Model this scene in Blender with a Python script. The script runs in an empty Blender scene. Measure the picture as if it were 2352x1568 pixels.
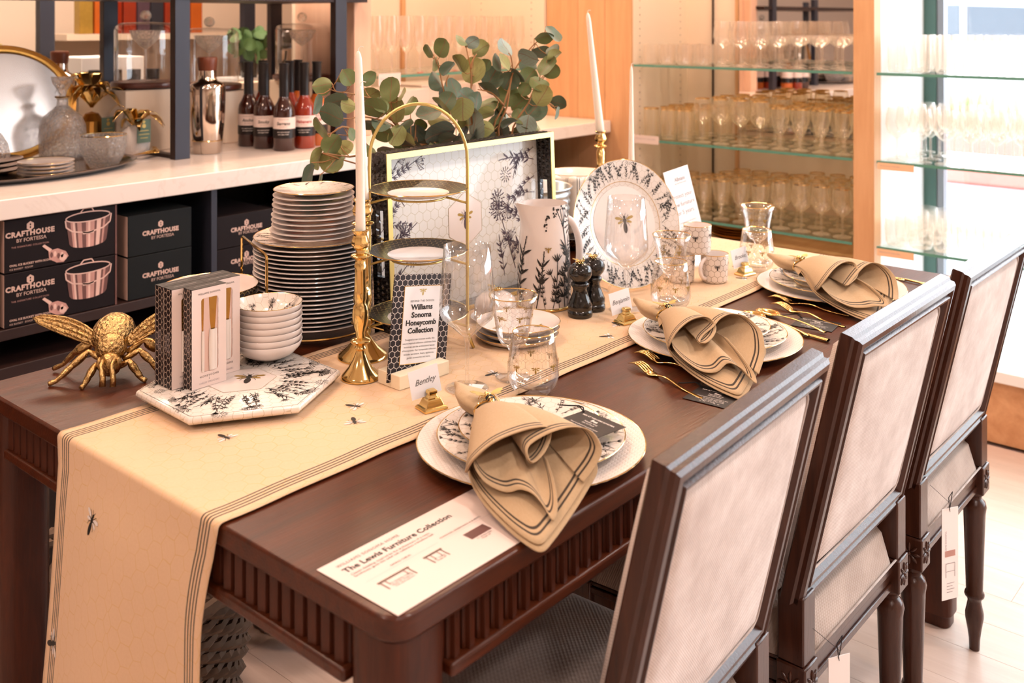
import bpy, math, random
from math import sin, cos, pi, radians, sqrt, atan2
from mathutils import Vector, Matrix, noise

# ---------------------------------------------------------------- scene set-up
S = bpy.context.scene
COL = S.collection
TZ = 0.76          # table top
FZ = -0.093        # floor level
CZ = 0.941         # marble counter top

cam_d = bpy.data.cameras.new('camera')
cam_d.sensor_width = 36.0
cam_d.lens = 35.43
cam_d.shift_y = -0.3142
cam_d.clip_start = 0.05
cam_d.clip_end = 200
cam_d.dof.use_dof = True
cam_d.dof.focus_distance = 1.85
cam_d.dof.aperture_fstop = 5.0
cam = bpy.data.objects.new('camera', cam_d)
COL.objects.link(cam)
cam.location = (-0.726, -0.7887, 1.40)
cam.rotation_euler = (radians(90), 0, radians(-49.23))
S.camera = cam

S.view_settings.view_transform = 'Standard'
S.view_settings.look = 'None'
S.view_settings.gamma = 1.0
S.view_settings.use_curve_mapping = False
S.view_settings.exposure = -0.17
cy = S.cycles
cy.max_bounces = 10
cy.diffuse_bounces = 3
cy.adaptive_threshold = 0.02
cy.glossy_bounces = 4
cy.transmission_bounces = 8
cy.transparent_max_bounces = 28
cy.sample_clamp_indirect = 6.0
cy.caustics_reflective = False
cy.caustics_refractive = False
cy.use_denoising = True

world = bpy.data.worlds.new('sky')
S.world = world
world.use_nodes = True
wn = world.node_tree
wn.nodes.clear()
wo = wn.nodes.new('ShaderNodeOutputWorld')
wb = wn.nodes.new('ShaderNodeBackground')
wb.inputs[0].default_value = (0.93, 0.95, 1.0, 1)
wb.inputs[1].default_value = 10.5
wn.links.new(wb.outputs[0], wo.inputs[0])

def light(name, kind, loc, energy, color, size=.2, rot=(0, 0, 0), **k):
    d = bpy.data.lights.new(name, kind)
    d.energy = energy
    d.color = color
    if kind == 'AREA':
        d.shape = k.get('shape', 'DISK')
        d.size = size
        if 'size_y' in k:
            d.shape = 'RECTANGLE'
            d.size_y = k['size_y']
        if k.get('portal'):
            d.cycles.is_portal = True
    else:
        d.shadow_soft_size = size
    if kind == 'SPOT':
        d.spot_size = radians(k.get('angle', 70))
        d.spot_blend = .6
    o = bpy.data.objects.new(name, d)
    COL.objects.link(o)
    o.location = loc
    o.rotation_euler = rot
    return o

WARM = (1.0, .665, .49)
WARM2 = (1.0, .74, .60)
SOFT = (1.0, .84, .77)
# the shop's ceiling downlights
for (x, y, e) in ((-.7, .9, 42), (.9, 1.3, 42), (2.2, .9, 36), (-.3, 2.4, 30), (1.4, 2.6, 40), (2.4, 3.0, 26),
                  (.4, -1.4, 26), (2.2, -1.2, 22), (-2.4, .4, 26), (-1.4, -2.2, 24)):
    back = y < -1 or x < -1
    light('downlight', 'AREA', (x, y, 2.98), e * (1.35 if back else .42), SOFT if back else WARM, .22)
# track spots over the table and the glass shelves
def spot(name, loc, tgt, e, col, ang, size=.05):
    e *= .36
    d = Vector(tgt) - Vector(loc)
    return light(name, 'SPOT', loc, e, col, size, d.to_track_quat('-Z', 'Y').to_euler(), angle=ang)
spot('track_spot', (-.2, 1.6, 2.8), (.5, .55, .8), 75, WARM, 60)
spot('track_spot', (1.3, 1.9, 2.8), (1.2, .5, .8), 55, WARM, 60)
spot('track_spot', (2.1, .9, 2.8), (3.3, 1.2, .9), 70, WARM, 75)
spot('track_spot', (2.0, 1.6, 2.8), (2.6, 2.6, 1.2), 60, WARM, 70)
spot('track_spot', (.8, 1.3, 2.8), (.9, 2.5, 1.0), 70, WARM2, 75)
# unseen strip lights added to brighten the shelf bays, etagere and rear zone
light('fill_strip', 'AREA', (3.28, 1.25, 2.6), 24, (1, .76, .54), .9, (0, 0, radians(90)), size_y=.06)
light('fill_strip', 'AREA', (2.5, 2.47, 2.6), 20, (1, .76, .54), .9, (0, 0, 0), size_y=.06)
light('fill_strip', 'AREA', (1.3, 2.48, 2.7), 14, (1, .82, .66), .9, (0, 0, 0), size_y=.1)
light('fill_strip', 'AREA', (1.2, 3.3, 2.4), 26, (1, .80, .62), .9, (0, 0, 0), size_y=.3)
# daylight enters through the window wall (portal only guides sampling of the sky)
light('window_portal', 'AREA', (3.60, -1.3, 1.6), 1, (1, 1, 1), 3.9, (0, radians(90), 0), size_y=3.0, portal=True)

# ---------------------------------------------------------------- materials
def newmat(name):
    m = bpy.data.materials.new(name)
    m.use_nodes = True
    t = m.node_tree
    t.nodes.clear()
    out = t.nodes.new('ShaderNodeOutputMaterial')
    return m, t, out

def N(t, typ, **k):
    n = t.nodes.new(typ)
    for a, b in k.items():
        if a.startswith('i_'):
            key = a[2:]
            n.inputs[int(key) if key.isdigit() else key].default_value = b
        else:
            setattr(n, a, b)
    return n

def math_n(t, op, a, b=None, c=None, clamp=False):
    n = t.nodes.new('ShaderNodeMath')
    n.operation = op
    n.use_clamp = clamp
    for i, v in enumerate((a, b, c)):
        if v is None:
            continue
        if isinstance(v, (int, float)):
            n.inputs[i].default_value = v
        else:
            t.links.new(v, n.inputs[i])
    return n.outputs[0]

def vec_n(t, op, a, b=None, c=None, out=0):
    n = t.nodes.new('ShaderNodeVectorMath')
    n.operation = op
    for i, v in enumerate((a, b, c)):
        if v is None:
            continue
        if isinstance(v, tuple):
            n.inputs[i].default_value = v
        else:
            t.links.new(v, n.inputs[i])
    return n.outputs[out]

def mixc(t, f, a, b, mode='MIX'):
    n = t.nodes.new('ShaderNodeMix')
    n.data_type = 'RGBA'
    n.blend_type = mode
    n.clamp_factor = True
    for i, v in ((0, f), (6, a), (7, b)):
        if isinstance(v, (int, float)):
            n.inputs[i].default_value = v
        elif isinstance(v, tuple):
            n.inputs[i].default_value = (*v[:3], 1)
        else:
            t.links.new(v, n.inputs[i])
    return n.outputs[2]

def lin(h):
    r = []
    for i in (0, 2, 4):
        c = int(h[i:i + 2], 16) / 255
        r.append(c / 12.92 if c <= .04045 else ((c + .055) / 1.055) ** 2.4)
    return tuple(r)

def bsdf(t, out, col, rough=.5, metal=0, spec=.5, coat=0, **k):
    p = t.nodes.new('ShaderNodeBsdfPrincipled')
    for key, v in (('Base Color', col), ('Roughness', rough), ('Metallic', metal), ('Specular IOR Level', spec),
                   ('Coat Weight', coat), ('Sheen Weight', k.get('sheen', 0)), ('Transmission Weight', k.get('trans', 0)),
                   ('IOR', k.get('ior', 1.45)), ('Coat Roughness', k.get('coatr', .05)),
                   ('Subsurface Weight', k.get('sss', 0)), ('Emission Strength', k.get('es', 0)),
                   ('Emission Color', k.get('ec', (1, 1, 1)))):
        if isinstance(v, tuple):
            p.inputs[key].default_value = (*v[:3], 1)
        elif isinstance(v, (int, float)):
            p.inputs[key].default_value = v
        else:
            t.links.new(v, p.inputs[key])
    if k.get('sss'):
        p.inputs['Subsurface Scale'].default_value = .01
    t.links.new(p.outputs[0], out.inputs[0])
    return p

def bump(t, p, h, strength=.3, dist=.001):
    b = t.nodes.new('ShaderNodeBump')
    b.inputs['Strength'].default_value = strength
    b.inputs['Distance'].default_value = dist
    t.links.new(h, b.inputs['Height'])
    t.links.new(b.outputs[0], p.inputs['Normal'])

def coords(t, kind='Object', scale=(1, 1, 1)):
    tc = t.nodes.new('ShaderNodeTexCoord')
    m = t.nodes.new('ShaderNodeMapping')
    m.inputs['Scale'].default_value = scale
    t.links.new(tc.outputs[kind], m.inputs[0])
    return m.outputs[0]

def noise_n(t, vec, scale=5, detail=3, rough=.5, out=0, dist=0):
    n = t.nodes.new('ShaderNodeTexNoise')
    n.inputs['Scale'].default_value = scale
    n.inputs['Detail'].default_value = detail
    n.inputs['Roughness'].default_value = rough
    n.inputs['Distortion'].default_value = dist
    t.links.new(vec, n.inputs['Vector'])
    return n.outputs[out]

def simple(name, hexc, rough=.5, metal=0, var=.08, vs=12, bs=0, bscale=150, stretch=(1, 1, 1), bd=.001, **k):
    """plain material with a soft procedural tone variation and an optional fine relief"""
    m, t, out = newmat(name)
    c = lin(hexc)
    v = coords(t, 'Object', stretch)
    n = noise_n(t, v, vs, 4)
    col = mixc(t, n, tuple(x * (1 - var) for x in c), tuple(min(1, x * (1 + var)) for x in c))
    p = bsdf(t, out, col, rough, metal, **k)
    if bs:
        bump(t, p, noise_n(t, v, bscale, 3), bs, bd)
    return m

def hexgroup():
    g = bpy.data.node_groups.new('hex_cells', 'ShaderNodeTree')
    g.interface.new_socket('Vector', in_out='INPUT', socket_type='NodeSocketVector')
    g.interface.new_socket('Distance', in_out='OUTPUT', socket_type='NodeSocketFloat')
    gi = g.nodes.new('NodeGroupInput')
    go = g.nodes.new('NodeGroupOutput')
    H = (.5, .8660254, 1.0)
    NH = (-.5, -.8660254, -1.0)
    p = vec_n(g, 'MULTIPLY', gi.outputs[0], (1, 1, 0))
    a = vec_n(g, 'WRAP', p, H, NH)
    b = vec_n(g, 'WRAP', vec_n(g, 'SUBTRACT', p, (.5, .8660254, 0)), H, NH)
    def dist(v):
        v = vec_n(g, 'ABSOLUTE', vec_n(g, 'MULTIPLY', v, (1, 1, 0)))
        d = vec_n(g, 'DOT_PRODUCT', v, (.5, .8660254, 0), out=1)
        s = g.nodes.new('ShaderNodeSeparateXYZ')
        g.links.new(v, s.inputs[0])
        return math_n(g, 'MAXIMUM', d, s.outputs[0])
    r = math_n(g, 'SUBTRACT', .5, math_n(g, 'MINIMUM', dist(a), dist(b)))
    g.links.new(r, go.inputs[0])
    return g
HEX = hexgroup()

def hexdist(t, vec):
    n = t.nodes.new('ShaderNodeGroup')
    n.node_tree = HEX
    t.links.new(vec, n.inputs[0])
    return n.outputs[0]

def hexline(t, vec, w):
    """1 on the honeycomb lines, 0 inside the cells; w is in units of a cell"""
    d = hexdist(t, vec)
    n = t.nodes.new('ShaderNodeMapRange')
    n.interpolation_type = 'SMOOTHSTEP'
    n.inputs['From Min'].default_value = w * .6
    n.inputs['From Max'].default_value = w * 1.4
    n.inputs['To Min'].default_value = 1
    n.inputs['To Max'].default_value = 0
    t.links.new(d, n.inputs['Value'])
    return n.outputs[0]

def hexmat(name, base, line, cell, w=.045, kind='Object', rough=.25, metal_line=0, relief=0, fade=None, coat=0, rot=0, spec=.5):
    m, t, out = newmat(name)
    v = coords(t, kind, (1 / cell, 1 / cell, 1 / cell))
    if rot:
        v.node.inputs['Rotation'].default_value[2] = rot
    h = hexline(t, v, w)
    n = noise_n(t, coords(t), 9, 3)
    if fade:
        nn = noise_n(t, coords(t), fade, 2)
        h = math_n(t, 'MULTIPLY', h, math_n(t, 'MULTIPLY_ADD', nn, 2.2, -.3, clamp=True))
    b = lin(base)
    bc = mixc(t, n, tuple(x * .93 for x in b), b)
    col = mixc(t, h, bc, lin(line))
    p = bsdf(t, out, col, rough, math_n(t, 'MULTIPLY', h, metal_line) if metal_line else 0, coat=coat, spec=spec)
    if relief:
        bump(t, p, math_n(t, 'MINIMUM', hexdist(t, v), .18), relief, cell * .5)
    return m

def glassmat(name, tint='ffffff', f=1.0, rough=.02, pw=2.6, edge=.74, base=.045, milk=0):
    """thin-walled glass: clear body, strong reflections at grazing angles"""
    m, t, out = newmat(name)
    tr = N(t, 'ShaderNodeBsdfTransparent')
    gl = N(t, 'ShaderNodeBsdfGlossy')
    gl.inputs['Roughness'].default_value = rough
    lw = N(t, 'ShaderNodeLayerWeight')
    lw.inputs['Blend'].default_value = .35
    c = lin(tint)
    facing = math_n(t, 'POWER', lw.outputs['Facing'], pw)
    n = noise_n(t, coords(t), 14, 2)
    col = mixc(t, facing, tuple(1 - (1 - x) * .3 for x in c), tuple(x * edge for x in c))
    t.links.new(col, tr.inputs[0])
    gl.inputs[0].default_value = (1, 1, 1, 1)
    fac = math_n(t, 'MULTIPLY_ADD', facing, .62 * f, base)
    fac = math_n(t, 'MULTIPLY', fac, math_n(t, 'MULTIPLY_ADD', n, .1, .95), clamp=True)
    mx = N(t, 'ShaderNodeMixShader')
    t.links.new(fac, mx.inputs[0])
    t.links.new(tr.outputs[0], mx.inputs[1])
    t.links.new(gl.outputs[0], mx.inputs[2])
    res = mx.outputs[0]
    if milk:
        df = N(t, 'ShaderNodeBsdfTranslucent')
        df.inputs[0].default_value = (*c, 1)
        d2 = N(t, 'ShaderNodeBsdfDiffuse')
        d2.inputs[0].default_value = (*c, 1)
        ad = N(t, 'ShaderNodeMixShader')
        t.links.new(df.outputs[0], ad.inputs[1]); t.links.new(d2.outputs[0], ad.inputs[2])
        m2 = N(t, 'ShaderNodeMixShader')
        t.links.new(math_n(t, 'MULTIPLY_ADD', facing, .35, milk), m2.inputs[0])
        t.links.new(res, m2.inputs[1]); t.links.new(ad.outputs[0], m2.inputs[2])
        res = m2.outputs[0]
    t.links.new(res, out.inputs[0])
    return m

def woodmat(name, dark, light_, scale=(3, 40, 40), rough=.35, coat=.15, bumpd=.15, knots=False, spec=.5):
    m, t, out = newmat(name)
    v = coords(t, 'Object', scale)
    n1 = noise_n(t, v, 1.0, 6, .62, dist=.6)
    v2 = coords(t, 'Object', tuple(s * 6 for s in scale))
    n2 = noise_n(t, v2, 1.0, 3, .5)
    v3 = coords(t, 'Object', (1, 1, 1))
    n3 = noise_n(t, v3, 2.2, 2)
    r = t.nodes.new('ShaderNodeMapRange')
    r.inputs['From Min'].default_value = .3
    r.inputs['From Max'].default_value = .7
    t.links.new(n1, r.inputs['Value'])
    f = math_n(t, 'ADD', math_n(t, 'MULTIPLY', r.outputs[0], .55), math_n(t, 'MULTIPLY', n2, .25))
    f = math_n(t, 'ADD', f, math_n(t, 'MULTIPLY', n3, .25), clamp=True)
    col = mixc(t, f, lin(dark), lin(light_))
    if knots:
        vo = t.nodes.new('ShaderNodeTexVoronoi')
        vo.inputs['Scale'].default_value = 1.0
        t.links.new(coords(t, 'Object', (5, 5, 2.2)), vo.inputs['Vector'])
        k = math_n(t, 'SUBTRACT', 1, math_n(t, 'MULTIPLY', vo.outputs['Distance'], 11, clamp=True), clamp=True)
        col = mixc(t, math_n(t, 'MULTIPLY', k, .8), col, lin('7a4420'))
    p = bsdf(t, out, col, rough, 0, coat=coat, coatr=.15, spec=spec)
    bump(t, p, n2, bumpd, .0012)
    return m

MAT = {}
def build_mats():
    A = MAT
    A['darkwood'] = woodmat('dark stained oak', '260f06', '5e2a12', (4, 55, 55), .34, .10, .35, spec=.42)
    A['darkwood_v'] = woodmat('dark stained oak upright', '240e06', '562611', (55, 55, 5), .4, .05, .3, spec=.35)
    A['chairwood'] = woodmat('dark walnut chair', '23110b', '4d2a1c', (50, 50, 5), .27, .12, .25, spec=.42)
    A['pine'] = woodmat('fir post', 'c28c5e', 'e4b486', (16, 16, 1.6), .55, 0, .1, knots=True)
    A['pale'] = woodmat('pale pink fir', 'd9a98c', 'efc8ac', (16, 16, 1.4), .55, 0, .1)
    A['oakfront'] = woodmat('oak front', 'b98052', 'e3b083', (3, 14, 14), .55, 0, .1)
    A['floorplank'] = woodmat('pale oak plank', 'c9aea0', 'e0cabe', (30, 3, 30), .42, .12, .12)
    A['cabinet'] = simple('near black cabinet', '160c0a', .45, var=.25, vs=6)
    A['cabshelf'] = simple('dark brown shelf board', '2c1814', .5, var=.2, vs=8)
    A['slate'] = simple('blue grey steel', '30323d', .45, .2, var=.1, vs=8)
    A['darksteel'] = simple('dark bronze steel', '2c1a16', .45, .3, var=.15)
    A['wall'] = simple('warm white wall', 'e6d6c6', .8, var=.04, vs=3)
    A['panel'] = simple('cream shelf panel', 'efd9c2', .6, var=.05, vs=3)
    A['ceil'] = simple('ceiling white', 'e8dfd6', .9, var=.03)
    A['paintwhite'] = simple('white panel', 'f3f1ef', .6, var=.02)
    A['green'] = simple('green frame paint', '4d6e66', .5, var=.06)
    A['grey'] = simple('grey aluminium', '8a9096', .4, .4, var=.05)
    A['gold'] = simple('polished brass', 'efcb84', .13, 1, var=.05, vs=20)
    A['goldpaint'] = simple('champagne gold edge', 'dcc47c', .32, .85, var=.05)
    A['oldgold'] = simple('antique gold leaf', 'c2a069', .3, 1, var=.25, vs=60, bs=.8, bscale=120, bd=.004)
    A['oldgold2'] = simple('antique gold leaf ridged', 'c6a670', .27, 1, var=.3, vs=90, bs=1.0, bscale=150, bd=.006)
    A['bronzegold'] = simple('brushed bronze gold', 'a9783a', .3, 1, var=.25, vs=30, bs=.3)
    A['silver'] = simple('silver plate', 'b8a9a0', .2, 1, var=.06)
    A['steel'] = simple('mirror steel', 'd6c6b8', .07, 1, var=.04)
    A['galv'] = simple('galvanised ribs', 'b4c0c6', .3, .9, var=.08)
    A['mirror'] = simple('mirror glass', 'ece6e2', .01, 1, var=0)
    A['china'] = simple('white china', 'ecdfd7', .18, 0, var=.02, vs=6, coat=.4)
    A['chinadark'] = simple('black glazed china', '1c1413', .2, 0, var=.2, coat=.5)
    A['wax'] = simple('ivory wax', 'f6ecdc', .45, 0, var=.03, vs=5, sss=.25)
    A['goldrim'] = simple('gold glass rim', 'ecc888', .2, .9, var=.05)
    A['wick'] = simple('cotton wick', 'efe6da', .9)
    A['ink'] = simple('black print ink', '26221f', .5, var=.2, vs=60)
    A['inkgrey'] = simple('grey print ink', '5b5550', .6, var=.2, vs=60)
    A['inkplum'] = simple('plum print ink', '4d3a47', .45, var=.2, vs=60)
    A['inkgold'] = simple('gold print ink', 'a8873c', .4, .3, var=.2, vs=60)
    A['inkwhite'] = simple('white print ink', 'e9dfd8', .6, var=.05)
    A['inkpale'] = simple('pale grey print', 'b3a7a6', .7, var=.05)
    A['inkred'] = simple('red print ink', 'b03434', .6)
    A['inkteal'] = simple('gold on green ink', 'c2a45c', .4, .4)
    A['paper'] = simple('white card', 'f4eeeb', .7, var=.015, vs=4)
    A['paper2'] = simple('pink white card', 'e8d4cb', .65, var=.02, vs=4)
    A['blackcard'] = simple('black card', '1d1615', .55, var=.15, vs=30)
    A['tealcard'] = simple('sage green card', '5f7364', .7, var=.06)
    A['peachcard'] = simple('peach shelf label', 'f2c49c', .7, var=.02)
    A['blackmarble'] = None
    A['leaf'] = None
    A['cord'] = simple('black cord', '191413', .8)
    A['blackplastic'] = simple('black lacquer', '17110f', .18, 0, var=.3, coat=.6)
    A['terracotta'] = simple('curb red', 'c9776c', .8)
    A['carpaint'] = simple('silver car paint', 'c4ccd6', .25, .6)
    A['carglass'] = simple('car glass', '48525c', .1, .2)
    A['tyre'] = simple('tyre', '222222', .8)
    A['asphalt'] = simple('pale asphalt', '9da1a3', .9, var=.08)
    A['grass'] = simple('hedge green', 'a5bd92', .8, var=.3, vs=8)
    A['green_leafplant'] = simple('plant green', '4e7040', .6, var=.3, vs=20)
    # black speckled marble
    m, t, out = newmat('black speckled marble')
    v = coords(t)
    n = noise_n(t, v, 60, 8, .75)
    r = t.nodes.new('ShaderNodeMapRange')
    r.inputs['From Min'].default_value = .62; r.inputs['From Max'].default_value = .74
    t.links.new(n, r.inputs['Value'])
    bsdf(t, out, mixc(t, r.outputs[0], lin('12100f'), lin('8d8680')), .12, 0, coat=.6)
    A['blackmarble'] = m
    # marble counter
    m, t, out = newmat('white quartz counter')
    v = coords(t)
    n = noise_n(t, v, 2.2, 8, .6, dist=1.2)
    r = t.nodes.new('ShaderNodeMapRange')
    r.inputs['From Min'].default_value = .48; r.inputs['From Max'].default_value = .52
    t.links.new(n, r.inputs['Value'])
    vein = math_n(t, 'MULTIPLY', math_n(t, 'SUBTRACT', 1, math_n(t, 'ABSOLUTE', math_n(t, 'MULTIPLY_ADD', r.outputs[0], 2, -1))), .16)
    bsdf(t, out, mixc(t, vein, lin('f0e2d8'), lin('c8ab96')), .22, 0, coat=.2)
    A['counter'] = m
    # fabrics
    def fabric(name, a, b, scale=900, mott=6, bstr=.5, rough=.95, sheen=.3, amt=1.0):
        m, t, out = newmat(name)
        uvv = coords(t, 'UV')
        s = t.nodes.new('ShaderNodeSeparateXYZ')
        t.links.new(uvv, s.inputs[0])
        wx = math_n(t, 'SINE', math_n(t, 'MULTIPLY', math_n(t, 'ADD', s.outputs[0], s.outputs[1]), scale))
        wy = math_n(t, 'SINE', math_n(t, 'MULTIPLY', math_n(t, 'SUBTRACT', s.outputs[0], s.outputs[1]), scale * .5))
        w = math_n(t, 'MULTIPLY_ADD', math_n(t, 'ADD', wx, wy), .25, .5)
        n = noise_n(t, coords(t), mott, 5, .65)
        f = math_n(t, 'MULTIPLY', math_n(t, 'MULTIPLY_ADD', n, 2.4, -.7, clamp=True), amt)
        c = mixc(t, f, lin(a), lin(b))
        c = mixc(t, math_n(t, 'MULTIPLY', w, .18), c, lin(b))
        p = bsdf(t, out, c, rough, 0, spec=.2, sheen=sheen)
        bump(t, p, w, bstr, .0012)
        return m
    A['velvet'] = fabric('pale taupe chenille', 'ddd0c8', 'b9a79d', 1500, 14, .5)
    A['seatfab'] = fabric('taupe woven seat', 'bfada1', '9c897d', 1500, 8, .7)
    # linen with striped hem: UV.y = distance from the hem in metres
    def hemmed(name, base, s1, s2, stripes, hexcell=0, hexcol='c9a35a', bump_s=.25):
        m, t, out = newmat(name)
        uvv = coords(t, 'UV')
        s = t.nodes.new('ShaderNodeSeparateXYZ')
        t.links.new(uvv, s.inputs[0])
        y = s.outputs[1]
        n = noise_n(t, coords(t, 'UV', (60, 60, 1)), 4, 4)
        c = mixc(t, n, lin(base), lin(s1))
        if hexcell:
            wob = noise_n(t, coords(t, 'UV', (18, 18, 1)), 1, 2, out=1)
            vv = vec_n(t, 'ADD', coords(t, 'UV', (1 / hexcell, 1 / hexcell, 1)), vec_n(t, 'SCALE', wob, None))
            vv.node.inputs[1].default_value = (0, 0, 0)
            sc = vec_n(t, 'MULTIPLY', wob, (.55, .55, 0))
            t.links.new(sc, vv.node.inputs[1])
            h = hexline(t, vv, .022)
            c = mixc(t, math_n(t, 'MULTIPLY', math_n(t, 'MULTIPLY', h, .62), math_n(t, 'MULTIPLY_ADD', noise_n(t, coords(t, 'UV', (9, 9, 1)), 1, 2), 2.2, -.45, clamp=True)), c, lin(hexcol))
        tot = None
        for a, b in stripes:
            g = math_n(t, 'MULTIPLY', math_n(t, 'GREATER_THAN', y, a), math_n(t, 'LESS_THAN', y, b))
            tot = g if tot is None else math_n(t, 'ADD', tot, g, clamp=True)
        c = mixc(t, math_n(t, 'MULTIPLY', tot, .93), c, lin(s2))
        wv = math_n(t, 'ADD', math_n(t, 'SINE', math_n(t, 'MULTIPLY', s.outputs[0], 5200)), math_n(t, 'SINE', math_n(t, 'MULTIPLY', y, 5200)))
        p = bsdf(t, out, c, .9, 0, spec=.2, sheen=.15)
        bump(t, p, math_n(t, 'ADD', math_n(t, 'MULTIPLY', wv, .05), noise_n(t, coords(t, 'UV', (14, 30, 1)), 1.5, 3)), bump_s * 1.6, .006)
        return m
    A['linen'] = hemmed('beige linen napkin', 'ccb08c', 'bd9e78', '2b2420', ((.0092, .0116), (.0150, .0178)))
    A['runner'] = hemmed('cream printed runner', 'ecc9a4', 'e4be96', '2b2724', ((.0160, .0188), (.0226, .0254), (.0292, .0320), (.0358, .0386)), .030, 'dcae62')
    A['whitelinen'] = hemmed('white striped towel', 'efe6da', 'e2d6c8', '2b2420', ((.006, .008), (.012, .014), (.05, .052), (.056, .058)))
    # honeycomb prints
    A['china_hex'] = hexmat('china with pale honeycomb', 'eadfd5', 'c8bba9', .016, .022, 'Object', .18, coat=.4)
    A['china_relief'] = hexmat('china with honeycomb relief', 'eaded5', 'eaded5', .0075, .03, 'Object', .25, relief=.75, coat=.3)
    A['mug_hex'] = hexmat('mug with gold honeycomb', 'f0e6de', '9c8b74', .0155, .03, 'UV', .18, metal_line=.3, coat=.4)
    A['blackhex_gold'] = hexmat('black china with gold honeycomb', '191211', '7d6c48', .011, .04, 'Object', .35, metal_line=.1, coat=0, spec=.22)
    A['blackhex_gold_uv'] = hexmat('black bowl with gold honeycomb', '201817', 'a48c58', .014, .06, 'UV', .15, metal_line=.6, coat=.5)
    A['blackhex_white'] = hexmat('black card with white honeycomb', '211719', 'cfc2b8', .0118, .05, 'UV', .5)
    A['blackhex_card'] = hexmat('spreader box side', '211719', 'b8a494', .0102, .05, 'UV', .5)
    A['tray_hex'] = hexmat('tray base with honeycomb', 'ebe8e2', 'c9c1ac', .0235, .026, 'UV', .1, coat=.6)
    A['glass_hex'] = None
    A['blackrelief'] = hexmat('black lacquer with honeycomb relief', '17110f', '17110f', .017, .1, 'UV', .15, relief=1.0, coat=.5)
    A['glass'] = glassmat('clear glass', 'ffffff', 1.4, .015, 2.0, .80, .06)
    A['bgglass'] = glassmat('shelf glass', 'fff6ec', 1.0, .12, 1.9, .88, .08, .07)
    A['amberglass'] = glassmat('gold tinted glass', 'fff3d8', 1.0, .12, 1.9, .88, .08, .09)
    A['paneglass'] = glassmat('window pane', 'f4fbff', .35, .01)
    A['shelfglass'] = glassmat('plate glass', 'e6f4ec', .8, .02)
    A['glassedge'] = simple('green glass edge', '5f9483', .2, 0, var=.1)
    # cut crystal: faceted refractive glass
    m, t, out = newmat('cut crystal')
    g = N(t, 'ShaderNodeBsdfGlass')
    g.inputs['IOR'].default_value = 1.5
    g.inputs['Roughness'].default_value = .02
    tr = N(t, 'ShaderNodeBsdfTransparent')
    mx = N(t, 'ShaderNodeMixShader')
    mx.inputs[0].default_value = .5
    vo = t.nodes.new('ShaderNodeTexVoronoi')
    vo.inputs['Scale'].default_value = 95
    t.links.new(coords(t), vo.inputs['Vector'])
    b = t.nodes.new('ShaderNodeBump')
    b.inputs['Strength'].default_value = .9
    b.inputs['Distance'].default_value = .004
    t.links.new(vo.outputs['Distance'], b.inputs['Height'])
    t.links.new(b.outputs[0], g.inputs['Normal'])
    t.links.new(g.outputs[0], mx.inputs[1]); t.links.new(tr.outputs[0], mx.inputs[2])
    tl = N(t, 'ShaderNodeBsdfTranslucent'); tl.inputs[0].default_value = (1, .95, .92, 1)
    df = N(t, 'ShaderNodeBsdfDiffuse'); df.inputs[0].default_value = (1, .95, .92, 1)
    m3 = N(t, 'ShaderNodeMixShader'); m4 = N(t, 'ShaderNodeMixShader')
    t.links.new(tl.outputs[0], m3.inputs[1]); t.links.new(df.outputs[0], m3.inputs[2])
    t.links.new(math_n(t, 'MULTIPLY', vo.outputs['Distance'], .22, clamp=True), m4.inputs[0])
    t.links.new(mx.outputs[0], m4.inputs[1]); t.links.new(m3.outputs[0], m4.inputs[2])
    t.links.new(m4.outputs[0], out.inputs[0])
    A['crystal'] = m
    # eucalyptus leaves, three tones
    for i, (a, b2) in enumerate((('5d6a3a', '7f8a55'), ('4b5c42', '6f8068'), ('7f9184', 'a4b3a4'), ('8a8a4c', 'a5a368'), ('3c4638', '5a6252'))):
        m, t, out = newmat('eucalyptus leaf tone %d' % i)
        n = noise_n(t, coords(t), 55, 5, .7)
        uvv = coords(t, 'UV')
        s = t.nodes.new('ShaderNodeSeparateXYZ')
        t.links.new(uvv, s.inputs[0])
        ax = math_n(t, 'ABSOLUTE', s.outputs[0])
        vein = math_n(t, 'LESS_THAN', ax, .018)
        fan = math_n(t, 'SINE', math_n(t, 'MULTIPLY', math_n(t, 'SUBTRACT', s.outputs[1], math_n(t, 'MULTIPLY', ax, .9)), 34))
        side = math_n(t, 'MULTIPLY', math_n(t, 'GREATER_THAN', fan, .955), .35)
        c = mixc(t, math_n(t, 'MULTIPLY_ADD', n, 1.8, -.4, clamp=True), lin(a), lin(b2))
        c = mixc(t, math_n(t, 'MAXIMUM', math_n(t, 'MULTIPLY', vein, .7), side), c, lin('8a5a44'))
        bsdf(t, out, c, .5, 0, spec=.35, sheen=.2)
        A['leaf%d' % i] = m
    A['twig'] = simple('eucalyptus twig', 'a9794e', .7, var=.2, vs=30)
    A['wicker'] = simple('grey wicker', '6c584a', .85, var=.35, vs=40, bs=.6)
    # hot sauce glass bodies
    A['sauce_dark'] = simple('dark sauce', '35150e', .1, 0, var=.25, coat=.6)
    A['sauce_red'] = simple('red sauce', '8a2a14', .1, 0, var=.15, coat=.6)
    A['sauce_orange'] = simple('orange sauce', 'b85a1a', .1, 0, var=.15, coat=.6)
    A['blackcap'] = simple('black shrink cap', '130d0f', .4, 0, var=.2)
    A['boxblack'] = simple('black carton', '1b1416', .6, 0, spec=.2, var=.12, vs=5)
    A['boxgreen'] = simple('dark green carton', '181b1c', .6, 0, spec=.2, var=.12, vs=5)
    A['boxpink'] = simple('pale carton side', 'd6b3a4', .6, 0, var=.05)
    A['copper'] = simple('rose print', 'c08f84', .5, 0, var=.35, vs=14)
    A['copperdark'] = simple('rose print dark', '6e4a45', .5, 0, var=.3, vs=14)
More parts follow.
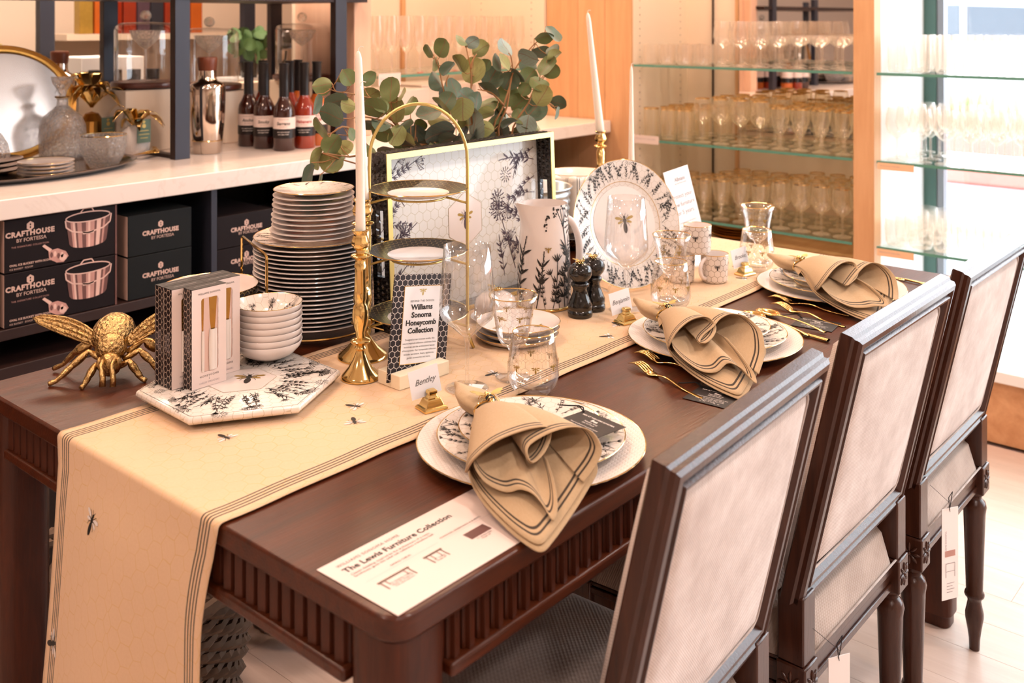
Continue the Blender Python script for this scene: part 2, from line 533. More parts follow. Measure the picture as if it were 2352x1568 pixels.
    A['copperlight'] = simple('rose print light', 'e3bcae', .5, 0, var=.15, vs=14)
    A['woodstand'] = woodmat('cake stand wood', '3c1a12', '6c3626', (20, 20, 60), .35, .3)
    A['woodstop'] = simple('walnut collar', '6a3520', .4, var=.2)
    A['woodblock'] = simple('cream painted wood', 'f2e2c4', .55, var=.03)
    A['bladegold'] = simple('spreader blade', 'c99a50', .25, .9, var=.05)
build_mats()

# ---------------------------------------------------------------- mesh helpers
class MB:
    def __init__(s):
        s.v = []; s.f = []; s.uv = []; s.mi = []
    def face(s, idx, uv=None, m=0):
        s.f.append(tuple(idx))
        s.uv.append(uv if uv else [(0, 0)] * len(idx))
        s.mi.append(m)
    def add(s, pts):
        n = len(s.v)
        s.v.extend([tuple(p) for p in pts])
        return n
    def quad(s, a, b, c, d, uv=None, m=0):
        n = s.add((a, b, c, d))
        s.face((n, n + 1, n + 2, n + 3), uv, m)
    def poly(s, pts, uv=None, m=0):
        n = s.add(pts)
        s.face(range(n, n + len(pts)), uv, m)
    def box(s, x0, x1, y0, y1, z0, z1, m=0, M=None):
        P = [Vector((x, y, z)) for x in (x0, x1) for y in (y0, y1) for z in (z0, z1)]
        if M is not None:
            P = [M @ p for p in P]
        n = s.add(P)
        dx, dy, dz = x1 - x0, y1 - y0, z1 - z0
        for q, (a, b) in (((0, 1, 3, 2), (dz, dy)), ((4, 6, 7, 5), (dy, dz)), ((0, 4, 5, 1), (dx, dz)),
                          ((2, 3, 7, 6), (dz, dx)), ((0, 2, 6, 4), (dy, dx)), ((1, 5, 7, 3), (dx, dy))):
            s.face([n + i for i in q], [(0, 0), (a, 0), (a, b), (0, b)], m)
        return s
    def lathe(s, prof, seg=32, c=(0, 0, 0), m=0, cap0=False, cap1=False, sx=1, sy=1, flute=None):
        n = len(s.v)
        k = len(prof)
        L = [0]
        for i in range(1, k):
            L.append(L[-1] + math.hypot(prof[i][0] - prof[i - 1][0], prof[i][1] - prof[i - 1][1]))
        R = max(p[0] for p in prof)
        for j in range(seg):
            a = 2 * pi * j / seg
            for i, (r, z) in enumerate(prof):
                rr = r * (flute(a, z) if flute else 1)
                s.v.append((c[0] + rr * cos(a) * sx, c[1] + rr * sin(a) * sy, c[2] + z))
        for j in range(seg):
            j2 = (j + 1) % seg
            u0, u1 = 2 * pi * R * j / seg, 2 * pi * R * (j + 1) / seg
            for i in range(k - 1):
                s.face((n + j * k + i, n + j2 * k + i, n + j2 * k + i + 1, n + j * k + i + 1),
                       [(u0, L[i]), (u1, L[i]), (u1, L[i + 1]), (u0, L[i + 1])], m)
        if cap0:
            s.face([n + j * k for j in reversed(range(seg))], None, m)
        if cap1:
            s.face([n + j * k + k - 1 for j in range(seg)], None, m)
        return s
    def tube(s, pts, r, seg=8, m=0, cap=True, closed=False, flat=None):
        pts = [Vector(p) for p in pts]
        K = len(pts)
        rs = r if isinstance(r, (list, tuple)) else [r] * K
        n = len(s.v)
        up = None
        for i, p in enumerate(pts):
            if closed:
                d = pts[(i + 1) % K] - pts[i - 1]
            else:
                d = pts[min(i + 1, K - 1)] - pts[max(i - 1, 0)]
            d.normalize()
            if up is None:
                up = Vector((0, 0, 1)) if abs(d.z) < .9 else Vector((1, 0, 0))
            side = d.cross(up)
            if side.length < 1e-6:
                side = d.cross(Vector((0, 1, 0)))
            side.normalize()
            up = side.cross(d).normalized()
            for j in range(seg):
                a = 2 * pi * j / seg
                fl = flat if flat else 1
                s.v.append(tuple(p + side * (cos(a) * rs[i]) + up * (sin(a) * rs[i] * fl)))
        rng = K if closed else K - 1
        for i in range(rng):
            i2 = (i + 1) % K
            for j in range(seg):
                j2 = (j + 1) % seg
                s.face((n + i * seg + j, n + i * seg + j2, n + i2 * seg + j2, n + i2 * seg + j),
                       [(j / seg, i * .02), ((j + 1) / seg, i * .02), ((j + 1) / seg, i * .02 + .02), (j / seg, i * .02 + .02)], m)
        if cap and not closed:
            s.face([n + j for j in reversed(range(seg))], None, m)
            s.face([n + (K - 1) * seg + j for j in range(seg)], None, m)
        return s
    def ell(s, c, r, seg=16, rings=10, m=0, M=None, bumpf=None):
        n = len(s.v)
        for i in range(rings + 1):
            th = pi * i / rings
            for j in range(seg):
                a = 2 * pi * j / seg
                q = Vector((sin(th) * cos(a), sin(th) * sin(a), cos(th)))
                k = bumpf(q) if bumpf else 1
                p = Vector((q.x * r[0] * k, q.y * r[1] * k, q.z * r[2] * k))
                if M is not None:
                    p = M @ p
                s.v.append(tuple(p + Vector(c)))
        for i in range(rings):
            for j in range(seg):
                j2 = (j + 1) % seg
                s.face((n + i * seg + j, n + (i + 1) * seg + j, n + (i + 1) * seg + j2, n + i * seg + j2), None, m)
        return s
    def grid(s, fn, nu, nv, uvf=None, m=0):
        n = len(s.v)
        for i in range(nu + 1):
            for j in range(nv + 1):
                s.v.append(tuple(fn(i / nu, j / nv)))
        for i in range(nu):
            for j in range(nv):
                q = (n + i * (nv + 1) + j, n + (i + 1) * (nv + 1) + j, n + (i + 1) * (nv + 1) + j + 1, n + i * (nv + 1) + j + 1)
                uv = [uvf(a / nu, b / nv) for a, b in ((i, j), (i + 1, j), (i + 1, j + 1), (i, j + 1))] if uvf else None
                s.face(q, uv, m)
        return s
    def mesh(s, name, smooth=40):
        me = bpy.data.meshes.new(name)
        me.from_pydata(s.v, [], s.f)
        uvl = me.uv_layers.new(name='UVMap')
        flat = [c for u in s.uv for p in u for c in p]
        uvl.data.foreach_set('uv', flat)
        if any(s.mi):
            me.polygons.foreach_set('material_index', s.mi)
        if smooth:
            me.polygons.foreach_set('use_smooth', [True] * len(me.polygons))
            me.update()
            if smooth < 180:
                me.set_sharp_from_angle(angle=radians(smooth))
        me.update()
        return me

def obj(name, mb, mat, parent=None, loc=(0, 0, 0), rot=(0, 0, 0), smooth=40, bevel=0, solid=0, subd=0, **tags):
    me = mb.mesh(name, smooth) if isinstance(mb, MB) else mb
    mats = mat if isinstance(mat, (list, tuple)) else [mat]
    if not me.materials:
        for m in mats:
            me.materials.append(MAT[m] if isinstance(m, str) else m)
    o = bpy.data.objects.new(name, me)
    COL.objects.link(o)
    o.location = loc
    o.rotation_euler = rot
    if parent is not None:
        o.parent = parent
    if solid:
        md = o.modifiers.new('thickness', 'SOLIDIFY')
        md.thickness = solid
        md.offset = 0
    if bevel:
        md = o.modifiers.new('bevel', 'BEVEL')
        md.width = bevel
        md.segments = 2
        md.limit_method = 'ANGLE'
        md.angle_limit = radians(50)
    if subd:
        md = o.modifiers.new('smooth', 'SUBSURF')
        md.levels = subd
        md.render_levels = subd
    for k, v in tags.items():
        o[k] = v
    return o

def tag(o, label, category, group=None, kind=None):
    o['label'] = label
    o['category'] = category
    if group:
        o['group'] = group
    if kind:
        o['kind'] = kind
    return o

def thing(name, label, category, loc=(0, 0, 0), rotz=0, group=None, rot=None):
    o = bpy.data.objects.new(name, None)
    o.empty_display_size = .03
    COL.objects.link(o)
    o.location = loc
    o.rotation_euler = rot if rot else (0, 0, rotz)
    return tag(o, label, category, group)

def struct(name, mb, mat, **k):
    o = obj(name, mb, mat, **k)
    o['kind'] = 'structure'
    return o

def dup(root, loc, rotz=None, label=None, group=None, scale=None, rot=None):
    kids = list(root.children)
    r = root.copy(); COL.objects.link(r)
    r.location = loc
    if rotz is not None:
        r.rotation_euler = (0, 0, rotz)
    if rot is not None:
        r.rotation_euler = rot
    if scale:
        r.scale = scale if isinstance(scale, tuple) else (scale,) * 3
    if label:
        r['label'] = label
    if group:
        r['group'] = group
    for ch in kids:
        c = ch.copy(); COL.objects.link(c); c.parent = r
        for g in ch.children:
            d = g.copy(); COL.objects.link(d); d.parent = c
    return r

def Bx(x0, x1, y0, y1, z0, z1, M=None):
    return MB().box(x0, x1, y0, y1, z0, z1, M=M)

def text_mesh(body, size=.01, align='CENTER', offset=0, shear=0, space=1.0, line=1.0, xs=1.0):
    cu = bpy.data.curves.new('t', 'FONT')
    cu.body = body
    cu.size = size
    cu.align_x = align
    cu.offset = offset
    cu.shear = shear
    cu.space_character = space
    cu.space_line = line
    cu.resolution_u = 2
    to = bpy.data.objects.new('t', cu)
    me = bpy.data.meshes.new_from_object(to)
    bpy.data.objects.remove(to)
    bpy.data.curves.remove(cu)
    if xs != 1.0:
        me.transform(Matrix.Scale(xs, 4, (1, 0, 0)))
    return me

def text(name, body, mat, M, parent=None, **k):
    """flat lettering; M places the XY plane of the text in the parent's space"""
    me = text_mesh(body, **k)
    me.transform(M)
    me.materials.clear()
    return obj(name, me, mat, parent, smooth=0)

def frame_m(origin, xdir, ydir):
    x = Vector(xdir).normalized(); y = Vector(ydir).normalized(); z = x.cross(y)
    M = Matrix(((x.x, y.x, z.x, origin[0]), (x.y, y.y, z.y, origin[1]), (x.z, y.z, z.z, origin[2]), (0, 0, 0, 1)))
    return M

# ---------------------------------------------------------------- printed flora (flat ink on real surfaces)
def line2(P, pts, w):
    for a, b in zip(pts[:-1], pts[1:]):
        dx, dy = b[0] - a[0], b[1] - a[1]
        l = math.hypot(dx, dy) or 1e-9
        nx, ny = -dy / l * w / 2, dx / l * w / 2
        P.append([(a[0] - nx, a[1] - ny), (b[0] - nx, b[1] - ny), (b[0] + nx, b[1] + ny), (a[0] + nx, a[1] + ny)])
def leaf2(P, x, y, a, l, w):
    ca, sa = cos(a), sin(a)
    pts = [(0, 0), (.3 * l, w), (.7 * l, w * .8), (l, 0), (.7 * l, -w * .3), (.3 * l, -w * .35)]
    P.append([(x + px * ca - py * sa, y + px * sa + py * ca) for px, py in pts])
def dot2(P, x, y, r, n=5, ph=0):
    P.append([(x + r * cos(2 * pi * i / n + ph), y + r * sin(2 * pi * i / n + ph)) for i in range(n)])
def sprig2(P, rnd, x, y, a, h, kind):
    """one drawn plant growing from x,y in direction a, height h"""
    w = h * .013 + .0003
    bend = rnd.uniform(-.5, .5)
    pts = []
    px, py, aa = x, y, a
    n = 7
    for i in range(n + 1):
        pts.append((px, py, aa))
        px += cos(aa) * h / n; py += sin(aa) * h / n
        aa += bend / n
    line2(P, [(p[0], p[1]) for p in pts], w)
    tx, ty, ta = pts[-1]
    if kind == 0:      # umbel
        for k in range(11):
            b = ta + (k - 5) * .28
            l = h * .26 * rnd.uniform(.8, 1.1)
            ex, ey = tx + cos(b) * l, ty + sin(b) * l
            line2(P, [(tx, ty), (ex, ey)], w * .7)
            for q in range(3):
                dot2(P, ex + rnd.uniform(-1, 1) * h * .04, ey + rnd.uniform(-1, 1) * h * .04, h * .016, 4, rnd.random() * 3)
    elif kind == 1:    # dense spike
        for k in range(26):
            f = k / 26
            i = min(n, int(3 + f * (n - 3)))
            qx, qy, qa = pts[i]
            s = h * .07 * (1.15 - f)
            qx += cos(qa) * h / n * (f * 4 % 1); qy += sin(qa) * h / n * (f * 4 % 1)
            leaf2(P, qx + rnd.uniform(-.4, .4) * s, qy + rnd.uniform(-.4, .4) * s, qa + rnd.choice((-1, 1)) * rnd.uniform(.3, 1.0), s, s * .3)
    elif kind == 2:    # round flower of petal strokes
        R = h * .19
        cx, cy2 = tx + cos(ta) * R, ty + sin(ta) * R
        for ring, cnt in ((1, 13), (.62, 9), (.3, 5)):
            for k in range(cnt):
                b = 2 * pi * k / cnt + ring
                r0, r1 = R * ring * .62, R * ring
                leaf2(P, cx + cos(b) * r0, cy2 + sin(b) * r0, b, r1 - r0 + R * .08, R * .09)
    elif kind == 3:    # tulip-like bud
        for k in (-.45, -.15, .15, .45):
            leaf2(P, tx, ty, ta + k, h * .17, h * .035)
    else:              # fern tips
        for k in (-.7, -.35, 0, .35, .7):
            leaf2(P, tx, ty, ta + k, h * .2, h * .02)
    for i in range(1, n - 1):
        qx, qy, qa = pts[i]
        for sgn in (-1, 1):
            if rnd.random() < .75:
                if kind in (0, 2, 4):
                    for q in range(3):
                        leaf2(P, qx, qy, qa + sgn * (.5 + .35 * q), h * (.17 - .03 * q), h * .016)
                else:
                    leaf2(P, qx, qy, qa + sgn * rnd.uniform(.5, .9), h * .19, h * .028)
def bee2(s):
    """bee seen from above: dark body polys, wing polys"""
    B, W = [], []
    B.append([(s * .13 * cos(t), s * (-.22) + s * .3 * sin(t)) for t in [i * pi / 5 for i in range(10)]])
    B.append([(s * .12 * cos(t), s * .16 + s * .13 * sin(t)) for t in [i * pi / 4 for i in range(8)]])
    B.append([(s * .08 * cos(t), s * .34 + s * .08 * sin(t)) for t in [i * pi / 4 for i in range(8)]])
    for k in (-1, 1):
        for a in (.9, .2, -.5):
            line2(B, [(k * s * .08, s * (.12 + a * .1)), (k * s * .24, s * (.14 + a * .3)), (k * s * .3, s * (.05 + a * .45))], s * .022)
        line2(B, [(k * s * .03, s * .4), (k * s * .12, s * .54)], s * .02)
        for (x, y, l, w, a) in ((.08, .2, .55, .1, .25), (.08, .12, .4, .08, -.25)):
            ca, sa = cos(a), sin(a)
            W.append([(k * s * (x + px * ca - py * sa), s * (y + px * sa + py * ca)) for px, py in
                      ((0, 0), (.4 * l, w), (.85 * l, w * .9), (l, 0), (.8 * l, -w * .6), (.4 * l, -w * .5))][::k])
    return B, W
def print_mb(P, fn, m=0, mb=None, uvk=1):
    mb = mb or MB()
    for poly in P:
        mb.poly([fn(*p) for p in poly], None, m)
    return mb
def garland(seed, n, width, h0, h1, y0=0.0, kinds=(0, 1, 2, 3, 4, 1, 0, 4), lean=.8):
    """n sprigs along 0..width growing up (+y)"""
    rnd = random.Random(seed)
    P = []
    for i in range(n):
        x = (i + .5 + rnd.uniform(-.3, .3)) * width / n
        sprig2(P, rnd, x, y0 + rnd.uniform(0, .1) * h0, pi / 2 + rnd.uniform(-lean, lean), rnd.uniform(h0, h1), kinds[i % len(kinds)])
    return P
# ================================================================ the setting
FX0, FX1, FY0, FY1 = -5.0, 3.66, -4.2, 4.4
fl = struct('floor', Bx(FX0, FX1, FY0, FY1, FZ - .06, FZ - .012), 'floorplank')
struct('ceiling', Bx(FX0, FX1, FY0, FY1, 3.0, 3.06), 'ceil')
struct('wall_back', Bx(FX0, FX1, FY1, FY1 + .06, FZ, 3.0), 'wall')
struct('wall_front', Bx(FX0, FX1, FY0 - .06, FY0, FZ, 3.0), 'wall')
struct('wall_left', Bx(FX0 - .06, FX0, FY0, FY1, FZ, 3.0), 'wall')
w = MB()
w.box(3.66, 3.74, .663, FY1, FZ, 3.0)
w.box(3.66, 3.74, FY0, -3.6, FZ, 3.0)
w.box(3.66, 3.74, -3.6, .663, FZ, .10)
w.box(3.66, 3.74, -3.6, .663, 2.72, 3.0)
struct('wall_right', w, 'wall')
# floor boards (long pieces running across the room, recessed joints), parts of the floor
rnd = random.Random(4)
pl = None
for i in range(23):
    x0 = -.1 + i * .14
    y = -1.9 + rnd.uniform(0, .7)
    while y < 1.85:
        L = min(1.25, 1.9 - y)
        b = Bx(-.0697, .0697, 0, L - .0007, -.012, 0)
        if L < .2:
            break
        o = obj('floor_board', b, 'floorplank', fl, loc=(x0, y, FZ), bevel=.0004, smooth=0)
        y += L
rest = MB()
rest.box(FX0, -.17, FY0, FY1, FZ - .012, FZ - .001)
rest.box(3.125, FX1, FY0, FY1, FZ - .012, FZ - .001)
rest.box(-.17, 3.125, FY0, -1.9, FZ - .012, FZ - .001)
rest.box(-.17, 3.125, 1.92, FY1, FZ - .012, FZ - .001)
obj('floor_border', rest, 'floorplank', fl, kind='stuff')

# window wall
wf = MB()
wf.box(3.60, 3.66, .614, .663, .10, 2.72)
win = struct('window_1', wf, 'green')
al = MB()
al.box(3.61, 3.655, .585, .614, .10, 2.72)
al.box(3.61, 3.655, -1.03, -.99, .10, 2.72)
al.box(3.61, 3.655, -2.33, -2.29, .10, 2.72)
al.box(3.61, 3.655, -3.6, -3.56, .10, 2.72)
al.box(3.61, 3.655, -3.56, .585, 2.68, 2.72)
al.box(3.61, 3.655, -3.56, .585, .10, .14)
obj('window_frame', al, 'grey', win)
for y0, y1 in ((-.99, .585), (-2.29, -1.03), (-3.56, -2.33)):
    obj('window_pane', Bx(3.628, 3.634, y0, y1, .14, 2.68), 'paneglass', win, smooth=0)

# outside, seen through the panes
gnd = struct('ground_outside', Bx(3.8, 40, -25, 25, FZ - .12, FZ - .1), 'asphalt')
pb = thing('planter_bed', 'low hedge of fresh green grass in a red kerbed bed outside the window', 'hedge', (10.0, 2.0, FZ - .1))
obj('kerb', Bx(-.5, .5, -6, 6, 0, .69), 'terracotta', pb, bevel=.03)
hb = MB()
rnd = random.Random(8)
for i in range(2600):
    y = rnd.uniform(-5.9, 5.9); x = rnd.uniform(-.45, .45)
    h = rnd.uniform(.16, .33); a = rnd.uniform(0, pi); l = rnd.uniform(-.14, .14)
    hb.poly([(x - .02 * cos(a), y - .02 * sin(a), .67), (x + .02 * cos(a), y + .02 * sin(a), .67), (x + l, y + l * .6, .68 + h)])
obj('grass_blades', hb, 'grass', pb, smooth=0, kind='stuff')
car = thing('parked_car', 'silver car parked outside beyond the green bed', 'car', (13.6, 3.1, FZ - .1))
car.scale = (1.2, 1.2, 1.22)
side = [(-2.2, .35), (-2.25, .75), (-2.05, .98), (-1.2, 1.06), (-.55, 1.5), (.75, 1.54), (1.45, 1.12), (2.15, 1.0), (2.25, .7), (2.2, .35)]
cb = MB()
n = len(side)
for s_ in (-1, 1):
    cb.poly([(s_ * .82, y, z) for y, z in (side if s_ > 0 else side[::-1])])
for i in range(n):
    a, b = side[i], side[(i + 1) % n]
    cb.quad((-.82, *a), (-.82, *b), (.82, *b), (.82, *a))
obj('car_body', cb, 'carpaint', car, smooth=0, bevel=.05)
cw = MB()
cw.poly([(-.835, y, z) for y, z in ((-1.05, 1.08), (-.5, 1.43), (.05, 1.45), (.05, 1.08))])
cw.poly([(-.835, y, z) for y, z in ((.12, 1.08), (.12, 1.46), (.72, 1.46), (1.25, 1.12))])
obj('side_window', cw, 'carglass', car, smooth=0, solid=.01)
for y in (-1.4, 1.4):
    obj('wheel', MB().lathe([(.0, -.1), (.2, -.1), (.33, -.08), (.33, .08), (.2, .1), (0, .1)], 24), 'tyre', car, loc=(-.75, y, .33), rot=(0, pi / 2, 0))

# ---------------- shelving joinery on the far wall and the back bay
pil = struct('trim_1', Bx(3.065, 3.6, 1.80, 2.21, FZ, 3.0), 'pine')
for a, b in ((1.762, 1.905), (1.907, 2.06), (2.062, 2.249)):
    obj('board', Bx(3.05, 3.066, a, b, FZ, 2.98), 'pine', pil, smooth=0, bevel=.0015)
obj('board', Bx(3.066, 3.60, 1.762, 1.80, FZ, 2.98), 'panel', pil, smooth=0, label='cream painted return board')
obj('board', Bx(3.066, 3.60, 2.21, 2.249, FZ, 2.98), 'panel', pil, smooth=0, label='cream painted return board')
struct('trim_2', Bx(3.05, 3.12, .661, .742, .17, 2.98), 'pine', bevel=.002)
struct('trim_3', Bx(1.853, 1.94, 2.249, 2.30, CZ, 2.98), 'pale', bevel=.002)
struct('trim_4', Bx(3.12, 3.60, .663, .70, .17, 2.98), 'paintwhite')
wp = struct('wall_panel', Bx(3.54, 3.56, .70, 1.762, .17, 2.98), 'panel')
obj('mirror_panel', Bx(3.532, 3.54, .704, 1.485, .885, 2.9), 'mirror', wp, smooth=0)
obj('batten', Bx(3.526, 3.54, 1.485, 1.50, .3, 2.9), 'pine', wp, smooth=0)
obj('batten', Bx(3.526, 3.54, 1.618, 1.622, .3, 2.9), 'darksteel', wp, smooth=0)
ph = MB()
for yy, xx in ((1.7615, 3.12), (1.7615, 3.47)):
    for k in range(60):
        ph.box(xx - .002, xx + .002, yy - .0012, yy, .3 + k * .032, .304 + k * .032)
obj('peg_holes', ph, 'darksteel', wp, smooth=0, kind='stuff')
# back bay
bw = struct('wall_bay', Bx(1.94, 3.05, 2.736, 2.76, CZ, 2.98), 'panel')
obj('batten', Bx(2.548, 2.572, 2.722, 2.736, CZ, 2.9), 'pine', bw, smooth=0)
obj('side_panel', Bx(3.035, 3.05, 2.25, 2.736, CZ, 2.98), 'panel', bw, smooth=0)
obj('side_panel', Bx(1.94, 1.95, 2.30, 2.736, CZ, 2.98), 'pale', bw, smooth=0)
ph = MB()
for k in range(40):
    for yy in (2.33, 2.66):
        ph.box(3.0335, 3.0352, yy - .002, yy + .002, 1.0 + k * .032, 1.004 + k * .032)
obj('peg_holes', ph, 'darksteel', bw, smooth=0, kind='stuff')
# low base cabinet under the far shelving and the window
bc = thing('window_base_cabinet', 'long low oak base cabinet under the window shelving', 'cabinet', (0, 0, 0))
obj('front_panel', Bx(3.07, 3.10, -3.6, 1.76, FZ + .005, .13), 'oakfront', bc)
obj('cabinet_top', Bx(3.05, 3.60, -3.6, 1.76, .13, .17), 'paintwhite', bc, bevel=.003)
lc = thing('lower_shelf_cabinet', 'pinkish wooden cabinet below the lowest glass shelf', 'cabinet', (0, 0, 0))
obj('cabinet_front', Bx(3.14, 3.16, .745, 1.755, .17, .42), 'oakfront', lc)
obj('cabinet_top', Bx(3.14, 3.52, .745, 1.755, .42, .44), 'oakfront', lc, bevel=.003)

# glass shelves
def gshelf(x0, x1, y0, y1, z, label, edge):
    s = thing('glass_shelf', label, 'shelf', (x0, y0, z - .01))
    obj('shelf_pane', Bx(0, x1 - x0, 0, y1 - y0, 0, .009), 'shelfglass', s, smooth=0)
    if edge == 'x':
        obj('polished_edge', Bx(-.001, 0, 0, y1 - y0, -.0005, .0098), 'glassedge', s, smooth=0)
    else:
        obj('polished_edge', Bx(0, x1 - x0, -.001, 0, -.0005, .0098), 'glassedge', s, smooth=0)
    return s
SH = (1.20, .868, .545)
for z, w_ in zip(SH, ('upper', 'middle', 'lowest')):
    gshelf(3.06, 3.52, .75, 1.755, z, '%s glass shelf of drinking glasses between the two wooden posts' % w_, 'x')
    gshelf(3.06, 3.52, -3.4, .655, z, '%s glass shelf of glasses in front of the bright window' % w_, 'x')
gshelf(1.99, 3.03, 2.27, 2.72, 1.172, 'glass shelf of champagne flutes behind the eucalyptus', 'y')

# ---------------- background glassware, one mesh each
def gl_prof(kind):
    if kind == 'flute':
        return [(.034, 0), (.034, .002), (.006, .006), (.004, .02), (.004, .085), (.012, .095), (.022, .115), (.027, .15), (.026, .20), (.022, .245)]
    if kind == 'tumbler':
        return [(0, .004), (.030, .003), (.034, .012), (.037, .05), (.036, .085)]
    if kind == 'wine':
        return [(.034, 0), (.034, .002), (.006, .006), (.004, .02), (.004, .075), (.014, .083), (.033, .10), (.039, .125), (.036, .16), (.031, .185)]
    if kind == 'coupe':
        return [(.036, 0), (.036, .002), (.006, .007), (.004, .02), (.004, .10), (.012, .108), (.034, .12), (.047, .145), (.048, .155)]
    if kind == 'goblet':
        return [(.034, 0), (.034, .003), (.010, .010), (.007, .02), (.011, .03), (.006, .038), (.010, .046), (.007, .056), (.016, .066), (.028, .09), (.034, .13), (.037, .165)]
    if kind == 'highball':
        return [(0, .004), (.028, .003), (.031, .01), (.033, .07), (.034, .13)]
GL = {}
def bgl(kind, mat):
    if (kind, mat) not in GL:
        pf = gl_prof(kind)
        mb = MB().lathe(pf, 16)
        if mat == 'amberglass':
            r_, z_ = pf[-1]
            mb.lathe([(r_ + .0003, z_ - .004), (r_ + .0004, z_ + .0006), (r_ - .0006, z_ + .0006)], 16, m=1)
        me = mb.mesh('glass_' + kind)
        me.materials.append(MAT[mat])
        me.materials.append(MAT['goldrim'])
        GL[(kind, mat)] = me
    return GL[(kind, mat)]
GNAME = {'flute': 'champagne_flute', 'tumbler': 'glass_tumbler', 'wine': 'wine_glass_small', 'coupe': 'coupe_glass', 'goblet': 'glass_goblet', 'highball': 'highball_glass'}
GCAT = {'flute': 'glass', 'tumbler': 'glass', 'wine': 'glass', 'coupe': 'glass', 'goblet': 'glass', 'highball': 'glass'}
def place_gl(kind, mat, x, y, z, label, group, s=1.0):
    o = bpy.data.objects.new(GNAME[kind], bgl(kind, mat))
    COL.objects.link(o)
    o.location = (x, y, z)
    o.rotation_euler = (0, 0, (x * 7 + y * 13) % 3)
    o.scale = (s, s, s)
    tag(o, label, 'glass', group)
rnd = random.Random(12)
plan = {SH[0]: ((1.40, 'tumbler', 'bgglass', 'low clear tumblers at the left end of the upper glass shelf'),
                (1.08, 'wine', 'bgglass', 'clear stemmed wine glasses mid way along the upper glass shelf'),
                (0, 'coupe', 'bgglass', 'wide clear coupes at the right end of the upper glass shelf')),
        SH[1]: ((1.50, 'highball', 'amberglass', 'gold tinted tall tumblers at the left of the middle glass shelf'),
                (1.15, 'wine', 'amberglass', 'gold tinted wine glasses along the middle glass shelf'),
                (0, 'goblet', 'amberglass', 'gold rimmed ball stem goblets at the right of the middle glass shelf')),
        SH[2]: ((1.45, 'highball', 'amberglass', 'gold rimmed highballs at the left of the lowest glass shelf'),
                (1.10, 'goblet', 'amberglass', 'gold rimmed goblets along the lowest glass shelf'),
                (0, 'wine', 'amberglass', 'gold rimmed wine glasses at the right of the lowest glass shelf'))}
for z, segs in plan.items():
    for row in range(4):
        for k in range(11):
            y = 1.70 - k * .089 - (row % 2) * .02
            for lim, kind, mat, lab in segs:
                if y > lim:
                    break
            place_gl(kind, mat, 3.12 + row * .105, y + rnd.uniform(-.004, .004), z, lab, lab, .86 if kind == 'coupe' else 1.04)
for z, kind, lab in ((SH[0], 'highball', 'clear highballs in front of the window on its upper glass shelf'),
                     (SH[1], 'wine', 'clear wine glasses in front of the window on its middle glass shelf'),
                     (SH[2], 'tumbler', 'clear tumblers in front of the window on its lowest glass shelf')):
    for row in range(4):
        for k in range(8):
            place_gl(kind, 'bgglass', 3.12 + row * .105, .60 - k * .088, z, lab, lab, 1.08 if kind != 'tumbler' else 1.2)
for row in range(3):
    for k in range(12):
        lab = 'clear champagne flutes on the glass shelf behind the eucalyptus'
        place_gl('flute', 'bgglass', 2.05 + k * .082 + (row % 2) * .03, 2.34 + row * .12, 1.172, lab, lab, 1.0)
# little red feet stickers of the flutes: red coasters between them
for k, (x, y) in enumerate(((2.12, 2.30), (2.27, 2.31), (2.40, 2.30), (2.49, 2.33), (2.62, 2.31), (2.86, 2.33), (2.98, 2.31))):
    o = obj('red_ribbon', Bx(-.022, .022, -.006, .006, 0, .003), 'inkred', None, loc=(x, y, 1.173), rot=(0, 0, .4 * (k % 3)))
    tag(o, 'short red ribbons lying at the feet of the champagne flutes', 'ribbon', 'red ribbons among the flutes')

# shelf labels
def shelf_label(o3, w_, h_, lab, mat='peachcard', ax='y'):
    t = thing('shelf_label', lab, 'label', o3)
    if ax == 'y':
        obj('label_card', Bx(-.0015, 0, -w_, 0, -h_, 0), mat, t)
        text('label_text', 'Glassware for every table', 'inkpale', frame_m((-.002, -.008, -h_ * .5), (0, -1, 0), (0, 0, 1)), t, size=h_ * .28, align='LEFT')
    else:
        obj('label_card', Bx(0, w_, -.0015, 0, -h_, 0), mat, t)
        text('label_text', 'Flutes and stems', 'inkpale', frame_m((.008, -.002, -h_ * .5), (1, 0, 0), (0, 0, 1)), t, size=h_ * .22, align='LEFT')
    return t
shelf_label((3.056, .650, .862), .135, .026, 'peach paper label on the middle window shelf')
shelf_label((3.056, .652, .538), .137, .027, 'peach paper label on the lowest window shelf')
shelf_label((3.056, 1.749, .885), .13, .036, 'cream paper label on the middle shelf beside the wide pillar', 'paper2')
shelf_label((1.99, 2.262, 1.182), .12, .05, 'white label card at the left end of the flute shelf', 'paper2', 'x')
# white gift cartons below the flutes
for k, (x0, x1, y, z0, z1, lab) in enumerate(((2.03, 2.37, 2.36, .945, 1.10, 'large white carton below the flutes, leftmost'),
                                          (2.385, 2.70, 2.42, .945, 1.11, 'white carton below the flutes, in the middle'),
                                          (2.72, 3.02, 2.40, .945, 1.10, 'white carton below the flutes, beside the pillar'))):
    c = thing('white_carton', lab, 'box', (x0, y, z0), group='white cartons below the flutes')
    obj('carton_body', Bx(0, x1 - x0, 0, .25, 0, z1 - z0), 'paper2', c, bevel=.003)
    obj('carton_lid_line', Bx(-.001, x1 - x0 + .001, -.001, .251, .09, .092), 'inkpale', c, smooth=0)
# woven gold rimmed trays in the lowest bay
for k in range(4):
    o = obj('rimmed_tray', MB().lathe([(0, 0), (.10, 0), (.125, .014), (.13, .022), (.124, .018), (.1, .005), (0, .005)], 28), 'bronzegold', None, loc=(3.32, 1.36, .441 + k * .011))
    tag(o, 'bronze rimmed tray stacked below the lowest glass shelf', 'tray', 'bronze trays below the lowest shelf')

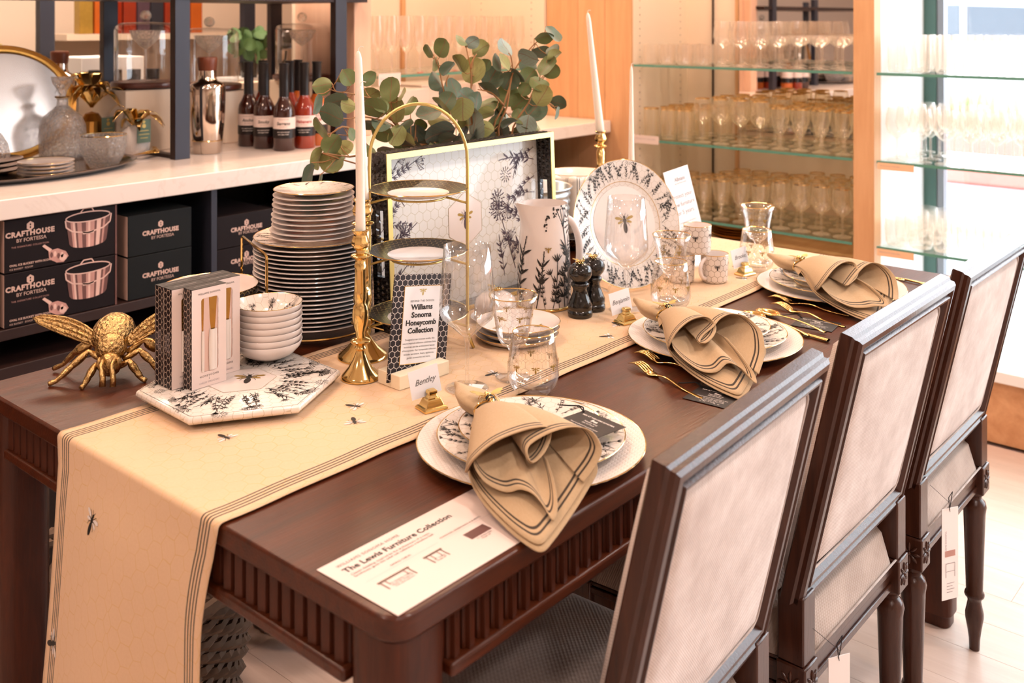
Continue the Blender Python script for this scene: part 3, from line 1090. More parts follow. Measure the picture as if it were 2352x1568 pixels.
# ---------------- marble counter with dark cabinets
ct = struct('counter_top', Bx(-2.6, 3.045, 1.868, 2.245, CZ - .053, CZ), 'counter', bevel=.003)
struct('counter_top_rear', Bx(-2.6, 3.02, 2.246, 2.98, CZ - .053, CZ), 'counter')
cab = thing('display_cabinet', 'dark open shelved cabinet carrying the white counter', 'cabinet', (0, 1.88, 0))
obj('back_panel', Bx(-2.6, 3.04, .62, .64, FZ + .005, CZ - .055), 'cabinet', cab)
obj('shelf_board', Bx(-2.6, 3.04, .0, .62, .577, .605), 'cabshelf', cab, bevel=.002)
obj('shelf_board', Bx(-2.6, 3.04, .0, .62, .470, .508), 'cabshelf', cab, bevel=.002)
obj('plinth', Bx(-2.6, 3.04, .06, .10, FZ + .005, .470), 'cabinet', cab)
for x in (-.9, -.078, .983, 1.62, 2.3):
    obj('upright', Bx(x, x + .02, .002, .62, .606, CZ - .054), 'slate' if x > .9 else 'cabinet', cab, bevel=.001)

def hexlogo(parent, M, s, mat='boxpink', hole='boxblack'):
    h = MB()
    pts = [(s * .5 * cos(radians(90 + 60 * i)), s * .58 * sin(radians(90 + 60 * i))) for i in range(6)]
    h.poly([M @ Vector((x, y, 0)) for x, y in pts])
    obj('logo_hexagon', h, mat, parent, smooth=0)
    g = MB()
    for k in (-1, 1):
        g.poly([M @ Vector((s * .1 * cos(a) + 0, k * s * .17 + s * .13 * sin(a), .0003)) for a in [i * pi / 4 for i in range(8)]])
    obj('logo_mark', g, hole, parent, smooth=0)
def bucket_print(parent, M, s):
    """oval ice bucket with handle and scoop, printed flat on the carton"""
    T = lambda x, y, z=0: M @ Vector((x * s, y * s, z))
    b = MB()
    n = 20
    for i in range(n):
        f0, f1 = i / n, (i + 1) / n
        x0, x1 = -1 + 2 * f0, -1 + 2 * f1
        m = [1, 1, 0, 2, 1, 0, 0, 1, 1, 0, 2, 0, 0, 1, 2, 2, 1, 0, 1, 1][i]
        t0, t1 = .55 - .0 * x0, .55
        e = lambda x: -.30 * sqrt(max(0, 1 - x * x))
        b.quad(T(x0 * .84, -.55 + e(x0) * .8 + .0), T(x1 * .84, -.55 + e(x1) * .8), T(x1, t1 + e(x1) * .7), T(x0, t0 + e(x0) * .7), None, m)
    obj('bucket_print', b, ['copper', 'copperdark', 'copperlight'], parent, smooth=0)
    r = MB()
    ring = [(cos(a), .55 + .21 * sin(a)) for a in [2 * pi * i / 28 for i in range(29)]]
    P = []
    line2(P, ring, .05)
    line2(P, [(-1.02, .5), (-.98, .2), (-.7, -.02), (0, -.16), (.7, -.02), (1.0, .2), (1.06, .55)], .06)
    line2(P, [(-.25, -.14), (.25, -.14)], .12)
    line2(P, [(-.35, .77), (-.2, .92), (.15, .92), (.25, .77)], .05)
    for q in P:
        r.poly([T(x, y, .0006) for x, y in q])
    obj('bucket_rim_print', r, 'copperlight', parent, smooth=0)
    q = MB()
    P = [[(-1.35 + .36 * cos(a), -.95 + .26 * sin(a)) for a in [2 * pi * i / 14 for i in range(14)]]]
    q.poly([T(x, y, .0006) for x, y in [(-1.75, -.66), (-1.35, -.62), (-1.0, -.80), (-.88, -1.02), (-1.1, -1.25), (-1.4, -1.22), (-1.72, -1.02)]], None, 0)
    q.poly([T(x, y, .0008) for x, y in [(-2.02, -.42), (-1.92, -.36), (-1.6, -.62), (-1.7, -.72)]], None, 2)
    for k in range(4):
        q.poly([T(-1.62 + k * .15 + .07 * cos(a), -.86 + (k % 2) * .06 - .04 * k + .13 * sin(a), .0009) for a in [i * pi / 3 for i in range(6)]], None, 2 if k % 2 else 1)
    q.poly([T(-1.12 + .17 * cos(a), -1.05 + .15 * sin(a), .0009) for a in [i * pi / 5 for i in range(10)]], None, 2)
    obj('scoop_print', q, ['copper', 'copperdark', 'copperlight'], parent, smooth=0)
def carton(x0, x1, y, z0, z1, lab, big, mat='boxblack', depth=.3, group=None):
    c = thing('carton', lab, 'box', (x0, y, z0), group=group)
    w_, h_ = x1 - x0, z1 - z0 - .001
    obj('carton_body', Bx(0, w_, 0, depth, 0, h_), mat, c, bevel=.002)
    obj('side_print', Bx(-.0006, 0, .002, depth - .002, .002, h_ - .002), 'boxpink', c, smooth=0)
    s = MB()
    for k in range(2):
        s.poly([(-.0012, depth - .03 - k * .03 + .012 * cos(a), h_ * .55 + k * .008 + .012 * sin(a)) for a in [i * pi / 4 for i in range(8)]])
    obj('side_motif', s, 'boxblack', c, smooth=0)
    F = lambda x, z: frame_m((x, -.0012, z), (1, 0, 0), (0, 0, 1))
    if big:
        hexlogo(c, F(w_ * .215, h_ * .84), .021)
        text('brand_print', 'CRAFTHOUSE', 'boxpink', F(w_ * .215, h_ * .665), c, size=.0185, offset=.0009, space=1.12)
        text('brand_print', 'BY FORTESSA', 'boxpink', F(w_ * .225, h_ * .555), c, size=.0135, space=.95)
        text('collection_print', 'THE SIGNATURE COLLECTION', 'copper', F(w_ * .215, h_ * .455), c, size=.0062, space=1.15)
        text('product_print', 'OVAL ICE BUCKET WITH SCOOP SET', 'boxpink', F(.012, h_ * .115), c, size=.0075, align='LEFT', offset=.0002)
        text('product_print', 'ICE BUCKET · SCOOP', 'boxpink', F(.012, h_ * .045), c, size=.0062, align='LEFT')
        bucket_print(c, F(w_ * .73, h_ * .60), .062)
        obj('carton_edge', Bx(w_ - .004, w_ + .0006, -.0015, 0, 0, h_), 'copperdark', c, smooth=0)
    else:
        hexlogo(c, F(w_ * .5, h_ * .70), .018)
        text('brand_print', 'CRAFTHOUSE', 'boxpink', F(w_ * .5, h_ * .47), c, size=.0175, offset=.0009, space=1.05)
        text('brand_print', 'BY FORTESSA', 'boxpink', F(w_ * .53, h_ * .35), c, size=.0125, space=.95)
    return c
carton(.381, .683, 1.884, .606, .746, 'dark carton with ice bucket picture, lower of the left pair', True)
carton(.381, .683, 1.884, .747, .885, 'dark carton with ice bucket picture, upper of the left pair', True)
carton(.718, .919, 1.886, .606, .728, 'green black carton with pale side, lower of the middle pair', False, 'boxgreen')
carton(.718, .919, 1.886, .7285, .846, 'green black carton with pale side, upper of the middle pair', False, 'boxgreen')
carton(1.005, 1.215, 1.886, .606, .700, 'dark carton right of the steel upright, lower one', False)
carton(1.005, 1.215, 1.886, .7005, .80, 'dark carton right of the steel upright, upper one', False)
carton(-.05, .355, 1.884, .606, .746, 'dark carton cut off by the left edge, lower one', True)
carton(-.05, .355, 1.884, .747, .885, 'dark carton cut off by the left edge, upper one', True)
carton(1.25, 1.50, 1.95, .606, .74, 'dark carton in the shadow behind the plate stack', False)

# ---------------- metal etagere on the counter
et = thing('metal_etagere', 'slate and bronze metal shelf frame standing on the counter', 'shelf', (0, 0, CZ))
def post(x, y, w_=.055, d=.032, lab=None):
    b = MB()
    b.box(x - w_ / 2, x + w_ / 2, y - d / 2, y + d / 2, 0, .60)
    b.mi = [1, 0, 0, 0, 0, 0]
    p = obj('post', b, ['slate', 'darksteel'], et, smooth=0, bevel=.0015)
    h = MB()
    for k in range(22):
        h.box(x - w_ / 2 - .0006, x - w_ / 2 + .0005, y - .0025, y + .0025, .03 + k * .025, .034 + k * .025)
    obj('peg_holes', h, 'cabinet', p, smooth=0, kind='stuff')
for x, y in ((1.076, 2.21), (1.735, 2.20), (1.105, 2.74), (1.835, 2.74), (-.25, 2.21), (.05, 2.74)):
    post(x, y)
obj('foot_rail', Bx(.9, 1.05, 2.735, 2.76, 0, .012), 'darksteel', et, smooth=0)
obj('foot_rail', Bx(1.06, 1.09, 2.226, 2.73, 0, .012), 'darksteel', et, smooth=0)
obj('upper_shelf', Bx(-.3, 1.87, 2.19, 2.76, .525, .545), 'darksteel', et, smooth=0)
et2 = thing('metal_etagere', 'dark shelf frame built further back in place of a mirror reflection', 'shelf', (0, 0, FZ))  # solid frame added to stand in for a mirrored post
for x in (1.136, 2.1, .2):
    obj('post', Bx(x - .03, x + .03, 3.3, 3.34, .003, 1.9), 'slate', et2, smooth=0)
obj('upper_shelf', Bx(.15, 2.15, 3.3, 3.6, 1.62, 1.64), 'darksteel', et2, smooth=0)
# ================================================================ dining table
TL, TW = 1.905, 1.07
tb = thing('dining_table', 'long dark stained dining table with a fluted apron and rounded corners', 'table', (0, 0, 0))
def round_rect(x0, x1, y0, y1, r, n=6):
    pts = []
    for cx, cy_, a0 in ((x1 - r, y1 - r, 0), (x0 + r, y1 - r, pi / 2), (x0 + r, y0 + r, pi), (x1 - r, y0 + r, 3 * pi / 2)):
        for i in range(n + 1):
            a = a0 + pi / 2 * i / n
            pts.append((cx + r * cos(a), cy_ + r * sin(a)))
    return pts
def slab(mb, pts, z0, z1):
    n0 = mb.add([(x, y, z0) for x, y in pts]); n1 = mb.add([(x, y, z1) for x, y in pts])
    n = len(pts)
    mb.face(list(reversed(range(n0, n0 + n))))
    mb.face(range(n1, n1 + n))
    for i in range(n):
        j = (i + 1) % n
        mb.face((n0 + i, n0 + j, n1 + j, n1 + i))
    return mb
obj('tabletop', slab(MB(), round_rect(0, TL, 0, TW, .035, 8), .731, TZ), 'darkwood', tb, bevel=.004)
for x, y in ((0, 0), (TL, 0), (0, TW), (TL, TW)):
    lx0, lx1 = (.006, .091) if x == 0 else (TL - .078, TL - .004)
    ly0, ly1 = (.006, .091) if y == 0 else (TW - .091, TW - .006)
    lg = MB()
    pr = round_rect(lx0, lx1, ly0, ly1, .024, 5)
    slab(lg, pr, FZ + .03, .7305)
    pr2 = round_rect(lx0 + .006, lx1 - .006, ly0 + .006, ly1 - .006, .02, 5)
    slab(lg, pr2, FZ + .001, FZ + .03)
    obj('leg', lg, 'darkwood_v', tb, bevel=.002)
# apron boards and bottom moulding
def apron(x0, x1, y0, y1, name='apron_board'):
    obj(name, Bx(x0, x1, y0, y1, .672, .7305), 'darkwood', tb, smooth=0)
apron(.0905, TL - .0905, .020, .036); apron(.0905, TL - .0905, TW - .036, TW - .020)
apron(.020, .036, .0905, TW - .0905); apron(TL - .036, TL - .020, .0905, TW - .0905)
def mould(x0, x1, y0, y1):
    obj('moulding', Bx(x0, x1, y0, y1, .656, .6725), 'darkwood', tb, bevel=.004)
mould(.0905, TL - .0905, .004, .04); mould(.0905, TL - .0905, TW - .04, TW - .004)
mould(.004, .04, .0905, TW - .0905); mould(TL - .04, TL - .004, .0905, TW - .0905)
# fluted slats, each its own piece
def slat_mesh():
    mb = MB()
    w_, h_ = .0225, .0575
    prof = [(-w_ / 2, 0), (-w_ / 2, -.004), (-w_ / 2 + .0015, -.006), (-w_ / 2 + .004, -.006), (-w_ / 2 + .0055, -.0115), (w_ / 2 - .0055, -.0085), (w_ / 2 - .004, -.004), (w_ / 2 - .0015, -.004), (w_ / 2, -.002), (w_ / 2, 0)]
    for a, b in zip(prof[:-1], prof[1:]):
        mb.quad((a[0], a[1], 0), (b[0], b[1], 0), (b[0], b[1], h_), (a[0], a[1], h_))
    mb.poly([(x, y, 0) for x, y in prof])
    mb.poly([(x, y, h_) for x, y in prof[::-1]])
    me = mb.mesh('slat', 0)
    me.materials.append(MAT['darkwood_v'])
    return me
SLAT = slat_mesh()
n = 68
for i in range(n):
    obj('slat', SLAT, 'darkwood_v', tb, loc=(.0925 + .0125 + i * (TL - .185 - .025) / (n - 1), .0205, .6728))
n = 36
for i in range(n):
    obj('slat', SLAT, 'darkwood_v', tb, loc=(.0205, .0925 + .0125 + i * (TW - .185 - .025) / (n - 1), .6728), rot=(0, 0, -pi / 2))

# ================================================================ table runner
def runner_path(s):
    """s metres from the near hanging hem; returns x, z, drape weight"""
    D = .80          # hanging length
    R = .008
    if s < D:
        z = TZ - .0045 - (D - s)
        return -.006 - .012 * sin(min(1, (D - s) / .5) * pi * .5), z, (D - s)
    a = (s - D) / R
    if a < pi / 2:
        return -.006 + (1 - cos(a)) * R, TZ - .0045 + sin(a) * R, 0
    x = .002 + (s - D - R * pi / 2)
    if x < TL - .006:
        return x, TZ + .0035, 0
    return TL + .006, max(TZ - .12, TZ - .002 - (x - TL + .006)), 0
def runner_pt(s, t):
    """t 0..1 from the near hem side (small y) to the far side"""
    x, z, hang = runner_path(s)
    y0, y1 = .322, .758
    h = min(1, hang / .5)
    y0 += .030 * sin(min(1, hang / .16) * pi * .5) * (1 if hang > 0 else 0) - .05 * max(0, hang - .14)
    y1 += .02 * h - .012 * sin(h * pi)
    y = y0 + (y1 - y0) * t
    nx = noise.noise(Vector((y * 5, z * 2.2, 1.3)))
    if hang > 0:
        x -= .018 * h * (1 + nx) + .010 * h * sin(y * 22 + z * 3) - .004 * min(1, hang / .04)
        x -= .02 * sin(min(1, hang / .12) * pi / 2) * sin(pi * t) * .6
    elif x < TL - .01 and x > .02:
        z += .0022 * max(0, noise.noise(Vector((x * 5, y * 9, 4)))) * min(1, (x - .02) / .1)
        y += .0035 * noise.noise(Vector((x * 9, 0, 7)))
    return Vector((x, y, z))
LS = .80 + .01 + TL + .12
mb = MB()
SS = [.8 * k / 60 for k in range(60)] + [.8 + .01257 * k / 7 for k in range(7)] + [.81257 + (LS - .81257) * k / 180 for k in range(181)]
mb.grid(lambda a, b: runner_pt(SS[int(round(a * 247))], b), 247, 46, lambda a, b: (SS[int(round(a * 247))], .436 * min(b, 1 - b)))
tr = obj('table_runner', mb, 'runner', None, smooth=180, solid=.0012)
tag(tr, 'cream honeycomb table runner with black striped hems and little printed bees', 'table runner')
# bees printed on the runner
def runner_bee(s, t, size, ang):
    B, W = bee2(size * 1.35)
    def fn(x, y):
        xr, yr = x * cos(ang) - y * sin(ang), x * sin(ang) + y * cos(ang)
        ss, tt = s + yr, t + xr / .436
        p = runner_pt(ss, tt)
        d1 = runner_pt(ss + .002, tt) - p; d2 = runner_pt(ss, tt + .004) - p
        nn = d2.cross(d1).normalized()
        if nn.z < -.2 or (abs(nn.z) < .4 and nn.x > 0):
            nn = -nn
        return p + nn * .0012
    m = print_mb(B, fn, 0)
    print_mb(W, fn, 1, m)
    obj('bee_print', m, ['ink', 'inkwhite'], tr, smooth=0)
# positions measured on the table (x, y): near drop ones given as hang metres
for x, y, a in ((.178, .676, .9), (.36, .493, 1.2), (.32, .443, 2.1), (.15, .545, 1.5), (.93, .39, .6), (1.01, .42, 1.9), (1.43, .55, .4), (1.52, .40, 1.1), (.62, .42, .2), (.75, .70, 2.2), (1.62, .47, .3), (.52, .36, 1.0)):
    runner_bee(.8106 + x, (y - .322) / .436, .022, a)
for h, y, a in ((.085, .62, .3), (.37, .485, -.2), (.44, .725, .4), (.30, .735, 1.2), (.515, .63, .5), (.56, .40, 2.2)):
    runner_bee(.80 - h, (y - .322) / .436, .026, a)

# ================================================================ chairs
CW = .482
def sweep_rect(mb, prof, x0, x1, z0, z1):
    """prof: (inset, depth) -> closed moulding round a rectangle in the XZ plane, depth along +y"""
    rings = []
    for a, b in prof:
        rings.append(mb.add([(x0 + a, b, z0 + a), (x1 - a, b, z0 + a), (x1 - a, b, z1 - a), (x0 + a, b, z1 - a)]))
    for r0, r1 in zip(rings, rings[1:] + rings[:1]):
        for i in range(4):
            j = (i + 1) % 4
            mb.face((r0 + i, r0 + j, r1 + j, r1 + i), [(0, 0), (.4, 0), (.4, .01), (0, .01)])
def cushion(mb, x0, x1, z0, z1, d0, dome, nx=20, nz=20, r=.02, sgn=1):
    def fn(u, v):
        x = x0 + (x1 - x0) * u; z = z0 + (z1 - z0) * v
        e = min(u, 1 - u) * (x1 - x0); f = min(v, 1 - v) * (z1 - z0)
        k = min(1, e / .02) * min(1, f / .02)
        k = sqrt(max(0, 1 - (1 - min(1, e / .016)) ** 2)) * sqrt(max(0, 1 - (1 - min(1, f / .016)) ** 2))
        big = (sin(pi * u) * sin(pi * v)) ** .45
        return (x, d0 + sgn * dome * (.55 * k + .45 * big * k), z)
    mb.grid(fn, nx, nz, lambda u, v: (u * (x1 - x0), v * (z1 - z0)))
def rosette(mb, M, s):
    for k in range(8):
        a = 2 * pi * k / 8
        c = Vector((cos(a) * s * .52, sin(a) * s * .52, 0))
        E_ = M @ Matrix.Translation(c) @ Matrix.Rotation(a, 4, 'Z')
        mb.ell((0, 0, 0), (1, 1, 1), 6, 5, M=E_ @ Matrix.Diagonal((s * .44, s * .15, s * .14, 1)))
    mb.ell((0, 0, 0), (1, 1, 1), 8, 6, M=M @ Matrix.Diagonal((s * .17, s * .17, s * .2, 1)))
def build_chair(label):
    t = thing('dining_chair', label, 'chair', (0, 0, FZ))
    H0, H1 = 0.0, .468
    up = Vector((0, -.104, .457)).normalized()
    nrm = Vector((0, -up.z, up.y))     # toward the rear (-y)
    Mb = Matrix(((1, nrm.x, up.x, 0), (0, nrm.y, up.y, .104), (0, nrm.z, up.z, .546), (0, 0, 0, 1)))
    def bake(mb):
        mb.v = [tuple(Mb @ Vector(v)) for v in mb.v]
        return mb
    fr = MB()
    prof = [(.042, 0), (.003, 0), (0, .003), (0, .020), (.004, .024), (.004, .031), (.008, .036), (.016, .037), (.019, .031), (.026, .031), (.029, .037), (.034, .036), (.038, .028), (.042, .024)]
    sweep_rect(fr, prof, 0, CW, H0, H1)
    obj('back_frame', bake(fr), 'chairwood', t, smooth=25)
    rp = MB()
    cushion(rp, .040, CW - .040, H0 + .040, H1 - .040, .020, .016)
    obj('back_panel', bake(rp), 'velvet', t, smooth=180)
    we = MB()
    rr = round_rect(.044, CW - .044, .044, H1 - .044, .02, 4)
    we.tube([(x, .027, z) for x, z in rr], .0022, 6, closed=True)
    obj('welt_cord', bake(we), 'velvet', t, smooth=180)
    fp = MB()
    cushion(fp, .018, CW - .018, H0 + .018, H1 - .018, .0, .030, sgn=-1)
    obj('backrest', bake(fp), 'velvet', t, smooth=180)
    # rear posts with rosette blocks
    for x in (.004, CW - .050):
        pb_ = MB()
        pb_.box(x, x + .046, .062, .108, .444, .556)
        pb_.box(x - .002, x + .048, .058, .110, .378, .4435)
        po = obj('rear_post', pb_, 'chairwood', t, bevel=.003)
        ro = MB()
        rosette(ro, frame_m((x + .023, .058, .411), (1, 0, 0), (0, 0, 1)), .024)
        sx = x - .002 if x < .1 else x + .048
        rosette(ro, frame_m((sx, .084, .411), (0, 1 if x > .1 else -1, 0), (0, 0, 1)), .024)
        obj('rosette', ro, 'chairwood', po)
    legprof = [(0, .378), (.021, .378), (.022, .372), (.017, .366), (.016, .360), (.024, .352), (.027, .340), (.0245, .325), (.022, .25), (.0185, .14), (.0215, .136), (.0225, .131), (.0215, .127), (.0165, .122), (.0150, .115), (.0205, .088), (.0205, .076), (.016, .05), (.0125, .025), (.0115, .001), (0, .001)]
    for x, y in ((.027, .085), (CW - .027, .085), (.012, .50), (CW - .012, .50)):
        obj('leg', MB().lathe(legprof[::-1], 20), 'chairwood', t, loc=(x, y, 0))
    # seat rails
    sr = MB()
    for z0, z1, o_ in ((.384, .395, .004), (.395, .420, .0), (.420, .432, .005), (.432, .440, .001)):
        P = [(.018 - o_, .108), (CW - .018 + o_, .108), (CW + .006 + o_, .523 + o_), (-.006 - o_, .523 + o_)]
        Q = [(.05, .109), (CW - .05, .109), (CW - .03, .49), (.03, .49)]
        n0 = sr.add([(x, y, z0) for x, y in P]); n1 = sr.add([(x, y, z1) for x, y in P])
        for i in range(4):
            j = (i + 1) % 4
            sr.face((n0 + i, n0 + j, n1 + j, n1 + i), [(0, 0), (.4, 0), (.4, .01), (0, .01)])
        sr.face((n1, n1 + 1, n1 + 2, n1 + 3)); sr.face((n0 + 3, n0 + 2, n0 + 1, n0))
    # rear cross rail visible from behind
    for z0, z1, o_ in ((.384, .398, .006), (.398, .418, .002), (.418, .436, .006)):
        sr.box(.05, CW - .05, .078 - o_, .12, z0, z1)
    obj('seat_rail', sr, 'chairwood', t, smooth=20, bevel=.002)
    for x in (.012, CW - .012):
        obj('corner_block', Bx(x - .024, x + .024, .476, .525, .378, .4405), 'chairwood', t, bevel=.003)
    se = MB()
    def seat(u, v):
        wide = .018 - .022 * v
        x = wide + (CW - 2 * wide) * u; y = .068 + .45 * v
        e = min(u, 1 - u) * CW; f = min(v, 1 - v) * .45
        k = sqrt(max(0, 1 - (1 - min(1, e / .03)) ** 2)) * sqrt(max(0, 1 - (1 - min(1, f / .03)) ** 2))
        if v < .12 and (u < .1 or u > .9):
            y = max(y, .11)
        return (x, y, .440 + .060 * k + .022 * k * (sin(pi * u) * sin(pi * v)) ** .6)
    se.grid(seat, 26, 24, lambda u, v: (u * CW, v * .45))
    obj('seat', se, 'seatfab', t, smooth=180)
    sw = MB()
    sw.tube([(.045, .066, .444), (CW - .045, .066, .444)], .0022, 6)
    obj('seat_welt', sw, 'velvet', t, smooth=180)
    return t
ch = build_chair('dark framed upholstered dining chair nearest the camera, pulled up to the first place setting')
ch.location = (.2297, -.170, FZ); ch.rotation_euler = (0, 0, atan2(.029, .469))
dup(ch, (.8106, -.1446, FZ), 0.008, 'dark framed upholstered dining chair, the middle one of three, with a paper tag')
dup(ch, (1.348, -.1475, FZ), 0.010, 'dark framed upholstered dining chair, furthest one beside the bright window')
# hang tags
def hangtag(x, y, z, rz, lab):
    t = thing('price_tag', lab, 'tag', (x, y, z), rz)
    obj('tag_card', Bx(0, .042, -.0006, .0006, -.185, 0), 'paper', t, smooth=0)
    s = MB(); s.tube([(.021, 0, -.008), (.012, -.006, .025), (.024, -.004, .034), (.028, .004, .012), (.021, .001, -.006)], .0008, 5)
    s.tube([(.020, -.003, .010), (-.03, .0, .055)], .0004, 4)
    obj('tag_cord', s, 'cord', t)
    F = lambda a, b: frame_m((a, -.0010, b), (1, 0, 0), (0, 0, 1))
    text('tag_text', 'WILLIAMS SONOMA', 'inkpale', frame_m((.012, -.001, -.072), (0, 0, 1), (-1, 0, 0)), t, size=.0058, align='CENTER')
    d = MB(); d.box(.008, .034, -.0011, -.0006, -.098, -.086)
    obj('tag_swatch', d, 'copper', t, smooth=0)
    P = []
    line2(P, [(.010, -.140), (.010, -.112), (.033, -.112), (.033, -.140)], .0014)
    line2(P, [(.010, -.128), (.033, -.128)], .001)
    for k in range(4):
        line2(P, [(.012, -.152 - k * .006), (.032 - (k % 2) * .005, -.152 - k * .006)], .0012)
    obj('tag_drawing', print_mb(P, lambda a, b: (a, -.0011, b)), 'inkpale', t, smooth=0)
    return t
hangtag(.835, -.115, .372, -.5, 'tall white paper tag hanging from the middle chair by a black cord')
hangtag(1.388, -.115, .408, -.5, 'tall white paper tag hanging from the far chair by a black cord')

# ================================================================ wicker baskets under the table
def basket(x, y, r0, r1, h, lab, seed):
    t = thing('wicker_basket', lab, 'basket', (x, y, FZ))
    rnd = random.Random(seed)
    obj('base', MB().lathe([(0, .002), (r0, .002), (r0, .012), (0, .012)], 28), 'wicker', t)
    n = int(h / .016)
    strands = MB()
    for i in range(n):
        f = i / (n - 1)
        R = r0 + (r1 - r0) * f ** .7
        pts = []
        K = 84
        for j in range(K):
            a = 2 * pi * j / K
            wv = .007 * sin(a * 21 + (i % 2) * pi)
            pts.append(((R + wv) * cos(a), (R + wv) * sin(a), .012 + f * (h - .02) + .004 * sin(a * 5 + i)))
        strands.tube(pts, .0095, 5, closed=True)
    obj('woven_side', strands, 'wicker', t, kind='stuff')
    rim = MB()
    rim.tube([((r1 + .004) * cos(a), (r1 + .004) * sin(a), h + .004 * sin(a * 16)) for a in [2 * pi * j / 64 for j in range(64)]], .014, 7, closed=True)
    obj('rim', rim, 'wicker', t)
    for a in (radians(131), radians(-49)):
        hd = MB()
        for s_ in (0, 1):
            pts = []
            for j in range(25):
                q = pi * j / 24
                off = .009
                tw = j * .9 + s_ * pi
                aa = a + .34 * cos(q)
                pts.append(((r1 + .012 + off * cos(tw)) * cos(aa), (r1 + .012 + off * cos(tw)) * sin(aa), h - .015 + .085 * sin(q) + off * sin(tw)))
            hd.tube(pts, .010, 6)
        obj('handle', hd, 'wicker', t)
    return t
basket(.427, 1.243, .17, .215, .29, 'large grey wicker basket on the floor behind the hanging runner', 3)
basket(.885, 1.30, .14, .17, .20, 'smaller grey wicker basket on the floor beside the large one', 5)
# ================================================================ table-top objects
TT = TZ + .0045      # top of the runner

def plate_prof(R, well, h):
    return [(0, .0045), (well - .010, .0045), (well, .0085), (R - .002, h), (R, h + .0004), (R, h - .0012), (well + .002, .0035), (well - .004, .0008), (well * .75, 0), (0, .0005)]
def plate_z(r, R, well, h):
    return .0085 + (h - .0085) * (r - well) / (R - well) if r > well else .0045
def ring(R, z, r=.0009, seg=64):
    return MB().tube([(R * cos(a), R * sin(a), z) for a in [2 * pi * j / seg for j in range(seg)]], r, 5, closed=True)
def plate(name, label, cat, R, well, h, mat, loc, group=None, seed=0, floral=True, gold=True, center=False, inner_ring=False, rot=None, n=18, seg=56):
    t = thing(name, label, cat, loc, group=group, rot=rot)
    obj('plate_body', MB().lathe(plate_prof(R, well, h), seg), mat, t, smooth=60)
    if gold:
        obj('gold_rim', ring(R - .0004, h - .0002, .0009), 'gold', t)
    if inner_ring:
        obj('gold_line', ring(well + .001, .0088, .0006), 'gold', t)
    if floral:
        Rm = (R + well) / 2
        P = garland(seed, n, 2 * pi * Rm, (R - well) * .7, (R - well) * 1.15, .002)
        def fn(u, v):
            a = u / Rm; r = well + .003 + v
            r = min(r, R - .003)
            return (r * cos(a), r * sin(a), plate_z(r, R, well, h) + .0005)
        obj('floral_print', print_mb(P, fn), 'ink', t, smooth=0)
    if center:
        B, W = bee2(.03)
        m = print_mb(B, lambda x, y: (x, y, .0052)); print_mb(W, lambda x, y: (x, y, .0051), 1, m)
        obj('bee_print', m, ['ink', 'inkgold'], t, smooth=0)
    return t

def little_bee(parent, M, s, body='gold', name='bee_figure'):
    """small cast bee: body, head, two pairs of wings"""
    b = MB()
    b.ell((0, 0, 0), (1, 1, 1), 12, 8, M=M @ Matrix.Translation((0, -.18 * s, .12 * s)) @ Matrix.Diagonal((.15 * s, .32 * s, .14 * s, 1)))
    b.ell((0, 0, 0), (1, 1, 1), 10, 7, M=M @ Matrix.Translation((0, .2 * s, .13 * s)) @ Matrix.Diagonal((.14 * s, .15 * s, .13 * s, 1)))
    b.ell((0, 0, 0), (1, 1, 1), 8, 6, M=M @ Matrix.Translation((0, .38 * s, .12 * s)) @ Matrix.Diagonal((.1 * s, .1 * s, .1 * s, 1)))
    for k in (-1, 1):
        for yy in (-.1, .1, .3):
            b.tube([M @ Vector((k * .1 * s, yy * s, .08 * s)), M @ Vector((k * .26 * s, (yy + .05) * s, .1 * s)), M @ Vector((k * .34 * s, (yy - .02) * s, .0))], .02 * s, 4)
    fo = obj(name, b, body, parent)
    wg = MB()
    for k in (-1, 1):
        for a, l in ((.35, .62), (-.3, .45)):
            pts = [(0, 0), (.35 * l, .12), (.8 * l, .14), (l, 0.02), (.8 * l, -.1), (.35 * l, -.08)]
            wg.poly([M @ Vector((k * (.08 + px * cos(a) - py * sin(a)) * s, (.15 + px * sin(a) + py * cos(a)) * s, (.2 + .15 * px) * s)) for px, py in pts])
    obj('wings', wg, 'goldpaint', fo, smooth=0, solid=.0004)
    if body == 'gold':
        st = MB()
        for q in (-.34, -.2, -.06):
            rr = .15 * sqrt(max(.05, 1 - ((q + .18) / .33) ** 2))
            st.tube([M @ Vector((rr * 1.06 * s * cos(a), q * s, .12 * s + rr * .95 * s * sin(a))) for a in [pi * j / 8 for j in range(9)]], .022 * s, 4)
        obj('stripes', st, 'ink', fo)
    return fo

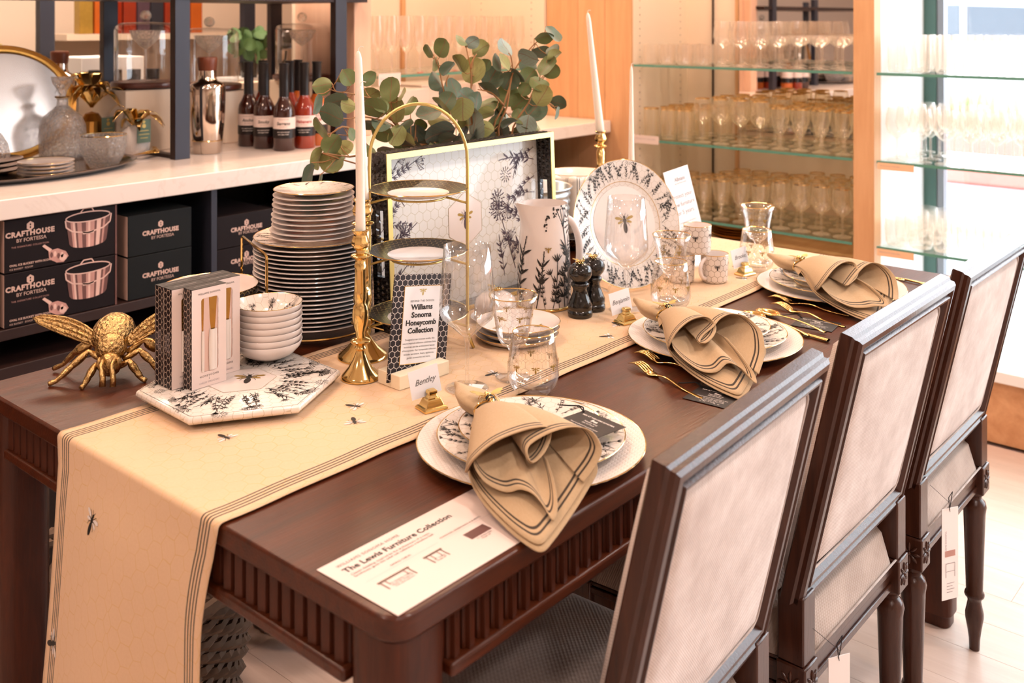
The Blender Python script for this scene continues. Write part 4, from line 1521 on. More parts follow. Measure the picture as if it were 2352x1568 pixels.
# ---------------- place settings
def napkin(label, loc, seed, rotz, var=0):
    t = thing('linen_napkin', label, 'napkin', loc, rotz)
    rnd = random.Random(seed)
    # local x = along the fall of the cloth, y = to its right, z = up ; ring at the origin
    def fan(edge, z_in, bulge, w_ring, nu=22, nv=96, sgn=1, valley=0):
        E_ = [Vector(e) for e in edge]
        K = len(E_) - 1
        def cat(tt):
            f = tt * K; i = min(K - 1, int(f)); u = f - i
            p0, p1, p2, p3 = E_[max(0, i - 1)], E_[i], E_[i + 1], E_[min(K, i + 2)]
            return .5 * ((2 * p1) + (p2 - p0) * u + (2 * p0 - 5 * p1 + 4 * p2 - p3) * u * u + (3 * p1 - p0 - 3 * p2 + p3) * u ** 3)
        def fn(s, tt):
            e = cat(tt)
            a = -1 + 2 * tt
            r0 = Vector((0, w_ring * a, z_in + .004 * (1 - a * a)))
            k = s ** 1.12
            p = r0.lerp(e, k)
            p.z += bulge * sin(pi * min(1, s * 1.05)) ** 1.0 * (1 - .35 * abs(a))
            p.z += .0035 * sin(tt * 17 + seed) * s * (1 - s) * 2
            p.z -= valley * math.exp(-((tt - .52) / .09) ** 2) * sin(pi * s)
            return p
        mb = MB()
        Ls = [cat(j / nv) for j in range(nv + 1)]
        acc = [0]
        for a_, b_ in zip(Ls[:-1], Ls[1:]):
            acc.append(acc[-1] + (b_ - a_).length)
        mb.grid(fn, nu, nv, lambda s, tt: (acc[min(nv, int(round(tt * nv)))], (1 - s) * max(.12, .2)))
        return mb
    v = var
    # lower, widest layer ending in the hanging point
    low = [(.075, -.030, -.004), (.120, -.048, -.010), (.165, -.055, -.020), (.215, -.047, -.030), (.262, -.028, -.040), (.302, -.010, -.044), (.318, .006, -.046), (.300, .026, -.043), (.262, .058, -.036), (.228, .088, -.024), (.200, .112, -.008), (.172, .104, .004), (.13, .072, .004), (.08, .035, .0)]
    low2 = [(x * .965 + .002, y * .97, z + .0045) for x, y, z in low]
    obj('lower_fold', fan(low, -.004, .014, .016), 'linen', t, smooth=180, solid=.0013)
    obj('lower_fold', fan(low2, -.001, .016, .015), 'linen', t, smooth=180, solid=.0013)
    # tongue in the middle
    if var == 0:
        mid = [(.150, -.046, .010), (.185, -.052, .004), (.205, -.040, -.010), (.222, -.018, -.016), (.232, .000, -.010), (.246, .014, -.012), (.262, .024, -.022), (.279, .030, -.030), (.262, .040, -.024), (.225, .046, -.010), (.185, .046, .004)]
        top = [(.150, -.050, -.012), (.182, -.064, -.004), (.196, -.056, .018), (.190, -.030, .034), (.180, .000, .040), (.172, .030, .042), (.170, .052, .040), (.176, .054, .030), (.192, .042, .018), (.202, .026, .010), (.205, .018, .014), (.198, .016, .024), (.190, .026, .031), (.184, .055, .040), (.180, .085, .042), (.186, .108, .036), (.198, .118, .018), (.208, .108, .002), (.222, .086, -.014)]
    elif var == 1:
        mid = [(.150, -.050, .006), (.185, -.060, .002), (.212, -.052, -.010), (.240, -.032, -.022), (.250, -.008, -.022), (.246, .016, -.010), (.262, .034, -.016), (.290, .046, -.032), (.268, .054, -.024), (.225, .050, -.004), (.180, .044, .012)]
        top = [(.150, -.050, -.012), (.172, -.064, .002), (.172, -.052, .024), (.160, -.026, .038), (.152, .000, .044), (.152, .022, .042), (.165, .030, .030), (.184, .018, .020), (.196, -.002, .012), (.190, -.012, .012), (.176, .000, .018), (.168, .024, .030), (.158, .042, .040), (.152, .066, .046), (.156, .090, .042), (.168, .104, .032), (.190, .110, .018), (.225, .096, -.008), (.262, .066, -.028)]
    else:
        mid = [(.150, -.046, .010), (.190, -.058, .004), (.225, -.050, -.012), (.250, -.028, -.022), (.262, -.002, -.022), (.270, .020, -.018), (.276, .044, -.020), (.256, .052, -.012), (.215, .046, .006), (.175, .036, .016)]
        top = [(.150, -.050, -.010), (.182, -.064, .002), (.190, -.052, .024), (.178, -.028, .038), (.162, .000, .046), (.150, .026, .048), (.150, .046, .044), (.166, .046, .032), (.186, .026, .020), (.200, -.004, .010), (.192, .010, .016), (.176, .040, .030), (.164, .066, .040), (.160, .090, .044), (.170, .112, .036), (.190, .122, .018), (.215, .112, -.004), (.245, .090, -.020)]
    obj('inner_fold', fan(mid, .002, .015, .013), 'linen', t, smooth=180, solid=.0013)
    obj('top_fold', fan(top, .006, .018, .017, nv=150, valley=.016), 'linen', t, smooth=180, solid=.0013)
    top2 = [(x - .006, y * .96, z - .0035) for x, y, z in top[:12]]
    obj('top_fold', fan(top2, .004, .014, .015, nv=110), 'linen', t, smooth=180, solid=.0013)
    # gathered tail behind the ring
    tail = MB()
    def tl(s, a):
        q = 2 * pi * a
        c = Vector((-.098 * s, -.032 * s, .003 + .010 * s))
        rr = .0165 * (1 - s) ** .5 * (1 + .5 * sin(pi * min(1, s * 1.3))) + .0008
        rr *= 1 + .22 * sin(q * 3 + s * 2) * (1 - s * .4)
        k = 1 + .9 * s * (1 - s) * 2
        return c + Vector((0, rr * k * cos(q), rr * .62 * sin(q) * (1 + .5 * s)))
    tail.grid(tl, 22, 36, lambda s, a: (a * .12, .06 + .1 * (1 - s)))
    obj('tail', tail, 'linen', t, smooth=180)
    body = MB()
    def bd(s, a):
        q = 2 * pi * a
        rr = .0155 + .017 * s
        return Vector((.055 * s - .004, rr * (1 + .12 * sin(q * 4)) * cos(q), .002 + (.0105 + .004 * s) * sin(q)))
    body.grid(bd, 8, 36, lambda s, a: (a * .12, .06 + .1 * (1 - s)))
    obj('gather', body, 'linen', t, smooth=180)
    return t
def napkin_ring(label, loc, rotz):
    t = thing('napkin_ring', label, 'napkin ring', loc, rotz)
    r = MB()
    r.tube([(0.0, .0185 * cos(a), .003 + .0135 * sin(a)) for a in [2 * pi * j / 40 for j in range(40)]], .0016, 7, closed=True)
    obj('ring_band', r, 'gold', t)
    M = Matrix.Translation((-.002, .004, .0165)) @ Matrix.Rotation(radians(95), 4, 'Z')
    little_bee(t, M, .040)
    return t

def fork(label, loc, rotz, group, scale=1):
    t = thing('fork', label, 'fork', loc, rotz, group)
    def zc(x):   # profile: tines curve up, neck dips
        return .0015 + .0075 * math.exp(-((x - .060) / .028) ** 2) * 0 + .010 * (1 / (1 + math.exp((x - .055) * 110))) * sin(max(0, min(1, x / .06)) * pi * .9 + .4) + .006 * math.exp(-((x - .100) / .03) ** 2)
    h = MB()
    K = 26
    def wd(x):
        if x < .045: return .0
        if x < .062: return .0105 * sin((x - .040) / .022 * pi / 2)
        return .0028 + .0077 * math.exp(-((x - .062) / .010) ** 2) + .0018 * max(0, (x - .12) / .08)
    def hf(u, v):
        x = .047 + .148 * u
        w_ = max(.0025, wd(x))
        if u > .97: w_ *= .6
        a = 2 * pi * v
        return (x, w_ * cos(a), zc(x) + .0013 * sin(a))
    h.grid(hf, 30, 10)
    obj('handle', h, 'gold', t, smooth=180)
    for k in range(4):
        y0 = (k - 1.5) * .0055
        tn = MB()
        tn.tube([(.052 - .052 * j / 7, y0 * (1 + .0 * j), zc(.052 - .052 * j / 7)) for j in range(8)], [.0019] * 5 + [.0016, .0012, .0006], 5)
        obj('tine', tn, 'gold', t, smooth=180)
    return t
def spoon(label, loc, rotz, group=None, L=.185, bowl=.021):
    t = thing('spoon', label, 'spoon', loc, rotz, group)
    b = MB()
    def bf(u, v):
        a = 2 * pi * v
        r = u
        x = .030 + .030 * r * cos(a); y = bowl * r * sin(a)
        return (x, y, .002 + .007 * r * r)
    b.grid(bf, 7, 24)
    obj('bowl', b, 'gold', t, smooth=180, solid=.001)
    h = MB()
    h.grid(lambda u, v: (.056 + (L - .056) * u, (.0024 + .0035 * u ** 2 * (1 if u < .97 else .5)) * cos(2 * pi * v), .009 - .004 * u + .004 * sin(pi * u) + .0012 * sin(2 * pi * v)), 22, 8)
    obj('handle', h, 'gold', t, smooth=180)
    return t
def knife(label, loc, rotz):
    t = thing('knife', label, 'knife', loc, rotz)
    b = MB()
    b.grid(lambda u, v: (.11 * u, (.009 * min(1, u * 6 + .1)) * (v * 2 - 1), .003 + .0005 * sin(pi * v)), 14, 6)
    obj('blade', b, 'gold', t, smooth=180, solid=.0012)
    h = MB()
    h.grid(lambda u, v: (.108 + .115 * u, (.0045 + .002 * u) * cos(2 * pi * v), .004 + .0028 * sin(2 * pi * v)), 16, 10)
    obj('handle', h, 'gold', t, smooth=180)
    return t
def menu_tag(label, loc, rotz, tilt=0):
    t = thing('menu_tag', label, 'tag', loc, rot=(0, tilt, rotz))
    c = MB()
    c.box(0, .072, 0, .085, 0, .0006)
    obj('tag_card', c, 'blackcard', t, smooth=0)
    def TX(s, x, y, size, **k):
        text('tag_text', s, 'inkwhite', frame_m((x, y, .0009), (0, -1, 0), (1, 0, 0)).copy(), t, size=size, **k)
    # lines read across the card (text runs towards -y)
    TX('MIX AT WILLIAMS SONOMA', .056, .043, .0052, offset=.0001)
    TX('Bee', .047, .043, .0085, offset=.0003)
    for k, s in enumerate(('Napkin Ring', 'Set of Four')):
        TX(s, .0405 - k * .006, .043, .0056)
    for k, s in enumerate(('Hand crafted of recycled brass', 'with an antique gold finish', 'Wipe clean with a dry cloth', 'Made in India')):
        TX(s, .026 - k * .0056, .043, .0046)
    for k in range(2):
        TX('18   24', .006 - k * 0, .043 - k * .026 + .01, .004)
    s = MB()
    s.tube([(.064, .080, .001), (.066, .093, .006), (.058, .108, .004), (.052, .12, .003)], .0011, 5)
    s.tube([(.064, .080, .001), (.070, .088, .004), (.066, .093, .006)], .0011, 5)
    obj('tag_cord', s, 'cord', t)
    return t
def place_card(name, label, hlabel, loc, rotz, cz=.018, tilt=-.10):
    t = thing('place_card_holder', hlabel, 'holder', loc, rotz)
    mb = MB()
    lv = [(.0215, 0), (.0215, .003), (.0195, .0055), (.0165, .0065), (.0125, .0165), (.0115, .018), (.0085, .019), (.0060, .0235), (.0078, .0255), (.0078, .030), (.006, .0315)]
    rings = [mb.add([(a, a * .8, z), (-a, a * .8, z), (-a, -a * .8, z), (a, -a * .8, z)]) for a, z in lv]
    for r0, r1 in zip(rings[:-1], rings[1:]):
        for i in range(4):
            j = (i + 1) % 4
            mb.face((r0 + i, r0 + j, r1 + j, r1 + i))
    mb.face((rings[-1], rings[-1] + 1, rings[-1] + 2, rings[-1] + 3))
    mb.face((rings[0] + 3, rings[0] + 2, rings[0] + 1, rings[0]))
    obj('holder_body', mb, 'gold', t, smooth=0, bevel=.0008)
    c = thing('place_card', label, 'card', (loc[0], loc[1], loc[2]), rot=(radians(-10), tilt, rotz))
    obj('card', Bx(-.030, .026, .0035, .0042, .021, .066), 'paper', c, smooth=0)
    text('name_lettering', name, 'inkgrey', frame_m((-.002, .0032, .041), (1, 0, 0), (0, 0, 1)), c, size=.0135, shear=.45, space=.95)
    return t

def hexband(mb_prof, seg=48):
    pass
# gold honeycomb print on glass: transparent between the lines
m, t_, out_ = newmat('gold honeycomb print on glass')
v_ = coords(t_, 'UV', (1 / .015, 1 / .015, 1))
h_ = hexline(t_, v_, .02)
tr_ = N(t_, 'ShaderNodeBsdfTransparent'); gl_ = N(t_, 'ShaderNodeBsdfGlossy')
gl_.inputs[0].default_value = (*lin('d9ac55'), 1); gl_.inputs['Roughness'].default_value = .35
mx_ = N(t_, 'ShaderNodeMixShader')
t_.links.new(math_n(t_, 'MULTIPLY', h_, math_n(t_, 'MULTIPLY', noise_n(t_, coords(t_), 60, 2), .75)), mx_.inputs[0])
t_.links.new(tr_.outputs[0], mx_.inputs[1]); t_.links.new(gl_.outputs[0], mx_.inputs[2]); t_.links.new(mx_.outputs[0], out_.inputs[0])
MAT['glass_hex'] = m

def wine_glass(label, loc):
    t = thing('wine_glass', label, 'glass', loc)
    obj('foot', MB().lathe([(0, .0005), (.036, .0005), (.0375, .0012), (.034, .0022), (.012, .004), (.0045, .008), (0, .009)], 48), 'glass', t, smooth=180)
    obj('stem', MB().lathe([(.0048, .006), (.0034, .015), (.0032, .06), (.0038, .078), (.0065, .088)], 20), 'glass', t, smooth=180)
    b = [(0, .087), (.006, .088), (.012, .093), (.030, .110), (.044, .122), (.0488, .134), (.0478, .160), (.0445, .200), (.0405, .246)]
    inn = [(.0398, .246), (.0436, .200), (.0468, .160), (.0476, .135), (.043, .1245), (.029, .1125), (.010, .0975), (0, .095)]
    obj('bowl', MB().lathe(b + inn, 56), 'glass', t, smooth=180)
    return t
def bee_ring(parent, prof_r, z, n, s=.011):
    mb = MB()
    for k in range(n):
        a0 = 2 * pi * k / n
        B, W = bee2(s)
        for P in (B, W):
            print_mb(P, lambda x, y: ((prof_r + .0005) * cos(a0 + x / prof_r), (prof_r + .0005) * sin(a0 + x / prof_r), z + y), 0, mb)
    obj('bee_print', mb, 'inkgold', parent, smooth=0, kind='stuff')
def goblet(label, loc):
    t = thing('stemmed_goblet', label, 'glass', loc)
    obj('foot', MB().lathe([(0, .0005), (.030, .0005), (.0315, .0015), (.028, .003), (.012, .006), (.006, .010), (0, .011)], 40), 'glass', t, smooth=180)
    obj('stem', MB().lathe([(.006, .009), (.0055, .014), (.0105, .020), (.0105, .026), (.0055, .031), (.0075, .036), (.0075, .040), (.005, .044), (.008, .050), (.012, .056)], 24), 'glass', t, smooth=180)
    b = [(0, .053), (.010, .055), (.020, .060), (.0265, .070), (.0305, .085), (.034, .108), (.0385, .130), (.0435, .147)]
    inn = [(.0427, .147), (.0376, .130), (.033, .108), (.0293, .086), (.025, .073), (.018, .066), (0, .063)]
    obj('bowl', MB().lathe(b + inn, 48), 'glass', t, smooth=180)
    obj('gold_rim', ring(.0431, .1472, .0009, 48), 'gold', t)
    obj('honeycomb_print', MB().lathe([(.0297, .080), (.0344, .108), (.0389, .130), (.0418, .141)], 48), 'glass_hex', t, smooth=180)
    bee_ring(t, .0352, .112, 6)
    return t
def tumbler(label, loc):
    t = thing('stemless_glass', label, 'glass', loc)
    b = [(0, .001), (.028, .001), (.031, .003), (.0405, .016), (.0445, .030), (.0435, .050), (.0385, .085), (.0358, .104)]
    inn = [(.0350, .104), (.0377, .085), (.0425, .050), (.0434, .032), (.039, .020), (.028, .013), (0, .010)]
    obj('glass_body', MB().lathe(b + inn, 56), 'glass', t, smooth=180)
    obj('gold_rim', ring(.0354, .1042, .0009, 48), 'gold', t)
    obj('honeycomb_print', MB().lathe([(.0447, .034), (.0439, .050), (.0389, .085), (.0366, .098)], 48), 'glass_hex', t, smooth=180)
    bee_ring(t, .0438, .052, 8, .012)
    return t

settings = (((.428, .169), 'nearest the camera', 1), ((1.047, .211), 'at the middle of the table side', 2), ((1.568, .196), 'furthest from the camera', 3))
for (cx, cy_), where, k in settings:
    plate('charger_plate', 'large white honeycomb embossed charger plate ' + where, 'plate', .170, .105, .0175, 'china_relief', (cx, cy_, TZ), floral=False)
    plate('dinner_plate', 'floral gold rimmed dinner plate on the charger ' + where, 'plate', .140, .082, .0165, 'china_hex', (cx, cy_, TZ + .0125), seed=11 + k, n=36, inner_ring=True)
    plate('salad_plate', 'smaller floral gold rimmed plate topping the stack ' + where, 'plate', .108, .060, .0145, 'china_hex', (cx, cy_, TZ + .0255), seed=31 + k, n=24, center=True)
e1 = atan2(-.80, -.60)
nz = TZ + .050
rings_ = ((.396, .229), (.985, .284), (1.536, .257))
napkin('beige striped linen napkin spilling over the nearest plates and the table edge', (*rings_[0], nz), 3, e1, 0)
napkin('beige striped linen napkin on the middle place setting, folded into two open rolls', (*rings_[1], nz), 5, e1 + .02, 1)
napkin('beige striped linen napkin on the furthest place setting', (*rings_[2], nz), 9, e1 + .05, 2)
napkin_ring('gold bee napkin ring on the napkin nearest the camera', (*rings_[0], nz), e1)
napkin_ring('gold bee napkin ring on the napkin of the middle setting', (*rings_[1], nz), e1)
napkin_ring('gold bee napkin ring on the furthest napkin', (*rings_[2], nz), e1)
# cutlery of the middle and far settings
fd = atan2(-.177, -.071)
fork('gold fork left of the middle setting, its tines nearer the camera', (.832, .262, TZ), fd + .06, 'gold forks')
fork('gold fork partly under the middle napkin, its tines further back', (.884, .288, TZ + .001), fd + .25, 'gold forks')
fork('gold fork left of the far setting, its tines nearer the camera', (1.362, .243, TZ), fd + .12, 'gold forks')
fork('gold fork partly under the far napkin, its tines further back', (1.408, .272, TZ + .001), fd + .3, 'gold forks')
sd = atan2(-.215, -.06)
spoon('gold spoon right of the middle plates, its bowl nearest the plates', (1.257, .258, TZ), sd - .05)
spoon('gold spoon right of the middle plates, lying furthest right', (1.293, .243, TZ), sd - .02)
knife('gold knife between the middle plates and the spoons', (1.232, .262, TZ), sd + .12)
spoon('gold spoon right of the far plates', (1.765, .175, TZ), sd + .08)
knife('gold knife right of the far plates', (1.79, .20, TZ), sd + .1)
# black swing tags
menu_tag('black menu tag with white lettering lying on the nearest salad plate', (.433, .062, TZ + .0415), radians(-9))
menu_tag('black menu tag tied to the forks of the middle setting', (.757, .020, TZ + .001), radians(4))
menu_tag('black menu tag tied to the forks of the far setting', (1.262, .062, TZ + .001), radians(8))
place_card('Bentley', 'white place card lettered Bentley in a gold holder', 'stepped gold place card holder nearest the camera', (.436, .387, TT), radians(-14))
place_card('Benjamin', 'white place card lettered Benjamin in a gold holder', 'stepped gold place card holder of the middle setting', (1.034, .412, TT), radians(-14))
place_card('Brooke', 'white place card in a gold holder at the far setting', 'stepped gold place card holder of the far setting', (1.556, .412, TT), radians(-14))
wine_glass('tall clear wine glass nearest the camera', (.540, .405, TT))
wine_glass('tall clear wine glass in front of the standing floral plate', (1.113, .466, TT))
st_ = obj('price_sticker', Bx(-.016, .016, -.013, .013, 0, .0004), 'paper', None, loc=(.540, .387, TT + .0052), rot=(0, 0, .5))
tag(st_, 'small white price sticker on the foot of the nearest wine glass', 'sticker')
goblet('gold rimmed stemmed goblet behind the nearest stemless glass', (.630, .378, TT))
goblet('gold rimmed stemmed goblet in front of the stacked mugs', (1.245, .432, TT))
goblet('gold rimmed stemmed goblet beside the far place card', (1.700, .452, TT))
tumbler('gold rimmed stemless glass nearest the camera with a honeycomb print', (.606, .312, TT - .003))
tumbler('gold rimmed stemless glass behind the middle napkin', (1.180, .394, TT))
tumbler('gold rimmed stemless glass behind the far napkin', (1.612, .409, TT))

# ---------------- information sheet
sh = thing('information_sheet', 'white printed furniture sheet lying at the near corner of the table', 'sheet', (.0125, .0095, TZ + .0006))
obj('sheet', Bx(0, .28, 0, .1385, 0, .0005), 'paper2', sh, smooth=0)
SF = lambda x, y: frame_m((x, y, .0008), (1, 0, 0), (0, 1, 0))
text('sheet_text', 'WILLIAMS SONOMA HOME', 'inkgrey', SF(.018, .122), sh, size=.0072, align='LEFT', space=1.15)
text('sheet_title', 'The Lewis Furniture Collection', 'ink', SF(.018, .1065), sh, size=.0135, align='LEFT', offset=.00035, space=1.02)
text('sheet_text', 'Classic detailing, inspired by the architecture of a rustic\nfarmhouse, gives this solid oak collection a timeless feel.', 'inkgrey', SF(.019, .0975), sh, size=.0056, align='LEFT')
text('sheet_text', 'DINING TABLES', 'inkgrey', SF(.078, .078), sh, size=.0045)
text('sheet_text', 'CONSOLES, SIDEBOARDS & BUFFETS', 'inkgrey', SF(.180, .078), sh, size=.0045)
P = []
line2(P, [(.02, .0745), (.135, .0745)], .0003); line2(P, [(.142, .0745), (.262, .0745)], .0003)
obj('rule_lines', print_mb(P, lambda x, y: (x, y, .0008)), 'inkpale', sh, smooth=0)
def table_drawing(x, y, w_, h_):
    P = [[(x, y), (x + w_, y), (x + w_, y + .0035), (x, y + .0035)], [(x + .002, y), (x + .002, y - h_), (x + .0038, y - h_), (x + .0038, y)], [(x + w_ - .0038, y), (x + w_ - .0038, y - h_), (x + w_ - .002, y - h_), (x + w_ - .002, y)],
         [(x + .009, y), (x + .009, y - h_ * .6), (x + .0102, y - h_ * .6), (x + .0102, y)], [(x + w_ - .0102, y), (x + w_ - .0102, y - h_ * .6), (x + w_ - .009, y - h_ * .6), (x + w_ - .009, y)]]
    obj('table_drawing', print_mb(P, lambda a, b: (a, b, .0008)), 'darkwood', sh, smooth=0)
table_drawing(.026, .060, .048, .016)
table_drawing(.098, .060, .030, .016)
text('sheet_text', '72" DINING TABLE\nWidth 42" Height 30"\nOak, dark espresso', 'inkgrey', SF(.052, .050), sh, size=.0038)
text('sheet_text', '60" TABLE\nWidth 40"', 'inkgrey', SF(.113, .048), sh, size=.0038)
obj('console_drawing', Bx(.168, .204, .048, .064, .0005, .0008), 'copperdark', sh, smooth=0)
text('sheet_text', '72" SIDEBOARD\nHeight 36"', 'inkgrey', SF(.186, .043), sh, size=.0038)

# ---------------- hexagonal platter
hp = thing('hexagonal_platter', 'white hexagonal platter with floral and bee decoration holding boxes and bowls', 'platter', (.272, .681, TT))
HR = .169
def hexpts(R, a0=28):
    return [(R * cos(radians(a0 + 60 * i)), R * sin(radians(a0 + 60 * i))) for i in range(6)]
hm = MB()
rs = [(HR - .022, .004), (HR - .004, .010), (HR, .015), (HR - .001, .0205), (HR - .004, .022)]
rr = [hm.add([(x, y, z) for x, y in hexpts(R)]) for R, z in rs]
for a, b in zip(rr[:-1], rr[1:]):
    for i in range(6):
        hm.face((a + i, a + (i + 1) % 6, b + (i + 1) % 6, b + i))
hm.face([rr[-1] + i for i in range(6)]); hm.face([rr[0] + 5 - i for i in range(6)])
obj('platter_body', hm, hexmat('platter honeycomb', 'f1e8de', 'c6b8a2', .0175, .022, 'Object', .2, coat=.3), hp, smooth=50, bevel=.002)
for i in range(3):
    obj('foot', MB().lathe([(0, 0), (.010, 0), (.011, .005), (0, .005)], 14), 'china', hp, loc=(.11 * cos(i * 2.1), .11 * sin(i * 2.1), -.0003))
P = []
bl = hexpts(HR - .007)
line2(P, bl + bl[:1], .0007)
rnd = random.Random(77)
for i in range(52):
    a = 2 * pi * i / 52 + rnd.uniform(-.05, .05)
    r0 = .064 + rnd.uniform(0, .012)
    sprig2(P, rnd, r0 * cos(a), r0 * sin(a), a + rnd.uniform(-.5, .5), rnd.uniform(.045, .068), (0, 1, 2, 1, 3, 4, 0)[i % 7])
obj('floral_print', print_mb(P, lambda x, y: (x, y, .0224)), 'ink', hp, smooth=0)
ctr = MB(); ctr.poly([(x, y, .0223) for x, y in hexpts(.060)])
obj('centre_panel', ctr, 'china', hp, smooth=0)
P = []; q = hexpts(.060); line2(P, q + q[:1], .0004)
obj('centre_outline', print_mb(P, lambda x, y: (x, y, .0226)), 'inkgold', hp, smooth=0)
B, W = bee2(.045)
m = print_mb(B, lambda x, y: (x * .7 + y * .7 + .012, y * .7 - x * .7 - .004, .0227)); print_mb(W, lambda x, y: (x * .7 + y * .7 + .012, y * .7 - x * .7 - .004, .0226), 1, m)
obj('bee_print', m, ['ink', 'inkgold'], hp, smooth=0)
PT = TT + .0226

# ---------------- spreader boxes
def spreader_box(x, y, label, z=PT):
    w_, d_, h_ = .0655, .0255, .1655
    t = thing('spreader_box', label, 'box', (x, y, z))
    obj('box_shell', Bx(0, w_, .0015, d_, 0, h_), 'blackhex_card', t, smooth=0)
    obj('box_lid', Bx(0, w_, 0, d_, h_ - .0005, h_ + .0004), 'blackcard', t, smooth=0)
    f = MB()      # front card with a round cornered window
    x0, x1, z0, z1 = .0175, .0500, .025, .148
    win_ = round_rect(x0, x1, z0, z1, .005, 4)
    n = len(win_)
    outer = []
    for a, b in win_:
        dx, dz = (a - (x0 + x1) / 2) / ((x1 - x0) / 2), (b - (z0 + z1) / 2) / ((z1 - z0) / 2)
        s = 1 / max(abs(dx), abs(dz))
        outer.append((w_ / 2 + dx * s * w_ / 2, h_ / 2 + dz * s * h_ / 2))
    corners = [(w_, h_), (0, h_), (0, 0), (w_, 0)]
    n0 = f.add([(a, 0, b) for a, b in win_]); n1 = f.add([(a, 0, b) for a, b in outer]); n2 = f.add([(a, 0, b) for a, b in corners])
    for i in range(n):
        j = (i + 1) % n
        f.face((n0 + i, n1 + i, n1 + j, n0 + j))
        oa, ob = outer[i], outer[j]
        if abs(oa[0] - ob[0]) > 1e-6 and abs(oa[1] - ob[1]) > 1e-6:
            c = min(range(4), key=lambda c: math.hypot(corners[c][0] - (oa[0] + ob[0]) / 2, corners[c][1] - (oa[1] + ob[1]) / 2))
            f.face((n1 + i, n2 + c, n1 + j))
    obj('front_card', f, 'paper2', t, smooth=0)
    obj('window_backing', Bx(x0, x1, .0006, .0014, z0, z1), 'boxpink', t, smooth=0)
    # two spreaders seen through the window
    for sx, w2 in ((x0 + .003, .0055), (x0 + .0225, .0165)):
        hdl = MB()
        hdl.grid(lambda u, v: (sx + w2 * .5 * cos(2 * pi * v) * (.86 + .14 * sin(pi * u)), .0 + .0022 * sin(2 * pi * v) - .0002, z0 + .001 + .068 * u), 14, 14)
        s_ = obj('spreader_handle', hdl, 'china_relief', t, smooth=180)
        bl_ = MB()
        k = .8 if w2 > .01 else .7
        bl_.poly([(sx - w2 * .22, .0004, z0 + .068), (sx + w2 * .22, .0004, z0 + .068), (sx + w2 * .30, .0004, z0 + .080), (sx + w2 * .48, .0004, z1), (sx - w2 * .46, .0004, z1), (sx - w2 * .35, .0004, z0 + .085)])
        obj('spreader_blade', bl_, 'bladegold', t, smooth=0)
    TFm = lambda a, b: frame_m((a, -.0004, b), (1, 0, 0), (0, 0, 1))
    text('box_text', 'WILLIAMS SONOMA', 'inkgrey', TFm(w_ * .5, .1545), t, size=.0045, space=1.05)
    text('box_text', 'HONEYCOMB', 'inkgrey', TFm(w_ * .5, .0165), t, size=.0048, space=1.3)
    text('box_text', '2', 'inkgrey', TFm(w_ * .5, .0115), t, size=.0045)
    text('box_text', 'CHEESE SPREADERS', 'inkpale', TFm(w_ * .5, .0058), t, size=.0042, space=1.05)
    text('box_text', 'WILLIAMS SONOMA', 'inkpale', frame_m((w_ * .5, d_ * .45, h_ + .0006), (1, 0, 0), (0, 1, 0)), t, size=.0045, space=1.05)
    for k, s in enumerate(('CHEESE SPREADERS', 'SET OF TWO', 'HONEYCOMB')):
        text('box_text', s, 'inkpale', frame_m((-.0003, d_ * (.7 - k * .18), h_ * .45), (0, 0, -1), (0, 1, 0)) @ Matrix.Scale(-1, 4, (1, 0, 0)) @ Matrix.Scale(-1, 4, (0, 1, 0)) if False else frame_m((-.0003, d_ * (.3 + k * .18), h_ * .45), (0, 0, 1), (0, 1, 0)) @ Matrix.Rotation(0, 4, 'Z'), t, size=.0046)
    return t
spreader_box(.189, .6985, 'cheese spreader box standing in front of the other four')
spreader_box(.1685, .7255, 'cheese spreader box on the left, behind the front box')
spreader_box(.1685, .7525, 'cheese spreader box at the left rear, beside the gold bee')
spreader_box(.2345, .7255, 'cheese spreader box on the right, next to the small bowls')
spreader_box(.2345, .7525, 'cheese spreader box at the right rear of the group')

# ---------------- small bowls on the platter
def small_bowl(z, label, floral):
    t = thing('small_bowl', label, 'bowl', (.372, .742, z), group='small bowls on the platter')
    prof = [(0, .0), (.026, .0), (.030, .002), (.046, .010), (.057, .022), (.0605, .032), (.0598, .0325), (.055, .024), (.044, .0125), (.028, .006), (0, .005)]
    obj('bowl_body', MB().lathe(prof, 48), 'china', t, smooth=180)
    if floral:
        hx = MB().lathe([(.030, .0070), (.0445, .0131), (.0552, .0246), (.0596, .0328)], 48)
        obj('honeycomb_print', hx, 'china_hex', t, smooth=180)
        P = garland(5, 14, 2 * pi * .045, .02, .034, .0, (2, 0, 1, 0, 4), .7)
        obj('floral_print', print_mb(P, lambda u, v: ((.024 + v * .95) * cos(u / .045), (.024 + v * .95) * sin(u / .045), .0066 + .026 * max(0, (v / .036)) ** 1.9)), 'ink', t, smooth=0)
        obj('gold_rim', ring(.0602, .0326, .0006), 'gold', t)
    return t
ords = ('bottom', 'second', 'third', 'fourth', 'fifth', 'sixth')
for k in range(7):
    lab = 'small white bowl with drawn flowers inside, topmost of its stack on the platter' if k == 6 else 'small white bowl, %s from below in the stack on the platter' % ords[k] if k else 'small white bowl at the bottom of the stack on the platter'
    small_bowl(PT + .0002 + k * .0113, lab, k == 6)

